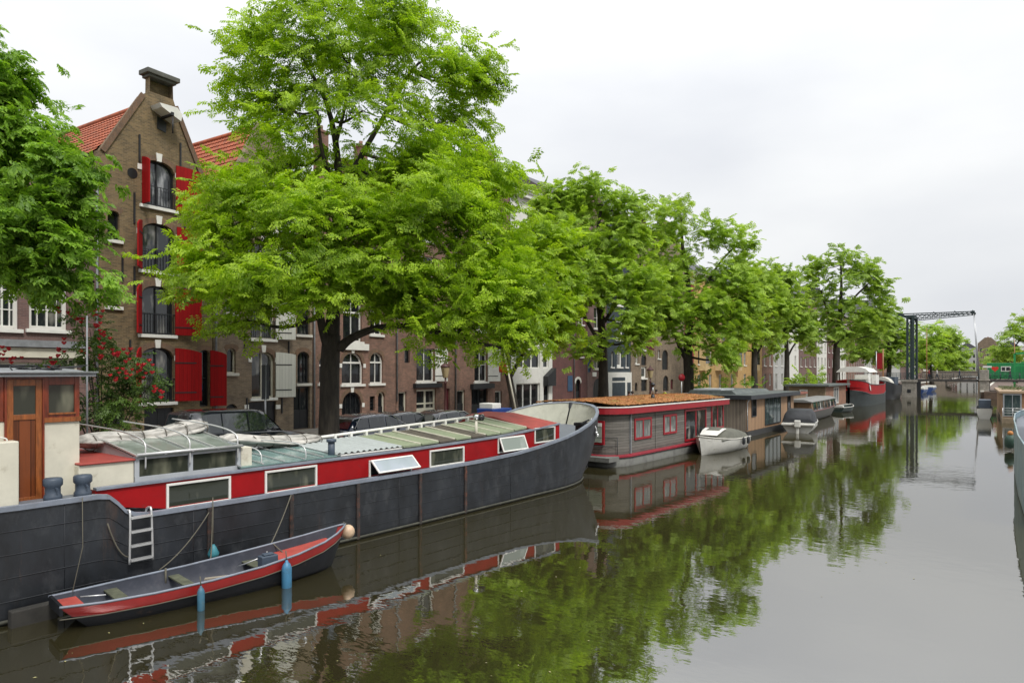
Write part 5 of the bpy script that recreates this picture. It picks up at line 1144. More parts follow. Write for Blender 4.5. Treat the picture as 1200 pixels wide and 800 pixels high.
# canvas covers rolled along the ridge
def canvas(y0, y1, z0, z1, label, seed):
    rd = random.Random(seed); secs = []; n = 34
    ph = [rd.uniform(0, 6.28) for _ in range(8)]
    for i in range(n + 1):
        f = i / n; y = y0 + (y1 - y0) * f; z = z0 + (z1 - z0) * f + .035 * math.sin(f * 7 + ph[0]) - .05 * (4 * f * (1 - f)); e = min(1, .5 + 6 * min(f, 1 - f))
        w_ = (.40 + .05 * math.sin(f * 6 + ph[1])) * e; hh_ = (.155 + .02 * math.sin(f * 11 + ph[2])) * e
        ring = []
        for k in range(28):
            a = k * 2 * math.pi / 28; q = 1 + .16 * math.sin(5 * a + ph[3] + 2.5 * f) + .10 * math.sin(9 * a + ph[4] - 4 * f) + .05 * math.sin(13 * a + ph[5] + 9 * f)
            ring.append((w_ * math.cos(a) * q, y, z + hh_ * math.sin(a) * q))
        secs.append(ring)
    p = BF.w(0, 0); r_ = thing('canvas_cover', label, 'canvas', (BF.o.x, BF.o.y, 0), BF.rz)
    MB().loft(secs, 0, True, True, True).build('canvas_roll', M_canvas, r_)
    for k in range(6):
        f = (k + .7) / 6; y = y0 + (y1 - y0) * f; z = z0 + (z1 - z0) * f
        MB().tube([(.44 * math.cos(a), y, z - .03 + .19 * math.sin(a)) for a in [j * math.pi / 6 for j in range(13)]], .012, 5, caps=False).build('strap', M_hatchd, r_)
    return r_
canvas(BF.on_x(90, 0)[0] - .1, BF.on_x(240, 0)[0], zg1 + .20, zg1 + .40, 'grey white rolled canvas cover with straps lying on the greenhouse ridge behind the red box', 1)
canvas(BF.on_x(255, 0)[0], BF.on_x(372, 0)[0], zg1 - .02, rz0(-3) + .14, 'smaller rolled canvas cover lying along the teal glass roof', 2)
# mast pole left of the red box
mp_ = BF.w(-.9, BF.on_x(102, -.9)[0]); mt = thing('mast_pole', 'thin pale pole standing behind the wheelhouse among the roses', 'pole', (mp_.x, mp_.y, 2.6)); MB().tube([(0, 0, -.1), (0, 0, ZT(372, 16.5) - 2.6)], [.028, .018], 8).build('pole', M_lead, mt)
MB().lathe([(.09, 0), (.09, .05)], (0, 0, -.1), 10).build('foot_plate', M_steel, mt)

# ladder hanging on the hull
ly, t = BF.on_x(165, HB + .12); lw = BF.w(HB + .12, ly); lad = thing('boarding_ladder', 'white aluminium ladder hooked over the rail of the big barge', 'ladder', (lw.x, lw.y, 0), BF.rz)
zb_, ztp = ZT(655, t), ZT(600, t)
for s in (-1, 1):
    MB().tube(smooth_path([Vector((-.25, s * .20, ztp - .12)), Vector((-.2, s * .2, ztp + .02)), Vector((-.08, s * .2, ztp + .06)), Vector((.0, s * .2, ztp)), Vector((.02, s * .21, zb_ + .4)), Vector((.02, s * .22, zb_ - .05))]), .022, 8).build('side_rail', M_alu, lad)
for i in range(4): z = zb_ + .02 + (ztp - zb_ - .1) * i / 3; MB().box(-.03, .07, -.2, .2, z - .02, z + .02).build('rung', M_alu, lad)

y_ = lambda s: s[0]
# ------------------------------------------------------------------ red and black rowing boat
RBo = P(73, 705, .48); RB0 = Vector((-13.22, 4.85)); RB1 = Vector((-12.35, 10.45))
dv = RB1 - RB0; RF = Frame(RB0.x, RB0.y, math.atan2(dv.y, dv.x) - R(90)); LR = dv.length
rb = thing('rowing_boat', 'open black rowing boat with a red stripe and red floorboards tied beside the big barge', 'rowing boat', (RB0.x, RB0.y, 0), RF.rz)
M_rbh = mat('boat_black_paint', (.008, .009, .012), .6, spec=.25, var=.3, dirt=((.1, .06, .04), .1, 4)); M_rbin = mat('boat_inner_grey', (.03, .034, .048), .6, var=.2, dirt=((.06, .06, .07), .3, 3))
M_rbred = mat('boat_stripe_red', (.30, .014, .012), .4, var=.12); M_rbfl = mat('boat_floor_red', (.38, .06, .045), .6, var=.15, dirt=((.3, .1, .06), .3, 4))
RS_ = [(0, .40, .44), (.04, .42, .44), (.6, .55, .42), (1.4, .66, .42), (2.4, .70, .44), (3.4, .70, .50), (4.2, .62, .58), (4.9, .46, .68), (5.3, .30, .77), (5.55, .14, .84), (5.67, .03, .88)]
k = LR / 5.67; RS_ = [(y * k, b, z) for y, b, z in RS_]
def rsec(y, b, zr, i=0.0):
    f = max(0, (y / LR - .6) / .4); rk = .35 * f ** 2; st_ = .42 * max(0, 1 - y / .7)
    q = [(1, zr), (.96, zr - .19), (.86, .12), (.74 - .3 * f, -.02), (.3, -.1)]
    return [(-max(.0, b * a - i), y - rk * (1 - z / zr) + st_ * (1 - z / zr), z) for a, z in q] + [(max(0, b * a - i), y - rk * (1 - z / zr) + st_ * (1 - z / zr), z) for a, z in q[::-1]]
hm = MB(); S_ = [rsec(*s) for s in RS_]; hm.loft(S_, mats=[1, 0, 0, 0, 0, 0, 0, 0, 1]); hm.add(S_[0], [tuple(range(len(S_[0])))], 0); hm.build('hull', [M_rbh, M_rbred], rb)
im = MB(); S_ = [rsec(y, max(.01, b - .035), z) for y, b, z in RS_ if y < LR * .985]; S_ = [[(p[0], p[1], max(p[2], .05)) for p in s] for s in S_]; im.loft(S_); im.build('inner_shell', M_rbin, rb)
for s in (-1, 1):
    MB().tube([(s * (b - .01), y, z + .01) for y, b, z in RS_], .024, 6).build('gunwale', M_gun, rb)
MB().tube([(b * .96 + .012, y - .35 * max(0, (y / LR - .6) / .4) ** 2 * .22, z - .195) for y, b, z in RS_[:-1]], .012, 5).build('stripe_edge', M_rope, rb)
MB().box(-.40, .40, .0, .05, .30, .47).box(-.36, .36, .051, .40, .36, .38, 1).build('transom', [M_rbh, M_rbfl], rb)
MB().loft([[(-b * .86, y, z - .17), (b * .86, y, z - .17)] for y, b, z in [(3.9 * k, .655, .545)] + [s for s in RS_ if 4.0 * k < y_(s) < 5.4 * k]], 0, False).build('bow_floorboards', M_rbfl, rb)
MB().loft([[(-b * .6, y, .14), (b * .6, y, .14)] for y, b, z in RS_ if .4 < y < 3.9 * k], 0, False).build('floorboards', mat('boat_floor_blue_grey', (.13, .15, .20), .5, var=.2, dirt=((.05, .06, .06), .3, 3)), rb)
for y, w_ in ((1.0, .22), (2.15, .2), (3.65, .24)):
    b = float(np.interp(y, [s[0] for s in RS_], [s[1] for s in RS_])) - .05; MB().box(-b, b, y - w_ / 2, y + w_ / 2, .30, .335).build('thwart', mat('mossy_thwart', (.09, .095, .06), .8, var=.3, scale=5), rb, bevel=.008)
MB().box(.2, .42, 3.5, 3.85, .33, .62).box(.24, .38, 3.56, 3.78, .62, .66).build('outboard_motor', M_bluegrey, rb, bevel=.03)
for a, b_ in (((-.25, .45, .38), (-.05, .8, .38)), ((-.3, 3.3, .33), (.1, 3.55, .52)), ((-.35, 3.95, .35), (0, 3.8, .6))): MB().tube([a, b_], .014, 6).build('metal_stay', M_alu, rb)
MB().bar((.05, 2.5, .32), (.45, 3.2, .36), .1, .025).build('oar', M_woodlight if False else mat('weathered_oar', (.3, .26, .2), .7), rb)
MB().tube([(-.62, 2.0, .1), (-.62, 2.0, .5)], .02).build('rowlock', M_rope, rb)

def on_boat(px, py, z): q = P(px, py, z); return q
def fender(label, px, ytop, ybot, r, m, zt_f=.5, grp=None):
    q = P(px, ytop, zt_f); t = (q.x * FW.x + q.y * FW.y); zb = ZT(ybot, t)
    f = thing('fender', label, 'fender', (q.x, q.y, zb), 0, grp); H = zt_f - zb
    MB().lathe([(.01, 0), (r * .6, .02), (r, .08), (r, H * .72), (r * .7, H * .82), (r * .35, H * .86), (r * .3, H * .9), (.01, H * .92)], (0, 0, 0), 14).build('fender_body', m, f)
    MB().tube([(0, 0, H * .9), (-.03, .0, H + .12)], .012, 6).build('fender_rope', M_rope, f)
M_fblue = mat('sky_blue_vinyl', (.05, .19, .33), .45, var=.15, dirt=((.05, .08, .08), .3, 5)); M_fblue2 = mat('teal_blue_vinyl', (.05, .16, .24), .5, var=.2, dirt=((.12, .13, .1), .4, 5))
fender('narrow dirty blue fender hanging from the middle of the rowing boat', 235.5, 683, 719, .065, M_fblue2)
fender('fat clean blue fender hanging beside the outboard motor of the rowing boat', 336, 652, 698, .10, M_fblue, .62)
q = BF.w(HB + .12, BF.on_x(250, HB + .12)[0]); zt2 = ZT(640, BF.on_x(250, HB + .12)[1]); f = thing('fender', 'teal wedge shaped fender hanging against the hull of the big barge', 'fender', (q.x, q.y, zt2 - .25), 0)
MB().lathe([(.01, 0), (.1, .03), (.12, .1), (.06, .24), (.02, .3)], n=12).build('fender_body', mat('teal_vinyl', (.04, .2, .24), .5), f); MB().tube([(0, 0, .28), (-.02, 0, 1.3)], .012, 6).build('fender_rope', M_rope, f)
q = RF.w(0.0, LR + .08); f = thing('buoy', 'round faded orange and white ball buoy hanging at the bow of the rowing boat', 'buoy', (q.x, q.y, .48), 0)
MB().sphere((0, 0, .22), .16, 0, 16, (1, 1, 1.05)).build('buoy_ball', mat('faded_orange_white', (.58, .42, .28), .5, var=.35, scale=3, dirt=((.5, .12, .04), .3, 2)), f); MB().tube([(0, 0, .38), (-.05, -.1, .46)], .012, 6).build('buoy_rope', M_rope, f)
# mooring lines
def rope(label, pts, r=.012, m=None):
    p0 = pts[0]; o = MB().tube([p - p0 for p in pts], r, 6).build('mooring_rope', m or M_rope, None, loc=p0); tag(o, label, 'rope', None)
def hullpt(px, z=None, dx=.07):
    ly, t = BF.on_x(px, HB + dx); return BF.w(HB + dx, ly, z if z is not None else 1.5)
_r = lambda px, py, dx=.07: (lambda lt: BF.w(HB + dx, lt[0], ZT(py, lt[1])))(BF.on_x(px, HB + dx))
rope('thin line dropping straight from the poop to the stern of the rowing boat', [_r(96.5, 583), _r(97, 640), RF.w(-.35, .35, .47)], .008)
rope('slack line hanging from the hull left of the ladder', sag(_r(126, 613), _r(152, 652), .18), .014)
rope('mooring line running from the second rusty post down to the rowing boat', sag(_r(245, 600), RF.w(-.68, 1.9, .47), .12), .012)
rope('looped line from the rusty post to the middle of the rowing boat', sag(_r(249, 598), RF.w(-.7, 2.9, .5), .3), .014)
rope('long bow line sagging from the barge rail into the rowing boat', [*sag(_r(341, 580), RF.w(-.63, 4.2, .60), .05), *sag(RF.w(-.6, 4.22, .6), RF.w(.2, 4.6, .3), .1)], .014)
# rudder stub / block at the waterline
q = BF.w(HB + .15, BF.on_x(35, HB + .15)[0]); o = MB().box(-.10, .10, -.3, .4, -.25, .18).build('fender_beam', mat('weathered_timber', (.03, .028, .024), .9, var=.3), None, loc=(q.x, q.y, .1), rz=BF.rz, bevel=.02); tag(o, 'weathered timber beam floating at the waterline behind the rowing boat stern', 'beam')
# ------------------------------------------------------------------ houseboats and boats along the left bank
M_grass = mat('sedum_roof', (.34, .14, .045), .95, var=.4, scale=3.5, dirt=((.22, .24, .05), .35, 1.6), bump=1.0, bscale=25)
M_clad = boards('weathered_grey_cladding', (.125, .115, .10), .13, 'z', .4, .35, .85)
M_redwin = mat('pillar_red_window_paint', (.30, .008, .016), .45, var=.1)
M_pinkred = mat('dull_red_rubbing_strake', (.30, .02, .035), .5, var=.15)
M_conc = mat('stained_concrete_hull', (.17, .17, .155), .8, var=.3, scale=2, dirt=((.06, .07, .05), .35, 2))
M_cedar = boards('upright_cedar_boards', (.30, .185, .105), .12, 'xy', .35, .5, .75)
M_cedargrey = boards('greyed_upright_boards', (.20, .165, .13), .12, 'xy', .35, .5, .8)
M_felt = mat('roofing_felt', (.10, .115, .11), .85, var=.2, dirt=((.16, .17, .15), .25, 1.5))
M_anth = mat('anthracite_fascia', (.025, .028, .033), .5, var=.15)
M_boatwhite = mat('boat_white_gelcoat', (.62, .61, .56), .35, var=.08, dirt=((.3, .28, .2), .2, 3))
M_tarp = mat('olive_grey_tarpaulin', (.12, .12, .095), .85, var=.2, bump=.4, bscale=5)
M_blacktarp = mat('black_tarpaulin', (.028, .03, .034), .7, var=.25, bump=.3, bscale=5)

def window(parent, x, y0, y1, z0, z1, fm, gm, cols=2, rows=1, fw=.09, name='window'):
    """window on a plane x = const facing +x"""
    f = MB().box(x, x + .05, y0, y1, z0, z0 + fw).box(x, x + .05, y0, y1, z1 - fw, z1).box(x, x + .05, y0, y0 + fw, z0 + fw, z1 - fw).box(x, x + .05, y1 - fw, y1, z0 + fw, z1 - fw)
    for i in range(1, cols): y = y0 + (y1 - y0) * i / cols; f.box(x + .005, x + .045, y - fw * .45, y + fw * .45, z0 + fw, z1 - fw)
    for i in range(1, rows): z = z0 + (z1 - z0) * i / rows; f.box(x + .01, x + .04, y0 + fw, y1 - fw, z - .03, z + .03)
    o = f.build(name, fm, parent, bevel=.006); MB().box(x + .012, x + .02, y0 + .02, y1 - .02, z0 + .02, z1 - .02).build('pane', gm, o); return o

# ---- red houseboat with sedum roof
HF = Frame(-16.6, 34.0, R(-2.6)); hb = thing('houseboat', 'grey plank clad houseboat with red windows, red roof edge and orange sedum roof', 'houseboat', (HF.o.x, HF.o.y, 0), HF.rz)
hx = 2.45
ly = lambda px: HF.on_x(px, hx)[0]
hz = lambda px, py: ZT(py, HF.on_x(px, hx)[1])
y0, y1 = ly(738), ly(847.5)
def plan(i=0.0, n=9):                                  # hull plan with a rounded near end
    pts = [(hx + i, y1 + i)]
    for k in range(n + 1):
        a = math.pi / 2 * (k / n); pts.append(((hx - .9) + (.9 + i) * math.cos(a) , y0 - (1.25 + i) * math.sin(a)))
    for k in range(n + 1):
        a = math.pi / 2 * (1 - k / n); pts.append((-(hx - .9) - (.9 + i) * math.cos(a), y0 - (1.25 + i) * math.sin(a)))
    pts.append((-hx - i, y1 + i)); return pts
MB().prism(plan(.12), -.4, .42, 'xy', 0, None, True).build('hull', M_conc, hb)
MB().prism(plan(.2), .421, .54, 'xy').build('rubbing_strake', M_pinkred, hb, bevel=.02)
MB().prism(plan(-.0), .541, 2.42, 'xy').build('wall', M_clad, hb)
ro = MB().prism(plan(.28), 2.42, 2.72, 'xy').build('roof', M_redwin, hb, bevel=.015)
MB().prism(plan(.30), 2.721, 2.755, 'xy').build('roof_edge', M_white, ro)
gp = plan(.18); gm_ = MB(); rd = random.Random(3)
def dome(x, y): return .20 * (1 - (x / 2.8) ** 2) + .03
gx = np.linspace(-2.55, 2.55, 40); gy = np.linspace(y0 - 1.3, y1 + .1, 90)
def inside(x, y):
    if y >= y0: return True
    return (max(0, abs(x) - (hx - .9)) / 1.05) ** 2 + ((y0 - y) / 1.4) ** 2 < 1 if abs(x) > hx - .9 else (y0 - y) < 1.4
secs = [[(x, y, 2.76 + dome(x, y) + rd.uniform(0, .05)) for x in gx] for y in gy]
gm_.loft(secs, 0, False); keep = [f for f in gm_.f if all(inside(gm_.v[i][0], gm_.v[i][1]) for i in f)]
gm_.f = keep; gm_.m = [0] * len(keep); gm_.s = [False] * len(keep)
gm_.build('sedum_planting', M_grass, ro)
# tufts
tf = MB(); 
for i in range(9000):
    x = rd.uniform(-2.5, 2.5); y = rd.uniform(y0 - 1.3, y1 + .1)
    if not inside(x, y): continue
    z = 2.75 + dome(x, y); h_ = rd.uniform(.03, .09); a = rd.uniform(0, 6.28); w_ = .035
    tf.add([(x - w_ * math.cos(a), y - w_ * math.sin(a), z), (x + w_ * math.cos(a), y + w_ * math.sin(a), z), (x + rd.uniform(-.06, .06), y + rd.uniform(-.06, .06), z + h_)], [(0, 1, 2)])
sd = leafmat('sedum_leaf', (.24, .12, .03), (.40, .17, .06), (1.1, 1, .6), .2); t_ = tf.build('sedum_tufts', sd, ro); tag(t_, kind='stuff')
yb_ = ly(738)
MB().box(hx + .0, hx + .08, yb_ - .04, yb_ + .04, .56, 2.41).build('corner_pipe', M_lead, hb)
ymid = ly(768); MB().box(hx, hx + .03, ymid - .03, ymid + .03, .6, 2.4).build('cover_strip', M_clad, hb)
for a, b_, ya, yb, c in ((743, 763, 489, 514, 2), (777, 792.5, 485, 508, 2), (802, 827, 478.5, 515, 2), (833, 848, 473, 502, 2)):
    c_ = (a + b_) / 2; window(hb, hx + .002, ly(a), min(ly(b_), y1 - .03), hz(c_, yb), hz(c_, ya), M_redwin, M_glass if c_ > 800 else glass('pale_curtain_glass', (.14, .15, .14), .08, (.33, .33, .3), 2), c, 1, .11)
# end window with cream blind, on the rounded near end
e = MB(); e.box(.35, 1.85, y0 - 1.36, y0 - 1.25, 1.02, 2.12).box(.45, 1.75, y0 - 1.38, y0 - 1.361, 1.12, 1.86, 1).box(.45, 1.75, y0 - 1.39, y0 - 1.361, 1.862, 2.02, 2)
e.build('end_window', [M_redwin, mat('pale_green_blind', (.33, .36, .30), .6), M_white], hb)
rl = MB()
for x in (.2, 1.3, 2.3): rl.tube([(x, y0 - 1.75 if x < 2 else y0 - .9, .5), (x, y0 - 1.75 if x < 2 else y0 - .9, 1.35)], .018, 6)
for z in (.95, 1.35): rl.tube([(-1.5, y0 - 1.75, z), (1.3, y0 - 1.75, z), (2.3, y0 - .9, z)], .014, 6)
rl.build('railing', M_iron, hb); MB().box(-2, 2.45, y0 - 1.9, y0 - 1.0, .3, .5).build('end_deck', M_conc, hb)
yc = HF.on_x(765, 1.2)[0]; MB().tube([(1.2, yc, 2.8), (1.2, yc, 3.15)], .1, 10, 0).tube([(1.2, yc, 3.15), (1.2, yc, 3.6)], .05, 8, 1).lathe([(.1, 0), (.13, .1), (.05, .2), (.02, .22)], (1.2, yc, 3.6), 10, 0).build('chimney', [M_black, M_steel], ro)

# ---- small boats: shared lofted hull
def small_hull(parent, L, B, H, m, inner=None, sheer=.35, name='hull', full=.9, flare=.75):
    st = []
    for f in (0, .03, .1, .25, .45, .65, .8, .9, .96, 1.0):
        b = B / 2 * (full + (1 - full) * min(1, f / .3) if f < .3 else 1 - max(0, (f - .45) / .55) ** 2.4); z = H * (1 + sheer * max(0, f - .3) ** 2 * 2); st.append((f * L, max(.02, b), z))
    def sec(y, b, z, i=0):
        g = max(0, y / L - .6) / .4; q = [(1, z), (.98, z * .6), (flare, .1), (flare * .8 * (1 - .5 * g), -.05), (.02, -.2)]
        return [(-max(.005, b * a - i), y - .12 * L * g ** 2 * (1 - zz / z) * .5, zz) for a, zz in q] + [(max(.005, b * a - i), y - .12 * L * g ** 2 * (1 - zz / z) * .5, zz) for a, zz in q[::-1]]
    S = [sec(*s) for s in st]; mb = MB().loft(S, 0, True); mb.add(S[0], [tuple(range(len(S[0])))], 0); mb.build(name, m, parent)
    gl = MB()
    for s in (-1, 1): gl.tube([(s * b, y, z) for y, b, z in st], .035, 6)
    gl.build('rubbing_rail', inner or M_iron, parent)
    return st

def at_water(px, py): q = P(px, py, 0); return q
# white sloop beside the red houseboat
q = Vector((-12.75, 35.5)); so = thing('sloop', 'small white open sloop with olive grey canvas hood beside the red houseboat', 'boat', (q.x - .05, q.y + 4.3, 0), R(180 - 3))
st = small_hull(so, 5.2, 1.9, .70, M_boatwhite, M_stone, .45)
hd = MB().loft([[( -b * .92, y, 0.72), (-b * .8, y, 0.72 + h_ * .6), (-b * .35, y, 0.72 + h_), (b * .35, y, 0.72 + h_), (b * .8, y, 0.72 + h_ * .6), (b * .92, y, 0.72)] for y, b, h_ in ((.25, .85, .05), (.6, .95, .35), (1.6, 1.0, .5), (2.8, 1.0, .62), (3.4, .95, .5), (3.9, .85, .08))], 0, True, False, True).build('canvas_hood', M_tarp, so)
MB().loft([[(-b * .6, y, z_), (b * .6, y, z_)] for y, b, z_ in ((2.95, 1.0, 1.30), (3.45, .95, 1.19), (3.98, .8, .98))], 0, False).build('hood_window', M_white, so)
MB().prism([(-.7, 3.9), (.7, 3.9), (.35, 4.7), (0, 5.0), (-.35, 4.7)], 0.76, 0.79, 'xy').build('foredeck', M_boatwhite, so)
for y in (1.0, 1.7): MB().lathe([(.02, 0), (.09, .05), (.09, .35), (.02, .42)], (-1.08, y, .35), 10).build('side_fender', M_black, so)

# ---- cedar clad houseboat
CF = Frame(-16.7, 46.0, R(-.4)); cb = thing('houseboat', 'modern houseboat of upright cedar boards with flat dark roof and tall glass doors', 'houseboat', (CF.o.x, CF.o.y, 0), CF.rz)
cx = 2.45; ly = lambda px: CF.on_x(px, cx)[0]; cz = lambda px, py: ZT(py, CF.on_x(px, cx)[1])
ya = ly(874.5); yb = ly(930)
MB().box(-cx - .1, cx + .15, ya - .2, yb + .3, -.4, .32).build('hull', mat('dark_float', (.03, .03, .03), .8), cb)
MB().box(-cx, cx, ya + .03, yb, .34, 2.5).build('wall', M_cedar, cb)
MB().box(-cx, cx - .02, ya, ya + .029, .34, 2.5).build('end_wall', M_cedargrey, cb)
r_ = MB().box(-cx - .35, cx + .45, ya - .35, yb + .35, 2.5, 2.78, 0).box(-cx - .3, cx + .4, ya - .3, yb + .3, 2.781, 2.80, 1).build('roof', [M_anth, M_felt], cb, bevel=.01)
MB().prism([(-2.0, 2.81), (-1.8, 3.06), (1.2, 3.06), (1.5, 2.81)], ya + .8, yb - 3.2, 'xz').build('raised_roof', M_felt, r_)
MB().box(-1.7, .3, ya + 1.2, ya + 4, 3.061, 3.15).build('skylight', M_ghframe, r_)
MB().tube([(cx + .06, ya + .05, .4), (cx + .06, ya + .05, 2.3), (cx + .3, ya - .1, 2.6)], .04, 8).build('downpipe', M_steel, cb)
window(cb, cx + .002, ly(880.5), ly(886), cz(883, 488), cz(883, 465), M_anth, M_glass_d, 1, 1, .06)
window(cb, cx + .002, ly(896), ly(914.5), .5, cz(905, 462), M_anth, glass('tinted_door_glass', (.05, .075, .075), .05, (.11, .14, .13), 2), 4, 1, .07, 'glass_door')
window(cb, cx + .002, ly(922.5), ly(926), cz(924, 484), cz(924, 459), M_anth, M_glass_d, 1, 1, .06)

# black canopy motor boat, seen from astern
q = P(931, 507, 0); mbt = thing('motor_boat', 'white motor boat with black tarpaulin tent and outboard engine, seen from its stern', 'boat', (q.x + .25, q.y, 0), R(8))
small_hull(mbt, 5.2, 2.25, .72, M_boatwhite, M_boatwhite, .3)
MB().box(-1.1, 1.1, -.35, .1, .55, .68).build('bathing_platform', M_boatwhite, mbt, bevel=.03)
MB().loft([[(-1.08 * s, y, .74), (-.95 * s, y, .74 + h_ * .65), (-.75 * s, y, .74 + h_), (.75 * s, y, .74 + h_), (.95 * s, y, .74 + h_ * .65), (1.08 * s, y, .74)] for y, s, h_ in ((.0, 1, .25), (.35, 1, .85), (1.6, 1, .95), (2.6, 1, .85), (3.6, .85, .15))], 0, True, False, True).build('tarpaulin_tent', M_blacktarp, mbt)
MB().box(-.2, .2, -.75, -.36, .45, .95, 0).box(-.1, .1, -.65, -.45, -.2, .45, 0).build('outboard_motor', M_boatwhite, mbt, bevel=.05)

# ---- saloon boat
q0 = Vector((-14.9, 62.0)); sb = thing('saloon_boat', 'old wooden saloon boat with slanting white framed windows and a brown roof', 'saloon boat', (q0.x, q0.y, 0), R(1.5))
st = small_hull(sb, 17, 2.9, .95, mat('saloon_hull_dark', (.06, .055, .045), .5, var=.2), mat('mauve_rail', (.22, .09, .09), .5), .35)
ca = MB(); yA, yB = 1.0, 12.5
ca.loft([[(-1.25, y, .9), (-1.1, y, 1.75), (1.1, y, 1.75), (1.25, y, .9)] for y in (yA, yB)], 0, False, False, True); cc = ca.build('cabin', mat('saloon_wood', (.2, .12, .06), .45, var=.3), sb)
MB().loft([[(-1.25, y, 1.76), (-.6, y, 1.93), (.6, y, 1.93), (1.25, y, 1.76), (1.25, y, 1.70), (-1.25, y, 1.70)] for y in (yA - .3, yB + .4)], 0, False, True, True).build('cabin_roof', mat('grey_canvas_roof', (.2, .2, .19), .7, var=.15), sb)
for i in range(7):
    y = yA + .5 + i * 1.65; MB().loft([[(1.26, y + .05, .98), (1.125, y + .3, 1.7)], [(1.27, y + 1.35, .98), (1.135, y + 1.5, 1.7)]], 0, False).build('window', M_glass, cc)
    MB().bar((1.275, y - .1, .95), (1.135, y + .15, 1.7), .09, .03, 0, (1, 0, 0)).build('window_post', M_white if i in (2, 5) else MATS['saloon_wood'], cc)
MB().prism([(-1.2, 12.6), (1.2, 12.6), (.8, 15), (0, 16.8), (-.8, 15)], .96, 1.0, 'xy').build('foredeck', MATS['saloon_wood'], sb)
rl = MB()
for i in range(5): y = 12.8 + i * .8; b = 1.2 - i * .18; rl.tube([(b, y, 1), (b, y, 1.55)], .02, 6)
rl.tube([(1.2, 12.8, 1.55), (.45, 16, 1.6)], .02, 6); rl.build('bow_rail', M_steel, sb)
# ---- brick houseboat
KF = Frame(-17.9, 80.0, 0.0); kb = thing('houseboat', 'low houseboat with sandy end wall, small white window and brick side, beyond the saloon boat', 'houseboat', (KF.o.x, KF.o.y, 0), 0)
MB().box(-2.1, 2.0, -.2, 11.8, -.4, .5).build('hull', M_conc, kb)
MB().box(-1.9, 1.85, 0, .3, .5, 2.75).build('end_wall', mat('sandy_boarding', (.26, .19, .12), .8, var=.2), kb)
MB().box(-1.9, 1.86, .301, 11.5, .5, 2.75).build('wall', brick('orange_brick', (.26, .13, .08), (.2, .09, .06), (.25, .2, .15)), kb)
r_ = MB().box(-2.3, 2.3, -.5, 11.9, 2.75, 2.95).build('roof', M_felt, kb, bevel=.02)
o = MB().box(-.8, .05, -.05, 0, 1.55, 2.4).build('end_window', M_white, kb); MB().box(-.62, -.13, -.06, -.051, 1.72, 2.22).build('pane', M_glass_d, o)
window(kb, 1.862, 4.2, 7.0, .7, 2.6, M_stone, glass('pale_door_glass', (.2, .21, .21), .1, (.35, .36, .35), 2), 2, 1, .14, 'white_door')
# flat roof shed in front of it, red brown
q = Vector((-16.9, 60.5)); rs = thing('deck_shed', 'low red brown roofed shed on a raft behind the saloon boat', 'shed', (q.x, q.y, 0), 0)
MB().box(-2.0, .2, 0, 15, -.3, 1.0, 0).build('raft', M_conc, rs); MB().box(-1.8, 0, .2, 14.5, 1.0, 2.1).build('wall', MATS['sandy_boarding'], rs); MB().box(-2, .1, 0, 14.8, 2.1, 2.3).build('roof', mat('red_brown_felt', (.26, .10, .07), .8, var=.2), rs)
# dinghy
q = P(984, 482, 0); dg = thing('dinghy', 'dark open dinghy with white bow tied at the end of the saloon boat', 'boat', (q.x, q.y - 2, 0), R(-10)); small_hull(dg, 4.4, 1.7, .55, mat('dark_green_boat', (.02, .035, .03), .5), M_boatwhite, .4)
MB().box(-.6, .6, 1.2, 1.5, .4, .45).build('thwart', M_stone, dg); MB().box(-.6, .6, 2.6, 2.9, .4, .45).build('thwart', M_stone, dg); MB().box(-.7, .7, .0, .3, .35, .75).build('stern_box', M_white, dg)

# ---- red and black barge with the white canopy
RB = thing('barge', 'black hulled barge with bright red bulwark and a white canopy tent on deck', 'barge', (-16.2, 94.0, 0), 0)
M_blackhull = mat('black_green_hull', (.025, .033, .033), .45, var=.3, scale=1)
S_ = []
for y, b, z in ((0, .15, 3.35), (.25, .8, 3.3), (.8, 1.35, 3.2), (1.8, 1.75, 3.05), (4, 1.95, 2.75), (9, 2.0, 2.6), (15, 2.0, 2.6), (19, 1.7, 2.8), (21, .8, 3.0), (21.6, .1, 3.1)): S_.append((y, b, z))
def bs(y, b, z, a, c):
    f = max(0, 1 - y / 4); wl_ = 1 - .5 * f
    q = {0: (1, z), 1: (1, z - 1.30), 2: (1 - .1 * f, z - 1.34), 3: (wl_, .1), 4: (wl_, -.4)}
    L = [(-b * q[k][0], y + .6 * f ** 2 * (1 - q[k][1] / z), q[k][1]) for k in range(a, c + 1)]; Rr = [(b * q[k][0], y + .6 * f ** 2 * (1 - q[k][1] / z), q[k][1]) for k in range(a, c + 1)]
    return L, Rr
for nm, a, c, m_ in (('bulwark', 0, 1, M_red), ('hull', 2, 4, M_blackhull)):
    mb = MB()
    for side in (0, 1): mb.loft([bs(*s, a, c)[side] for s in S_], 0, True)
    mb.build(nm, m_, RB)
MB().loft([[(-b, y, z - .9), (b, y, z - .9)] for y, b, z in S_], 0, False).build('deck', M_deck, RB)
for s in (-1, 1): MB().tube([(s * b, y, z) for y, b, z in S_], .06, 6).tube([(s * b * 1.0, y, z - 1.32) for y, b, z in S_], .06, 6).build('rail', M_blackhull if s > 0 else M_red, RB)
for x in (-1.75, 1.75):
    for y in (3.2, 6.2, 9.5): MB().tube([(x, y, 2.0), (x, y, 4.35)], .045, 6).build('canopy_post', M_white, RB)
MB().loft([[(-1.95, y, 4.3), (-1.5, y, 4.75), (-.6, y, 5.02), (.6, y, 5.02), (1.5, y, 4.75), (1.95, y, 4.3)] for y in (2.9, 9.8)], 0, True, False, True).build('canopy_roof', M_white, RB)
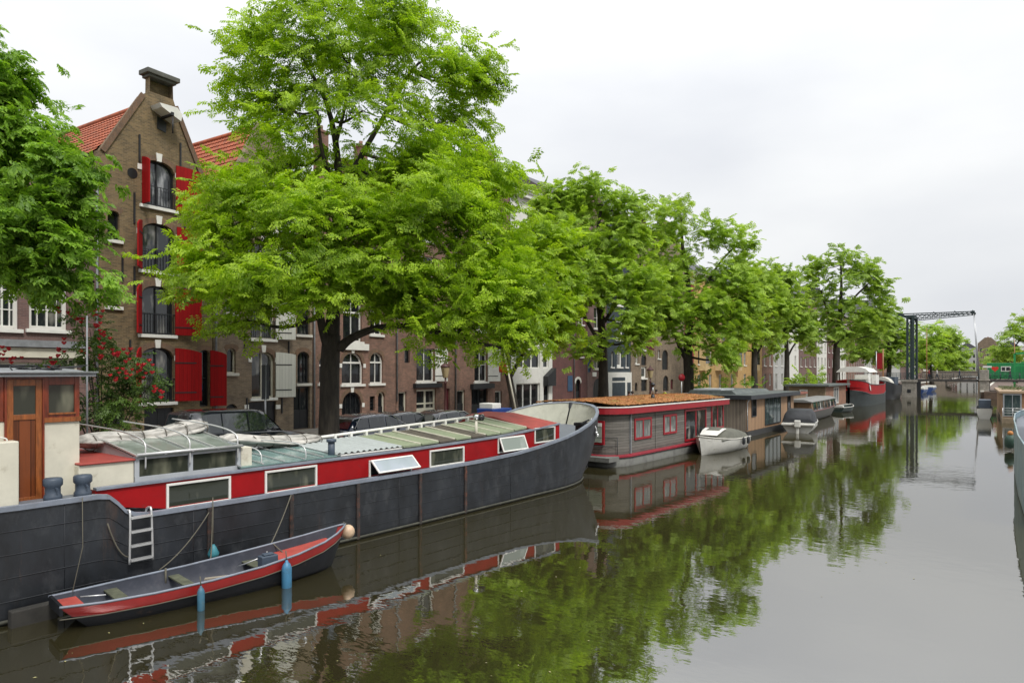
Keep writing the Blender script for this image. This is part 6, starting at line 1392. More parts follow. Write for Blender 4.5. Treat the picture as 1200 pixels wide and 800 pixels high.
MB().loft([[(1.78, 3.2, 4.4), (1.80, 4.6, 4.4)], [(1.85, 3.3, 3.2), (1.86, 4.3, 3.2)], [(2.02, 3.1, 2.1), (2.0, 3.9, 1.9)]], 0, True).build('hanging_drape', M_white, RB)
MB().box(-1.2, 1.2, 5.5, 12, 2.0, 3.3).build('deck_cabin', M_stone, RB); MB().box(-1.25, 1.25, 12.2, 16, 1.8, 3.9).build('wheelhouse', M_white, RB)
# flag-red banner on shore behind it
q = PT(1027, 424, 112); bn = thing('banner', 'tall narrow red banner on a pole behind the red barge', 'banner', (q.x, q.y, QZ - .12)); MB().tube([(0, 0, 0), (0, 0, 6.5)], .06, 8).build('pole', M_steel, bn); MB().box(.08, .9, -.02, .02, 3.6, 6.2).build('flag', M_redwin, bn)
# ---- dark barge behind
DB = thing('barge', 'dark barge with a pale rounded cover moored between the red barge and the drawbridge', 'barge', (-16.2, 118.5, 0), 0)
mb = MB(); S2 = [(0, .2, 3.1), (.5, 1.1, 2.9), (1.6, 1.8, 2.6), (4, 2.0, 2.3), (11, 2.0, 2.2), (13, 1.2, 2.4), (13.6, .2, 2.5)]
mb.loft([[(-b, y, z), (-b, y, z * .5), (-b * .8, y + .3, -.3), (b * .8, y + .3, -.3), (b, y, z * .5), (b, y, z)] for y, b, z in S2], 0, True).build('hull', M_black, DB)
MB().loft([[(-b * .98, y, z - .5), (b * .98, y, z - .5)] for y, b, z in S2], 0, False).build('deck', M_deck, DB)
MB().loft([[(1.5 * math.cos(a), y, 2.2 + 1.35 * math.sin(a)) for a in [i * math.pi / 8 for i in range(9)]] for y in (2.5, 6)], 0, True, False, True).build('rounded_cover', M_stone, DB)
MB().box(-1.4, 1.4, 7, 11.5, 1.6, 3.5).build('cabin', M_bluegrey, DB)
mp2 = MB().tube([(0, 5, 1.8), (0, 5, 8.0)], .1, 8).build('mast', mat('varnished_mast', (.3, .14, .05), .5), DB)
# blue boats beyond the bridge
for i, (px_, Y_, lb) in enumerate(((1085, 152, 'blue and white launch just beyond the drawbridge opening, nearer one'), (1093, 172, 'blue and white launch farther beyond the drawbridge opening'))):
    bt = thing('launch', lb, 'boat', (-14.2, Y_, 0), R(0), 'launches beyond the drawbridge'); small_hull(bt, 13, 2.6, .9, mat('launch_blue', (.03, .07, .22), .4), M_boatwhite, .3)
    MB().box(-1.1, 1.1, 1.5, 9, .85, 1.25).build('white_cover', M_boatwhite, bt, bevel=.08)

# ------------------------------------------------------------------ right bank boats
q = Frame(1.3, 73.0, R(2)); rh = thing('houseboat', 'small houseboat with glass end doors and plants on its flat roof, right bank', 'houseboat', (1.3, 73, 0), q.rz)
MB().box(-1.75, 2.6, -1.0, 16, -.4, .42).build('hull', mat('sand_coloured_hull', (.26, .2, .13), .8, var=.25), rh)
MB().box(-1.7, 2.6, 0, 15.5, .42, 2.52).build('wall', mat('tan_panel', (.36, .21, .11), .7, var=.12), rh)
f = MB().box(-1.66, -.35, -.06, -.001, .5, 2.46).build('end_doors', M_steel, rh)
MB().box(-1.55, -1.02, -.08, -.061, .6, 2.36).box(-.97, -.45, -.08, -.061, .6, 2.36).build('pane', MATS['tinted_door_glass'], f)
rl = MB()
for z in (.85, 1.05, 1.25): rl.tube([(-1.7, -.9, z), (-.3, -.9, z)], .02, 6)
for x in (-1.7, -1.0, -.3): rl.tube([(x, -.9, .42), (x, -.9, 1.27)], .025, 6)
rl.build('railing', M_alu, rh)
r_ = MB().box(-1.95, 2.8, -.35, 15.8, 2.52, 2.7).build('roof', mat('tan_fascia', (.38, .27, .17), .7), rh)
rng = np.random.default_rng(8); sp = [((rng.uniform(-1.6, 2.5), rng.uniform(-.1, 15), 2.93 + rng.uniform(0, .2)), rng.uniform(0, 6.3), .3 + rng.normal() * .3, rng.normal() * .4, .5 + .3 * rng.random()) for _ in range(260)]
ph = thing('roof_plants', 'low green and reddish plants growing on the roof of the right bank houseboat', 'plants', (1.3, 73, -.2), q.rz); tag(ph, kind='stuff')
crown_mesh('foliage', sp, spray_templates(rng, L=.5, leaf=.1), rng, MATS['rose_leaf'] if 'rose_leaf' in MATS else leafmat('dull_plant_leaf', (.03, .05, .015), (.14, .17, .06), (1.1, 1.1, .6), .2), ph)
wb = thing('motor_boat', 'narrow white boat tied left of the right bank houseboat', 'boat', (-1.75, 76.5, 0), R(1)); small_hull(wb, 6, 1.3, .95, M_boatwhite, M_black, .3); MB().box(-.5, .5, 2, 4.5, .9, 1.7).build('cabin', M_bluegrey, wb, bevel=.05)
# grey-blue ship on the right edge
M_ship = mat('weathered_blue_grey_hull', (.22, .30, .32), .5, var=.2, scale=1.5, dirt=((.42, .42, .38), .45, 1.2))
gs = thing('ship', 'weathered pale blue grey ship hull at the right edge of the canal', 'ship', (2.55, 24, 0), R(.6)); S3 = [(0, 2.1, 2.2), (6, 2.2, 2.15), (13, 2.2, 2.3), (17, 2.1, 2.35), (19, 1.85, 2.4), (20.6, 1.3, 2.5), (21.6, .6, 2.6), (22, .06, 2.65)]
def gsec(y, b, z):
    f = max(0, (y - 14) / 8); q_ = [(1, z), (1, z * .6), (1 - .35 * f ** 2, .45), (1 - .4 * f ** 2, .05), (.9 - .5 * f ** 2, -.5)]
    return [(-b * a, y - .5 * f ** 2 * (1 - zz / z), zz) for a, zz in q_] + [(b * a, y - .5 * f ** 2 * (1 - zz / z), zz) for a, zz in q_[::-1]]
S_ = [gsec(*s) for s in S3]; MB().loft(S_, mats=[0, 0, 0, 1, 1, 1, 0, 0, 0][:9]).add(S_[0], [tuple(range(10))], 0).build('hull', [M_ship, M_black], gs)
MB().loft([[(-b * .97, y, z - .25), (b * .97, y, z - .25)] for y, b, z in S3], 0, False).build('deck', M_deck, gs)
for s in (-1, 1): MB().tube([(s * b, y, z) for y, b, z in S3], .03, 6).build('rail', M_ship, gs)
MB().box(-1.3, 1.3, 3, 12, 2.0, 3.1).build('cabin', M_boatwhite, gs)
bt = thing('tarpaulin', 'bright blue tarpaulin bundled on the bow of the pale ship', 'tarpaulin', (1.5, 42.0, 2.15), R(10)); MB().loft([[(-.9 * s, y, 0), (-.5 * s, y, .55 * s), (.2 * s, y, .75 * s), (.9 * s, y, 0)] for y, s in ((-1.2, .5), (-.5, 1), (.4, .9), (1.0, .6))], 0, True, False, True).build('cover', mat('blue_tarp', (.02, .14, .40), .5, var=.2), bt); MB().tube([(-.9, -.5, .05), (0, -.45, .8), (.9, -.5, .05)], .02, 6).build('cord', M_rope, bt)
q = PT(1184, 530, 38); fd = thing('fender', 'dark green fender with orange top hanging at the bow of the pale ship', 'fender', (q.x, q.y, .1)); MB().lathe([(.02, 0), (.26, .1), (.28, .5), (.2, .72), (.02, .8)], n=12).build('fender_body', mat('green_fender', (.03, .07, .05), .6), fd); MB().sphere((0, 0, .86), .14, 0, 10).build('orange_cap', mat('orange_cap', (.5, .2, .05), .6), fd)
# ------------------------------------------------------------------ drawbridge
BY = 134.5
M_bsteel = mat('drawbridge_green_steel', (.018, .035, .038), .45, var=.15)
M_pier = mat('pier_stone', (.30, .275, .235), .85, var=.2, dirt=((.13, .12, .09), .35, 1.0))
db = thing('drawbridge', 'white-free dark green steel drawbridge with portal tower and lifting beams', 'drawbridge', (-12.2, BY, 0), 0)
db['label'] = 'dark green steel drawbridge with a portal tower and long lattice lifting beams'
DK = 3.05
MB().box(-2.6, -.4, -.3, 6.5, -1.5, DK - .5, 0).box(-2.75, -.25, -.45, 6.65, DK - .5, DK - .12, 0).build('left_pier', M_pier, db, bevel=.05)
MB().box(-1.75, -1.2, -.33, -.31, .75, 1.35).build('pier_window', M_black, db)
MB().box(8.45, 9.75, -.3, 6.5, -1.5, DK - .2, 0).box(8.35, 9.85, -.45, 6.65, DK - .2, DK, 0).box(8.5, 9.7, -.2, 1.2, DK + .001, DK + 1.6, 0).build('right_pier', M_pier, db, bevel=.05)
MB().box(-.25, 8.34, 0, 6.2, DK - .35, DK).box(-8.5, -.26, 0, 6.2, DK - .119, DK + .002).box(9.86, 24, 0, 6.2, DK - .35, DK).build('deck', mat('dark_bridge_deck', (.05, .045, .04), .8, var=.2), db)
MB().box(-.3, .25, -.15, .0, .0, DK - .36).build('guide_post', M_black, db)
tz0, tz1 = DK - .1, ZT(368, 112) + .1
tw_ = MB()
for x0 in (-1.35,):
    for y in (.15, 5.95):
        for dx in (-.42, .42):
            tw_.box(x0 + dx - .17, x0 + dx + .17, y - .14, y + .14, tz0, tz1 - .3)
        n = 12
        for i in range(n):
            a = tz0 + (tz1 - tz0 - .5) * i / n; b_ = tz0 + (tz1 - tz0 - .5) * (i + 1) / n; s = 1 if i % 2 else -1
            tw_.bar((x0 - .3 * s, y, a), (x0 + .3 * s, y, b_), .12, .12, 0, (0, 1, 0)).box(x0 - .3, x0 + .3, y - .05, y + .05, a - .04, a + .04)
tw_.box(-1.95, -.75, 0, 6.1, tz1 - .3, tz1 + .15); tw_.build('portal_tower', M_bsteel, db)
for y in (.9, 5.2):
    bm_ = MB(); xa, xb = -3.2, 7.7; z = tz1 + .1
    top = lambda x: z + .35 + .045 * (x - xa) * .3; bot = lambda x: z + .35 - (.95 if x < .5 else .95 - .55 * (x - .5) / (xb - .5))
    bm_.bar((xa, y, top(xa)), (xb, y, top(xb) - .25), .16, .16); bm_.bar((-1, y, bot(-1)), (xb, y, bot(xb) + .05), .13, .13); bm_.bar((xa, y, top(xa)), (-1, y, bot(-1)), .2, .3)
    n = 13
    for i in range(n):
        x0 = -1 + (xb + 1) * i / n; x1 = -1 + (xb + 1) * (i + 1) / n; tp = lambda x: top(x) - .25 * (x - xa) / (xb - xa); bt_ = lambda x: bot(x) + .05 * (x + 1) / (xb + 1)
        bm_.bar((x0, y, bt_(x0)), (x1, y, tp(x1)), .06, .06); bm_.bar((x0, y, tp(x0)), (x1, y, bt_(x1)), .06, .06)
    bm_.box(xb - .5, xb + .1, y - .15, y + .15, top(xb) - .45, top(xb) - .12)
    bm_.build('lifting_beam', M_bsteel, db)
    MB().tube([(xb - .1, y, top(xb) - .3), (8.3, y, DK)], .07, 6).build('hanger_rod', M_steel, db)
bx_ = MB()
for x in (-2.8, 2, 5, 7.5): bx_.bar((x, .9, tz1 + .55), (x, 5.2, tz1 + .55), .12, .12)
bx_.build('cross_beam', M_bsteel, db)
for s, y in ((0, .05), (1, 6.1)):
    for (xa, xb) in ((-8.4, -2.2), (-.4, 8.3), (9.9, 24)):
        r_ = MB()
        for z in (.35, .7, 1.05): r_.tube([(xa, y, DK + z), (xb, y, DK + z)], .022, 5)
        n = max(2, int((xb - xa) / 1.2))
        for i in range(n + 1): x = xa + (xb - xa) * i / n; r_.tube([(x, y, DK), (x, y, DK + 1.07)], .03, 5)
        r_.build('railing', M_bsteel, db)
# second, far bridge
b2 = thing('bridge', 'low pale brick bridge crossing the canal beyond the drawbridge', 'bridge', (-9, 262, 0), 0)
pts = [(-14, -1), (-14, 4.3), (14, 4.3), (14, -1), (7.5, -1)] + [(7.5 * math.cos(a), 1.0 + 1.9 * math.sin(a)) for a in [i * math.pi / 10 for i in range(11)]] + [(-7.5, -1)]
MB().prism(pts, 0, 8, 'xz').build('arch', mat('pale_brick_bridge', (.3, .25, .2), .85, var=.2), b2)
MB().box(-14, 14, -.15, .2, 4.3, 4.5).build('parapet', M_pier, b2)

# green site cabin and its neighbour beyond the bridge on the right bank
M_green = boards('bright_green_cabin_steel', (.012, .20, .06), .25, 'xy', .12, .6, .5)
q = Vector((-3.0, 147)); gc = thing('site_cabin', 'bright green site cabin on stilts beyond the drawbridge, right bank', 'cabin', (q.x, q.y, QZ - .12))
for x, y in ((.3, .3), (5.7, .3), (.3, 2.2), (5.7, 2.2)): MB().box(x - .1, x + .1, y - .1, y + .1, 0, 1.9).build('stilt', mat('green_stilt', (.01, .15, .05), .5), gc)
MB().box(0, 6, 0, 2.5, 1.9, 4.7).build('body', M_green, gc, bevel=.04); w_ = MB().box(2.0, 3.4, -.05, -.001, 3.2, 4.1).build('window', M_white, gc); MB().box(2.12, 2.6, -.07, -.051, 3.35, 3.95).box(2.75, 3.25, -.07, -.051, 3.35, 3.95).build('pane', M_glass_d, w_)
q = Vector((.9, 143)); gg = thing('steel_gantry', 'bright green steel frame tower at the right edge beside the site cabin', 'frame', (q.x, q.y, QZ - .12)); g = MB()
for x in (0, 4): g.box(x - .15, x + .15, -.15, .15, 0, 6.2)
g.bar((0, 0, 6.2), (6, 0, 6.6), .3, .3); g.bar((0, 0, 4.2), (6, 0, 4.2), .25, .25); g.bar((0, 0, 4.2), (4, 0, 6.2), .15, .15); g.build('frame', mat('plain_green_steel', (.015, .26, .07), .5), gg)
MB().box(-.3, .3, -.3, .3, -.0, .05).build('foot', M_black, gg)
# signs, flower basket and masts near the right pier
q = PT(1166, 432, 113); fb = thing('flower_basket', 'heart shaped basket of red flowers on a post at the right end of the drawbridge', 'flower basket', (q.x, q.y, DK))
hp = [(.5 * 16 * math.sin(a) ** 3 / 16, (13 * math.cos(a) - 5 * math.cos(2 * a) - 2 * math.cos(3 * a) - math.cos(4 * a)) / 32) for a in [i * math.pi / 12 for i in range(24)]]
zc = q.z - DK; MB().prism([(x, zc + z) for x, z in hp], -.12, .12, 'xz').build('flowers', mat('scarlet_flowers', (.6, .03, .015), .7, var=.3, scale=8), fb, bevel=.03); MB().tube([(0, 0, 0), (0, 0, zc - .4)], .03, 6).build('post', M_bsteel, fb)
q = PT(1157, 430, 112.5); sg = thing('bridge_sign', 'white rectangular board on top of the right bridge pier', 'sign', (q.x, q.y, DK + 1.6)); MB().box(-.6, .6, -.03, .03, .35, .65).build('board', M_white, sg); MB().box(-.04, .04, .031, .08, 0, .6).build('bracket', M_steel, sg)
def mast(label, px, py, t, m_, r=.09, zb=QZ-.12):
    q = PT(px, py, t); o = thing('ship_mast', label, 'mast', (q.x, q.y, zb)); MB().tube([(0, 0, 0), (0, 0, q.z - zb)], [r, r * .5], 8).build('spar', m_, o); MB().tube([(-.9, 0, (q.z - zb) * .72), (.9, 0, (q.z - zb) * .72)], .04, 6).build('crosstree', m_, o)
mast('varnished mast rising beyond the drawbridge, left of the far big tree', 1086, 384, 170, MATS['varnished_mast'], .13, 0)
mast('varnished mast at the right edge in front of the pale green tree', 1189, 398, 150, MATS['varnished_mast'], .12)
mast('grey steel mast standing near the far houses at the end of the canal', 1145, 400, 230, M_steel, .3, 0)
# far houses closing the canal
rr = random.Random(9); fcol = [bk_plum, M_palewall, bk_grey, bk_red, M_whitewall, bk_grey]
flb = ['pinkish brown gabled house at the far end of the canal, leftmost there', 'pale grey house at the far end of the canal, second from left', 'brown gabled house in the middle of the far end row', 'dark roofed red house at the far end, right of the middle', 'off white house at the far end, second from right', 'grey brown house at the far end, rightmost']
for i in range(6):
    w_ = 9.0; X0 = -31 + i * w_ * 1.0; h_ = [17, 15.5, 18, 16, 15, 17][i]
    h = thing('canal_house', flb[i], 'house', (X0, 436, QZ - .13), 0, 'houses closing the far end of the canal'); ops = grid(3, 4, fh=3.2)(w_ - .1, h_); m_ = MB(); front_wall(m_, [(0, 0, w_ - .1), (h_, 0, w_ - .1)] + ([(h_ + 3, w_ * .35, w_ * .65)] if i % 2 == 0 else []), ops); m_.box(0, w_ - .1, .3, 9, 0, h_); m_.build('wall', fcol[i], h)
    fr_ = MB(); gl = MB()
    for q in ops: fr_.box(q['x0'], q['x1'], .1, .14, q['z0'], q['z1']); gl.box(q['x0'] + .12, q['x1'] - .12, .05, .09, q['z0'] + .1, q['z1'] - .1)
    f_ = fr_.build('window_frame', M_white, h); gl.build('pane', M_glass, f_)
    MB().prism([(-.1, h_), (w_ / 2, h_ + 3.4), (w_, h_)], .4, 9, 'xz').build('roof', M_slate if i % 2 else M_tile, h)

# ------------------------------------------------------------------ cars
def car(label, cpx, X, L, Wd, H, m_, suv=False, rz=0.0, gap=0.0):
    y, t = PX(cpx, X); c = thing('parked_car', label, 'car', (X, y, QZ - .12), rz, 'cars parked along the quay')   # nose towards +y
    zb = .28 if not suv else .38; belt = H * (.62 if not suv else .60); hw = Wd / 2
    prof = [(-L / 2, zb + .12, belt - .12), (-L / 2 + .12, zb, belt - .02), (-L * .3, zb - .03, belt + .02), (0, zb - .03, belt), (L * .2, zb - .03, belt - .03), (L * .30, zb, belt - .08), (L * .42, zb, belt - .18), (L / 2 - .06, zb + .05, belt - .32), (L / 2, zb + .15, belt - .42)]
    secs = []
    for yy, z0, z1 in prof:
        e = 1 - .10 * (abs(yy) / (L / 2)) ** 4; h2 = hw * e
        secs.append([(-h2 * .90, yy, z0), (-h2, yy, z0 + .18), (-h2 * 1.0, yy, (z0 + z1) / 2), (-h2 * .95, yy, z1 - .04), (-h2 * .86, yy, z1), (0, yy, z1 + .03), (h2 * .86, yy, z1), (h2 * .95, yy, z1 - .04), (h2, yy, (z0 + z1) / 2), (h2, yy, z0 + .18), (h2 * .9, yy, z0)])
    MB().loft(secs, 0, True, True, True).build('body', m_, c)
    if suv: g = [(-L * .47, belt), (-L * .44, H - .06), (-L * .30, H), (L * .03, H - .02), (L * .09, H - .08), (L * .235, belt - .02)]
    else: g = [(-L * .46, belt), (-L * .37, H - .14), (-L * .25, H - .02), (-L * .05, H), (L * .07, H - .07), (L * .26, belt - .04)]
    def gsec_(yy, z, k): return [(-hw * .88 * k, yy, belt - .03), (-hw * (.72 if z > belt + .1 else .88) * k, yy, z - .04), (-hw * .62 * k, yy, z), (hw * .62 * k, yy, z), (hw * (.72 if z > belt + .1 else .88) * k, yy, z - .04), (hw * .88 * k, yy, belt - .03)]
    MB().loft([gsec_(a, z, 1 if 0 < i < len(g) - 1 else .98) for i, (a, z) in enumerate(g)], 0, True, False, True).build('cabin', m_, c)
    gm = glass('car_glass', (.015, .02, .022), .03, (.05, .06, .06), 2, 1.0)
    def side(ya, yb, s, zlo=.05):
        zt = lambda yy: float(np.interp(yy, [a for a, _ in g], [z for _, z in g])) - .10
        xs = lambda z: s * (hw * .88 + (hw * .72 - hw * .88) * (z - belt) / max(.1, (H - .04 - belt)) + .012)
        P4 = [(xs(belt + zlo), ya, belt + zlo), (xs(belt + zlo), yb, belt + zlo), (xs(max(belt + zlo, zt(yb))), yb, max(belt + zlo + .01, zt(yb))), (xs(zt(ya)), ya, max(belt + zlo + .01, zt(ya)))]
        return P4
    for s in (-1, 1):
        for ya, yb in ((-L * .37, -L * .24), (-L * .23, -L * .05), (-L * .035, L * .10), (L * .105, L * .20)):
            m1 = (ya + yb) / 2; a = side(ya, m1, s); b_ = side(m1, yb, s)
            MB().quad(*a).quad(*b_).build('side_window', gm, c)
    for (a, b_, nm) in ((g[-1], g[-2], 'windscreen'), (g[0], g[1], 'rear_window')):
        d = Vector((0, b_[0] - a[0], b_[1] - a[1])); nrm = Vector((0, -d.z, d.y)).normalized() * (.02 if nm == 'rear_window' else -.02)
        lo = Vector((0, a[0], a[1])) + d * .12 + nrm; hi = Vector((0, a[0], a[1])) + d * .9 + nrm
        MB().quad((-hw * .78, lo.y, lo.z), (hw * .78, lo.y, lo.z), (hw * .64, hi.y, hi.z), (-hw * .64, hi.y, hi.z)).build(nm, gm, c)
    if not suv:
        for s in (-1, 1): MB().tube([(s * hw * .90, -L * .40, belt + .06), (s * hw * .74, -L * .32, H - .13), (s * hw * .70, -L * .12, H - .03), (s * hw * .72, L * .05, H - .08), (s * hw * .9, L * .22, belt + .03)], .012, 5).build('chrome_strip', M_alu, c)
    for s in (-1, 1):
        for yy in (-L * .31, L * .31):
            w_ = MB().tube([(s * (hw - .2), yy, .34), (s * (hw + .01), yy, .34)], .34 if not suv else .38, 18).build('wheel', M_tyre, c); MB().tube([(s * (hw + .0), yy, .34), (s * (hw + .02), yy, .34)], .21, 12).build('rim', M_steel, w_)
        MB().sphere((s * (hw + .08), L * .13, belt + .08), .11, 0, 8, (.9, .6, .7)).build('mirror', m_, c)
        MB().box(s * hw * .55 - .16, s * hw * .55 + .16, L / 2 - .12, L / 2 - .03, belt - .4, belt - .28).build('headlight', M_alu, c)
        MB().box(s * hw * .62 - .12, s * hw * .62 + .12, -L / 2 - .01, -L / 2 + .1, belt - .3, belt - .12).build('tail_light', M_red, c)
    return c
M_car1 = mat('near_black_car_paint', (.012, .014, .020), .18, .2, var=.05, coat=1.0); M_car2 = mat('dark_blue_car_paint', (.012, .02, .045), .18, .2, var=.05, coat=1.0); M_car3 = mat('graphite_car_paint', (.035, .04, .045), .2, .4, var=.05, coat=1.0)
car('large black off road car parked behind the canvas covers of the barge', 281, -21.9, 4.9, 2.0, 1.92, M_car1, True)
car('dark blue estate car with chrome window trim right of the great elm trunk', 441, -21.3, 4.7, 1.85, 1.50, M_car2)
car('small dark car mostly hidden behind the dark blue estate car', 476, -21.9, 4.2, 1.75, 1.45, M_car3)
car('graphite saloon car parked below the street lamp', 528, -21.2, 4.6, 1.82, 1.44, M_car3)

# ------------------------------------------------------------------ street furniture
def lamp(label, px, X, ztop):
    y, t = PX(px, X); o = thing('street_lamp', label, 'street lamp', (X, y, QZ - .12), 0, 'old lanterns along the quay'); H = ztop
    m_ = mat('oxide_red_lamp_iron', (.07, .02, .018), .5, var=.2)
    MB().lathe([(.16, 0), (.16, .5), (.11, .6), (.11, .9), (.075, 1.0), (.06, H - 1.1), (.1, H - 1.05), (.05, H - .98), (.05, H - .78)], n=12).build('post', m_, o)
    MB().lathe([(.13, H - .78), (.15, H - .72), (.26, H - .22), (.26, H - .2), (.01, H - .199)], n=6).build('lantern_glass', mat('lantern_glass', (.42, .33, .18), .3, var=.1), o)
    MB().lathe([(.30, H - .2), (.28, H - .15), (.10, H), (.05, H + .05), (.05, H + .12), (.01, H + .16)], n=6).build('lantern_cap', m_, o)
    return o
lamp('old street lamp with red brown post in front of the narrow brick house', 522, -24.4, 3.65)
lamp('distant old street lamp behind the sedum roof chimney', 762, -21.3, 3.5)
y, t = PX(311, -22.0); sp_ = thing('sign_post', 'slim grey sign post with narrow dark board by the black off road car', 'sign', (-22.0, y, QZ - .12)); MB().tube([(0, 0, 0), (0, 0, 3.5)], .035, 8).build('post', M_steel, sp_); MB().box(-.03, .03, -.14, .14, 2.2, 3.45).build('board', M_anth, sp_)
y, t = PX(317, -21.2)
# blue bin with white lid and support poles by the leaning elm
y, t = PX(585, -20.6); bn = thing('container', 'blue container with white lid beside the leaning elm', 'container', (-20.9, y, QZ)); MB().box(-.5, .5, -.8, .8, 0, 1.25).build('body', mat('container_blue', (.015, .05, .22), .5), bn, bevel=.03); MB().box(-.42, .42, -.7, .0, 1.251, 1.52).build('lid', M_white, bn, bevel=.03)
q = PT(600, 440, 38.2); pl = thing('support_pole', 'long pale pole leaning along the trunk of the leaning elm', 'pole', (q.x, q.y, QZ)); MB().tube([(.35, .2, 0), (-.45, -.3, 4.7)], .05, 8).build('pole', M_cream, pl); MB().lathe([(.08, 0), (.08, .05)], (.35, .2, 0), 8).build('foot', M_iron, pl)
q = PT(590, 428, 38.6); rg = thing('warning_lamp', 'orange red ribbon and lamp tied round the leaning elm trunk', 'marker', (q.x, q.y, q.z - .4)); MB().lathe([(.24, 0), (.27, .15), (.25, .5), (.22, .6)], n=12).build('band', mat('signal_orange', (.65, .09, .02), .6, var=.3, scale=6, dirt=((.1, .02, .01), .4, 4)), rg); MB().sphere((.12, -.2, .35), .1, 0, 8).build('lamp', M_redwin, rg)
q = PT(803, 440, 56); rsn = thing('round_sign', 'large red round sign at the trunk of the wide forked elm', 'sign', (q.x - .2, q.y - .3, QZ)); MB().tube([(0, 0, 0), (0, 0, 2.6)], .04, 6).build('post', M_steel, rsn); Mx = Matrix.Translation((0, 0, 2.6)) @ Matrix.Rotation(R(90), 4, 'X') @ Matrix.Rotation(R(55), 4, 'Y'); MB().lathe([(.01, 0), (.30, .01), (.30, .05), (.01, .06)], n=24, M=Mx).build('disc', M_redwin, rsn)
# ------------------------------------------------------------------ climbing roses by the wheelhouse
def bush(name, label, lobes, t, px0, m_, seed, cat, dens=16, leaf=.07, L=.32, blooms=None, stuff=False, zb=QZ - .12):
    rng = np.random.default_rng(seed); b0 = PT(px0, HORIZ, t); o = thing(name, label, cat, (b0.x, b0.y, zb)); org = Vector((b0.x, b0.y, zb)); sp = []; mb = MB(); flw = []
    for (px, py, rx, ry) in lobes:
        c = PT(px, py, t + rng.normal() * .3) - org; a, b_ = rx * t / FPX, ry * t / FPX
        mb.tube(smooth_path([Vector((rng.normal() * .1, rng.normal() * .1, 0)), c * .5 + Vector((rng.normal() * .15, 0, c.z * .1)), c]), [.03, .03, .025, .02, .02, .015, .015, .01, .008], 5)
        for i in range(max(6, int(dens * a * b_ * 16))):
            v = rng.normal(size=3); v /= np.linalg.norm(v); r_ = .35 + .65 * rng.random() ** .6
            p = c + Vector((v[0] * a * r_, v[1] * a * r_, v[2] * b_ * r_)); sp.append((tuple(p), math.atan2(v[1], v[0]) + rng.normal() * .8, .1 + rng.normal() * .5, rng.normal() * .5, .8 + .5 * rng.random()))
    mb.build('stem', M_bark, o); crown_mesh('foliage', sp, spray_templates(rng, L=L, leaf=leaf, width=.6, per=16), rng, m_, o)
    if blooms:
        for (px, py, n) in blooms:
            c = PT(px, py, t - .75) - org; f = MB()
            for k in range(n):
                cc = (c.x + rng.normal() * .09, c.y + rng.normal() * .09, c.z + rng.normal() * .07); r_ = .052 + .022 * rng.random()
                for pe in range(7):
                    a = pe * 6.283 / 7 + rng.random(); q = [(cc[0], cc[1], cc[2] - r_ * .4), (cc[0] + r_ * math.cos(a), cc[1] + r_ * math.sin(a), cc[2] + r_ * .3), (cc[0] + r_ * .7 * math.cos(a + .8), cc[1] + r_ * .7 * math.sin(a + .8), cc[2] + r_ * .75), (cc[0] + r_ * .2 * math.cos(a + .4), cc[1] + r_ * .2 * math.sin(a + .4), cc[2] + r_ * .5)]
                    f.add(q, [(0, 1, 2, 3)])
                f.sphere(cc, r_ * .55, 0, 6)
            f.build('rose_cluster', mat('rose_red', (.42, .006, .012), .6, var=.25, scale=9), o)
    return o
rd = random.Random(4)
bl = [(x, y, rd.randint(2, 5)) for x, y in ((62, 428, ) , (68, 412), (14, 412), (3, 413), (16, 421), (46, 436), (60, 443), (88, 357), (93, 361), (80, 366), (88, 372), (98, 380), (113, 366), (117, 370), (110, 381), (118, 388), (75, 400), (96, 411), (117, 418), (122, 398), (104, 365), (148, 410), (156, 424), (144, 434), (140, 442), (155, 434), (165, 432), (170, 440), (118, 405), (134, 415), (180, 452), (186, 462), (178, 428), (62, 420))]
bush('climbing_rose', 'climbing rose bush full of red blossoms beside the varnished wheelhouse', [(115, 470, 18, 34), (135, 440, 26, 34), (120, 410, 20, 24), (105, 385, 16, 18), (92, 368, 14, 10), (155, 430, 18, 20), (165, 455, 18, 24), (140, 480, 26, 24), (178, 445, 12, 14), (100, 420, 12, 14), (75, 425, 16, 12), (50, 430, 12, 8), (110, 495, 14, 16)], 19.0, 122, leafmat('rose_leaf', (.02, .05, .008), (.12, .20, .03), (1.1, 1.2, .5), .3), 5, 'rose bush', 9, blooms=bl)
# plants on the quay near the brick houseboat
bush('quay_shrub', 'bright green shrubs growing on the quay behind the brick houseboat', [(940, 442, 8, 8), (948, 448, 7, 6), (955, 440, 6, 6), (930, 446, 5, 6)], 80, 942, LF_mid, 6, 'shrub', 1.2, leaf=.25, L=1.0)
bush('quay_shrub', 'yellowish shrub on the quay just left of the tree at the red barge', [(962, 442, 6, 5), (957, 448, 5, 4)], 86, 960, LF_bright, 7, 'shrub', 1.2, leaf=.25, L=1.0)
bush('street_hedge', 'low dark hedge at the foot of the slim elm before the yellow houses', [(885, 452, 10, 5), (872, 450, 6, 6), (858, 452, 6, 5)], 72, 880, LF_deep, 8, 'hedge', 1.5, leaf=.22, L=.9)
bush('quay_shrub', 'dark green shrub at the foot of the wide forked elm', [(818, 448, 9, 12), (822, 438, 7, 8)], 58, 818, LF_deep, 9, 'shrub', 1.5, leaf=.2, L=.8)
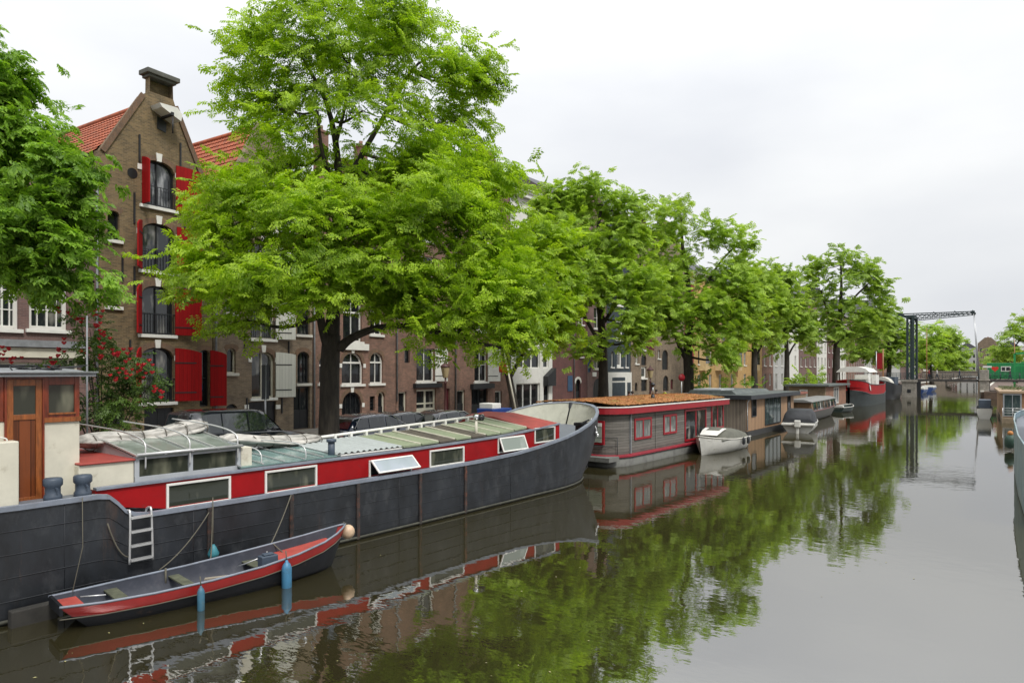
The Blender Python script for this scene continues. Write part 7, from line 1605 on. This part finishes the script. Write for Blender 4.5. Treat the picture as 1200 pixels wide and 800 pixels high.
# ------------------------------------------------------------------ bicycles
def bicycle(label, X, Y_, rz, m_, z, grp):
    o = thing('bicycle', label, 'bicycle', (X, Y_, z), rz, grp)
    for x in (-.52, .52):
        w_ = MB().tube([(x + .33 * math.cos(a), 0, .35 + .33 * math.sin(a)) for a in [i * math.pi / 9 for i in range(19)]], .022, 5, caps=False)
        for k in range(6): a = k * math.pi / 3; w_.tube([(x, 0, .35), (x + .33 * math.cos(a), 0, .35 + .33 * math.sin(a))], .004, 3)
        w_.build('wheel', M_tyre, o)
    f = MB().tube([(-.52, 0, .35), (-.1, 0, .3), (.38, 0, .72), (-.2, 0, .75), (-.52, 0, .35)], .018, 6).tube([(-.1, 0, .3), (-.25, 0, .88)], .016, 6).tube([(.52, 0, .35), (.36, 0, .95)], .018, 6); f.build('frame', m_, o)
    MB().tube([(.28, -.28, 1.02), (.38, -.1, 1.02), (.38, .1, 1.02), (.28, .28, 1.02)], .016, 6).build('handlebar', M_alu, o); MB().box(-.38, -.12, -.07, .07, .88, .94).build('saddle', M_black, o, bevel=.02)
    return o
b1 = bicycle('black bicycle leaning on the drawbridge railing, left of the opening', -13.4, BY + .35, R(0), M_black, DK, 'bicycles on the drawbridge')
blb = ['dark bicycle on the drawbridge over the left side of the opening', 'bicycle with pale frame on the drawbridge left of the middle', 'black bicycle on the drawbridge at the middle of the opening', 'bicycle on the drawbridge right of the middle', 'bicycle on the drawbridge next to the right pier', 'bicycle on the drawbridge approach beyond the right pier', 'last bicycle on the right approach of the drawbridge']
for i, lb in enumerate(blb):
    c = copy_tree(b1); c.location = (-11.6 + i * 1.5 + (1.9 if i > 4 else 0), BY + .4 + .1 * (i % 2), DK); c['label'] = lb
qlb = ['pale bicycle parked by the tree behind the brick houseboat, nearest one', 'bicycle parked second by the tree behind the brick houseboat', 'bicycle parked third by the tree behind the brick houseboat', 'bicycle parked last by the tree behind the brick houseboat']
for i, lb in enumerate(qlb):
    c = copy_tree(b1); c.location = (-20.4, 90 + i * 1.6, QZ); c.rotation_euler = (0, 0, R(70)); c['label'] = lb; c['group'] = 'bicycles on the quay'
# ------------------------------------------------------------------ people
M_skin = mat('skin', (.45, .27, .19), .6, var=.05); M_hair = mat('dark_hair', (.03, .02, .015), .8)
def person(label, X, Y_, z, rz, top, legs, stride=.18, hair=None, arm=.1):
    o = thing('person', label, 'person', (X, Y_, z), rz, 'people on the street')
    V = []; E = []; Rr = []
    def v(p, r, par=None):
        V.append(p); Rr.append(r)
        if par is not None: E.append((par, len(V) - 1))
        return len(V) - 1
    pel = v((0, 0, .95), .15); wst = v((0, 0, 1.12), .135, pel); ch = v((0, .01, 1.34), .165, wst); nk = v((0, .02, 1.50), .06, ch); hd = v((0, .03, 1.60), .085, nk); v((0, .03, 1.70), .09, hd)
    for s, d in ((-1, 1), (1, -1)):
        h_ = v((s * .10, 0, .88), .10, pel); kn = v((s * .11, d * stride * .6 + .03, .5), .065, h_); an = v((s * .11, d * stride, .08), .045, kn); v((s * .115, d * stride + .16, .04), .035, an)
        sh = v((s * .19, 0, 1.41), .065, ch); el = v((s * .25, -d * arm, 1.14), .048, sh); v((s * .25, -d * arm + .14, .92), .034, el)
    me = bpy.data.meshes.new('body'); me.from_pydata(V, E, []); ob = bpy.data.objects.new('body', me); COL.objects.link(ob); ob.parent = o
    sk = ob.modifiers.new('skin', 'SKIN'); sk.use_smooth_shade = True
    for i, r in enumerate(Rr): me.skin_vertices[0].data[i].radius = (r, r)
    me.skin_vertices[0].data[0].use_root = True
    ob.modifiers.new('sub', 'SUBSURF').levels = 1; ob.modifiers['sub'].render_levels = 1
    m = bpy.data.materials.new('clothed_body'); m.use_nodes = True; n = m.node_tree.nodes; l = m.node_tree.links; tc = n.new('ShaderNodeTexCoord'); sx = n.new('ShaderNodeSeparateXYZ'); l.new(tc.outputs['Object'], sx.inputs[0])
    r = n.new('ShaderNodeValToRGB'); r.color_ramp.interpolation = 'CONSTANT'; dv = n.new('ShaderNodeMath'); dv.operation = 'DIVIDE'; dv.inputs[1].default_value = 2; l.new(sx.outputs[2], dv.inputs[0]); l.new(dv.outputs[0], r.inputs[0])
    e = r.color_ramp.elements; e[0].position = 0; e[0].color = (.02, .02, .02, 1); e[1].position = .05; e[1].color = (*legs, 1); x = e.new(.47); x.color = (*top, 1); x = e.new(.755); x.color = (.45, .27, .19, 1)
    l.new(r.outputs[0], n['Principled BSDF'].inputs['Base Color']); n['Principled BSDF'].inputs['Roughness'].default_value = .8; me.materials.append(m)
    MB().sphere((0, .005, 1.70), .115, 0, 12, (.95, 1.05, 1.0)).build('hair', hair or M_hair, o)
    f = MB().box(-.045, -.02, .125, .133, 1.655, 1.668, 1).box(.02, .045, .125, .133, 1.655, 1.668, 1).box(-.012, .012, .12, .15, 1.615, 1.65, 0).build('face', [M_skin, M_black], o)
    return o
y, t = PX(769, -22.5); person('person in a black coat walking past the warehouse behind the sedum roof', -22.5, y, QZ - .12, R(-20), (.015, .017, .022), (.03, .03, .04))
y, t = PX(779, -22.7); person('person in a yellow green jacket beside the one in the black coat', -22.7, y, QZ - .12, R(160), (.35, .42, .03), (.04, .04, .05))
y, t = PX(741, -22.0); person('person in dark clothes near the slate blue house front', -22, y, QZ - .12, R(20), (.02, .025, .03), (.03, .02, .03))
y, t = PX(737, -22.4); person('person in a dark red top beside the one in dark clothes', -22.4, y, QZ - .12, R(-10), (.12, .02, .04), (.02, .02, .03))
for i, (dx, c_, lb) in enumerate(((2.2, (.3, .05, .05), 'person in a red top crossing the drawbridge at its left side'), (3.4, (.6, .6, .55), 'person in a white shirt crossing the drawbridge left of the middle'), (6.6, (.02, .03, .06), 'person in a dark blue coat at the middle of the drawbridge'), (13.5, (.05, .05, .05), 'person in dark clothes on the right approach of the drawbridge'))):
    person(lb, -13.2 + dx, BY + 2.4, DK, R(90 if i % 2 else -90), c_, (.03, .035, .06), .22)

# a few leaves and scraps drifting on the canal
rd = random.Random(77); fl = MB()
for i in range(34):
    q = P(rd.uniform(20, 760), rd.uniform(640, 800), .006) if i < 22 else P(rd.uniform(500, 1150), rd.uniform(560, 790), .006)
    if i < 22 and q.x < -13.9: continue
    a = rd.uniform(0, 6.28); s_ = rd.uniform(.012, .035)
    fl.add([(q.x + s_ * math.cos(a), q.y + s_ * math.sin(a), .006), (q.x + s_ * .5 * math.cos(a + 1.6), q.y + s_ * .5 * math.sin(a + 1.6), .010), (q.x - s_ * math.cos(a), q.y - s_ * math.sin(a), .006), (q.x - s_ * .5 * math.cos(a + 1.6), q.y - s_ * .5 * math.sin(a + 1.6), .008)], [(0, 1, 2, 3)])
o = fl.build('floating_leaves', mat('drifting_leaf', (.30, .28, .12), .7, var=.3)); tag(o, 'scattered small leaves drifting on the canal water', 'leaves', kind='stuff')
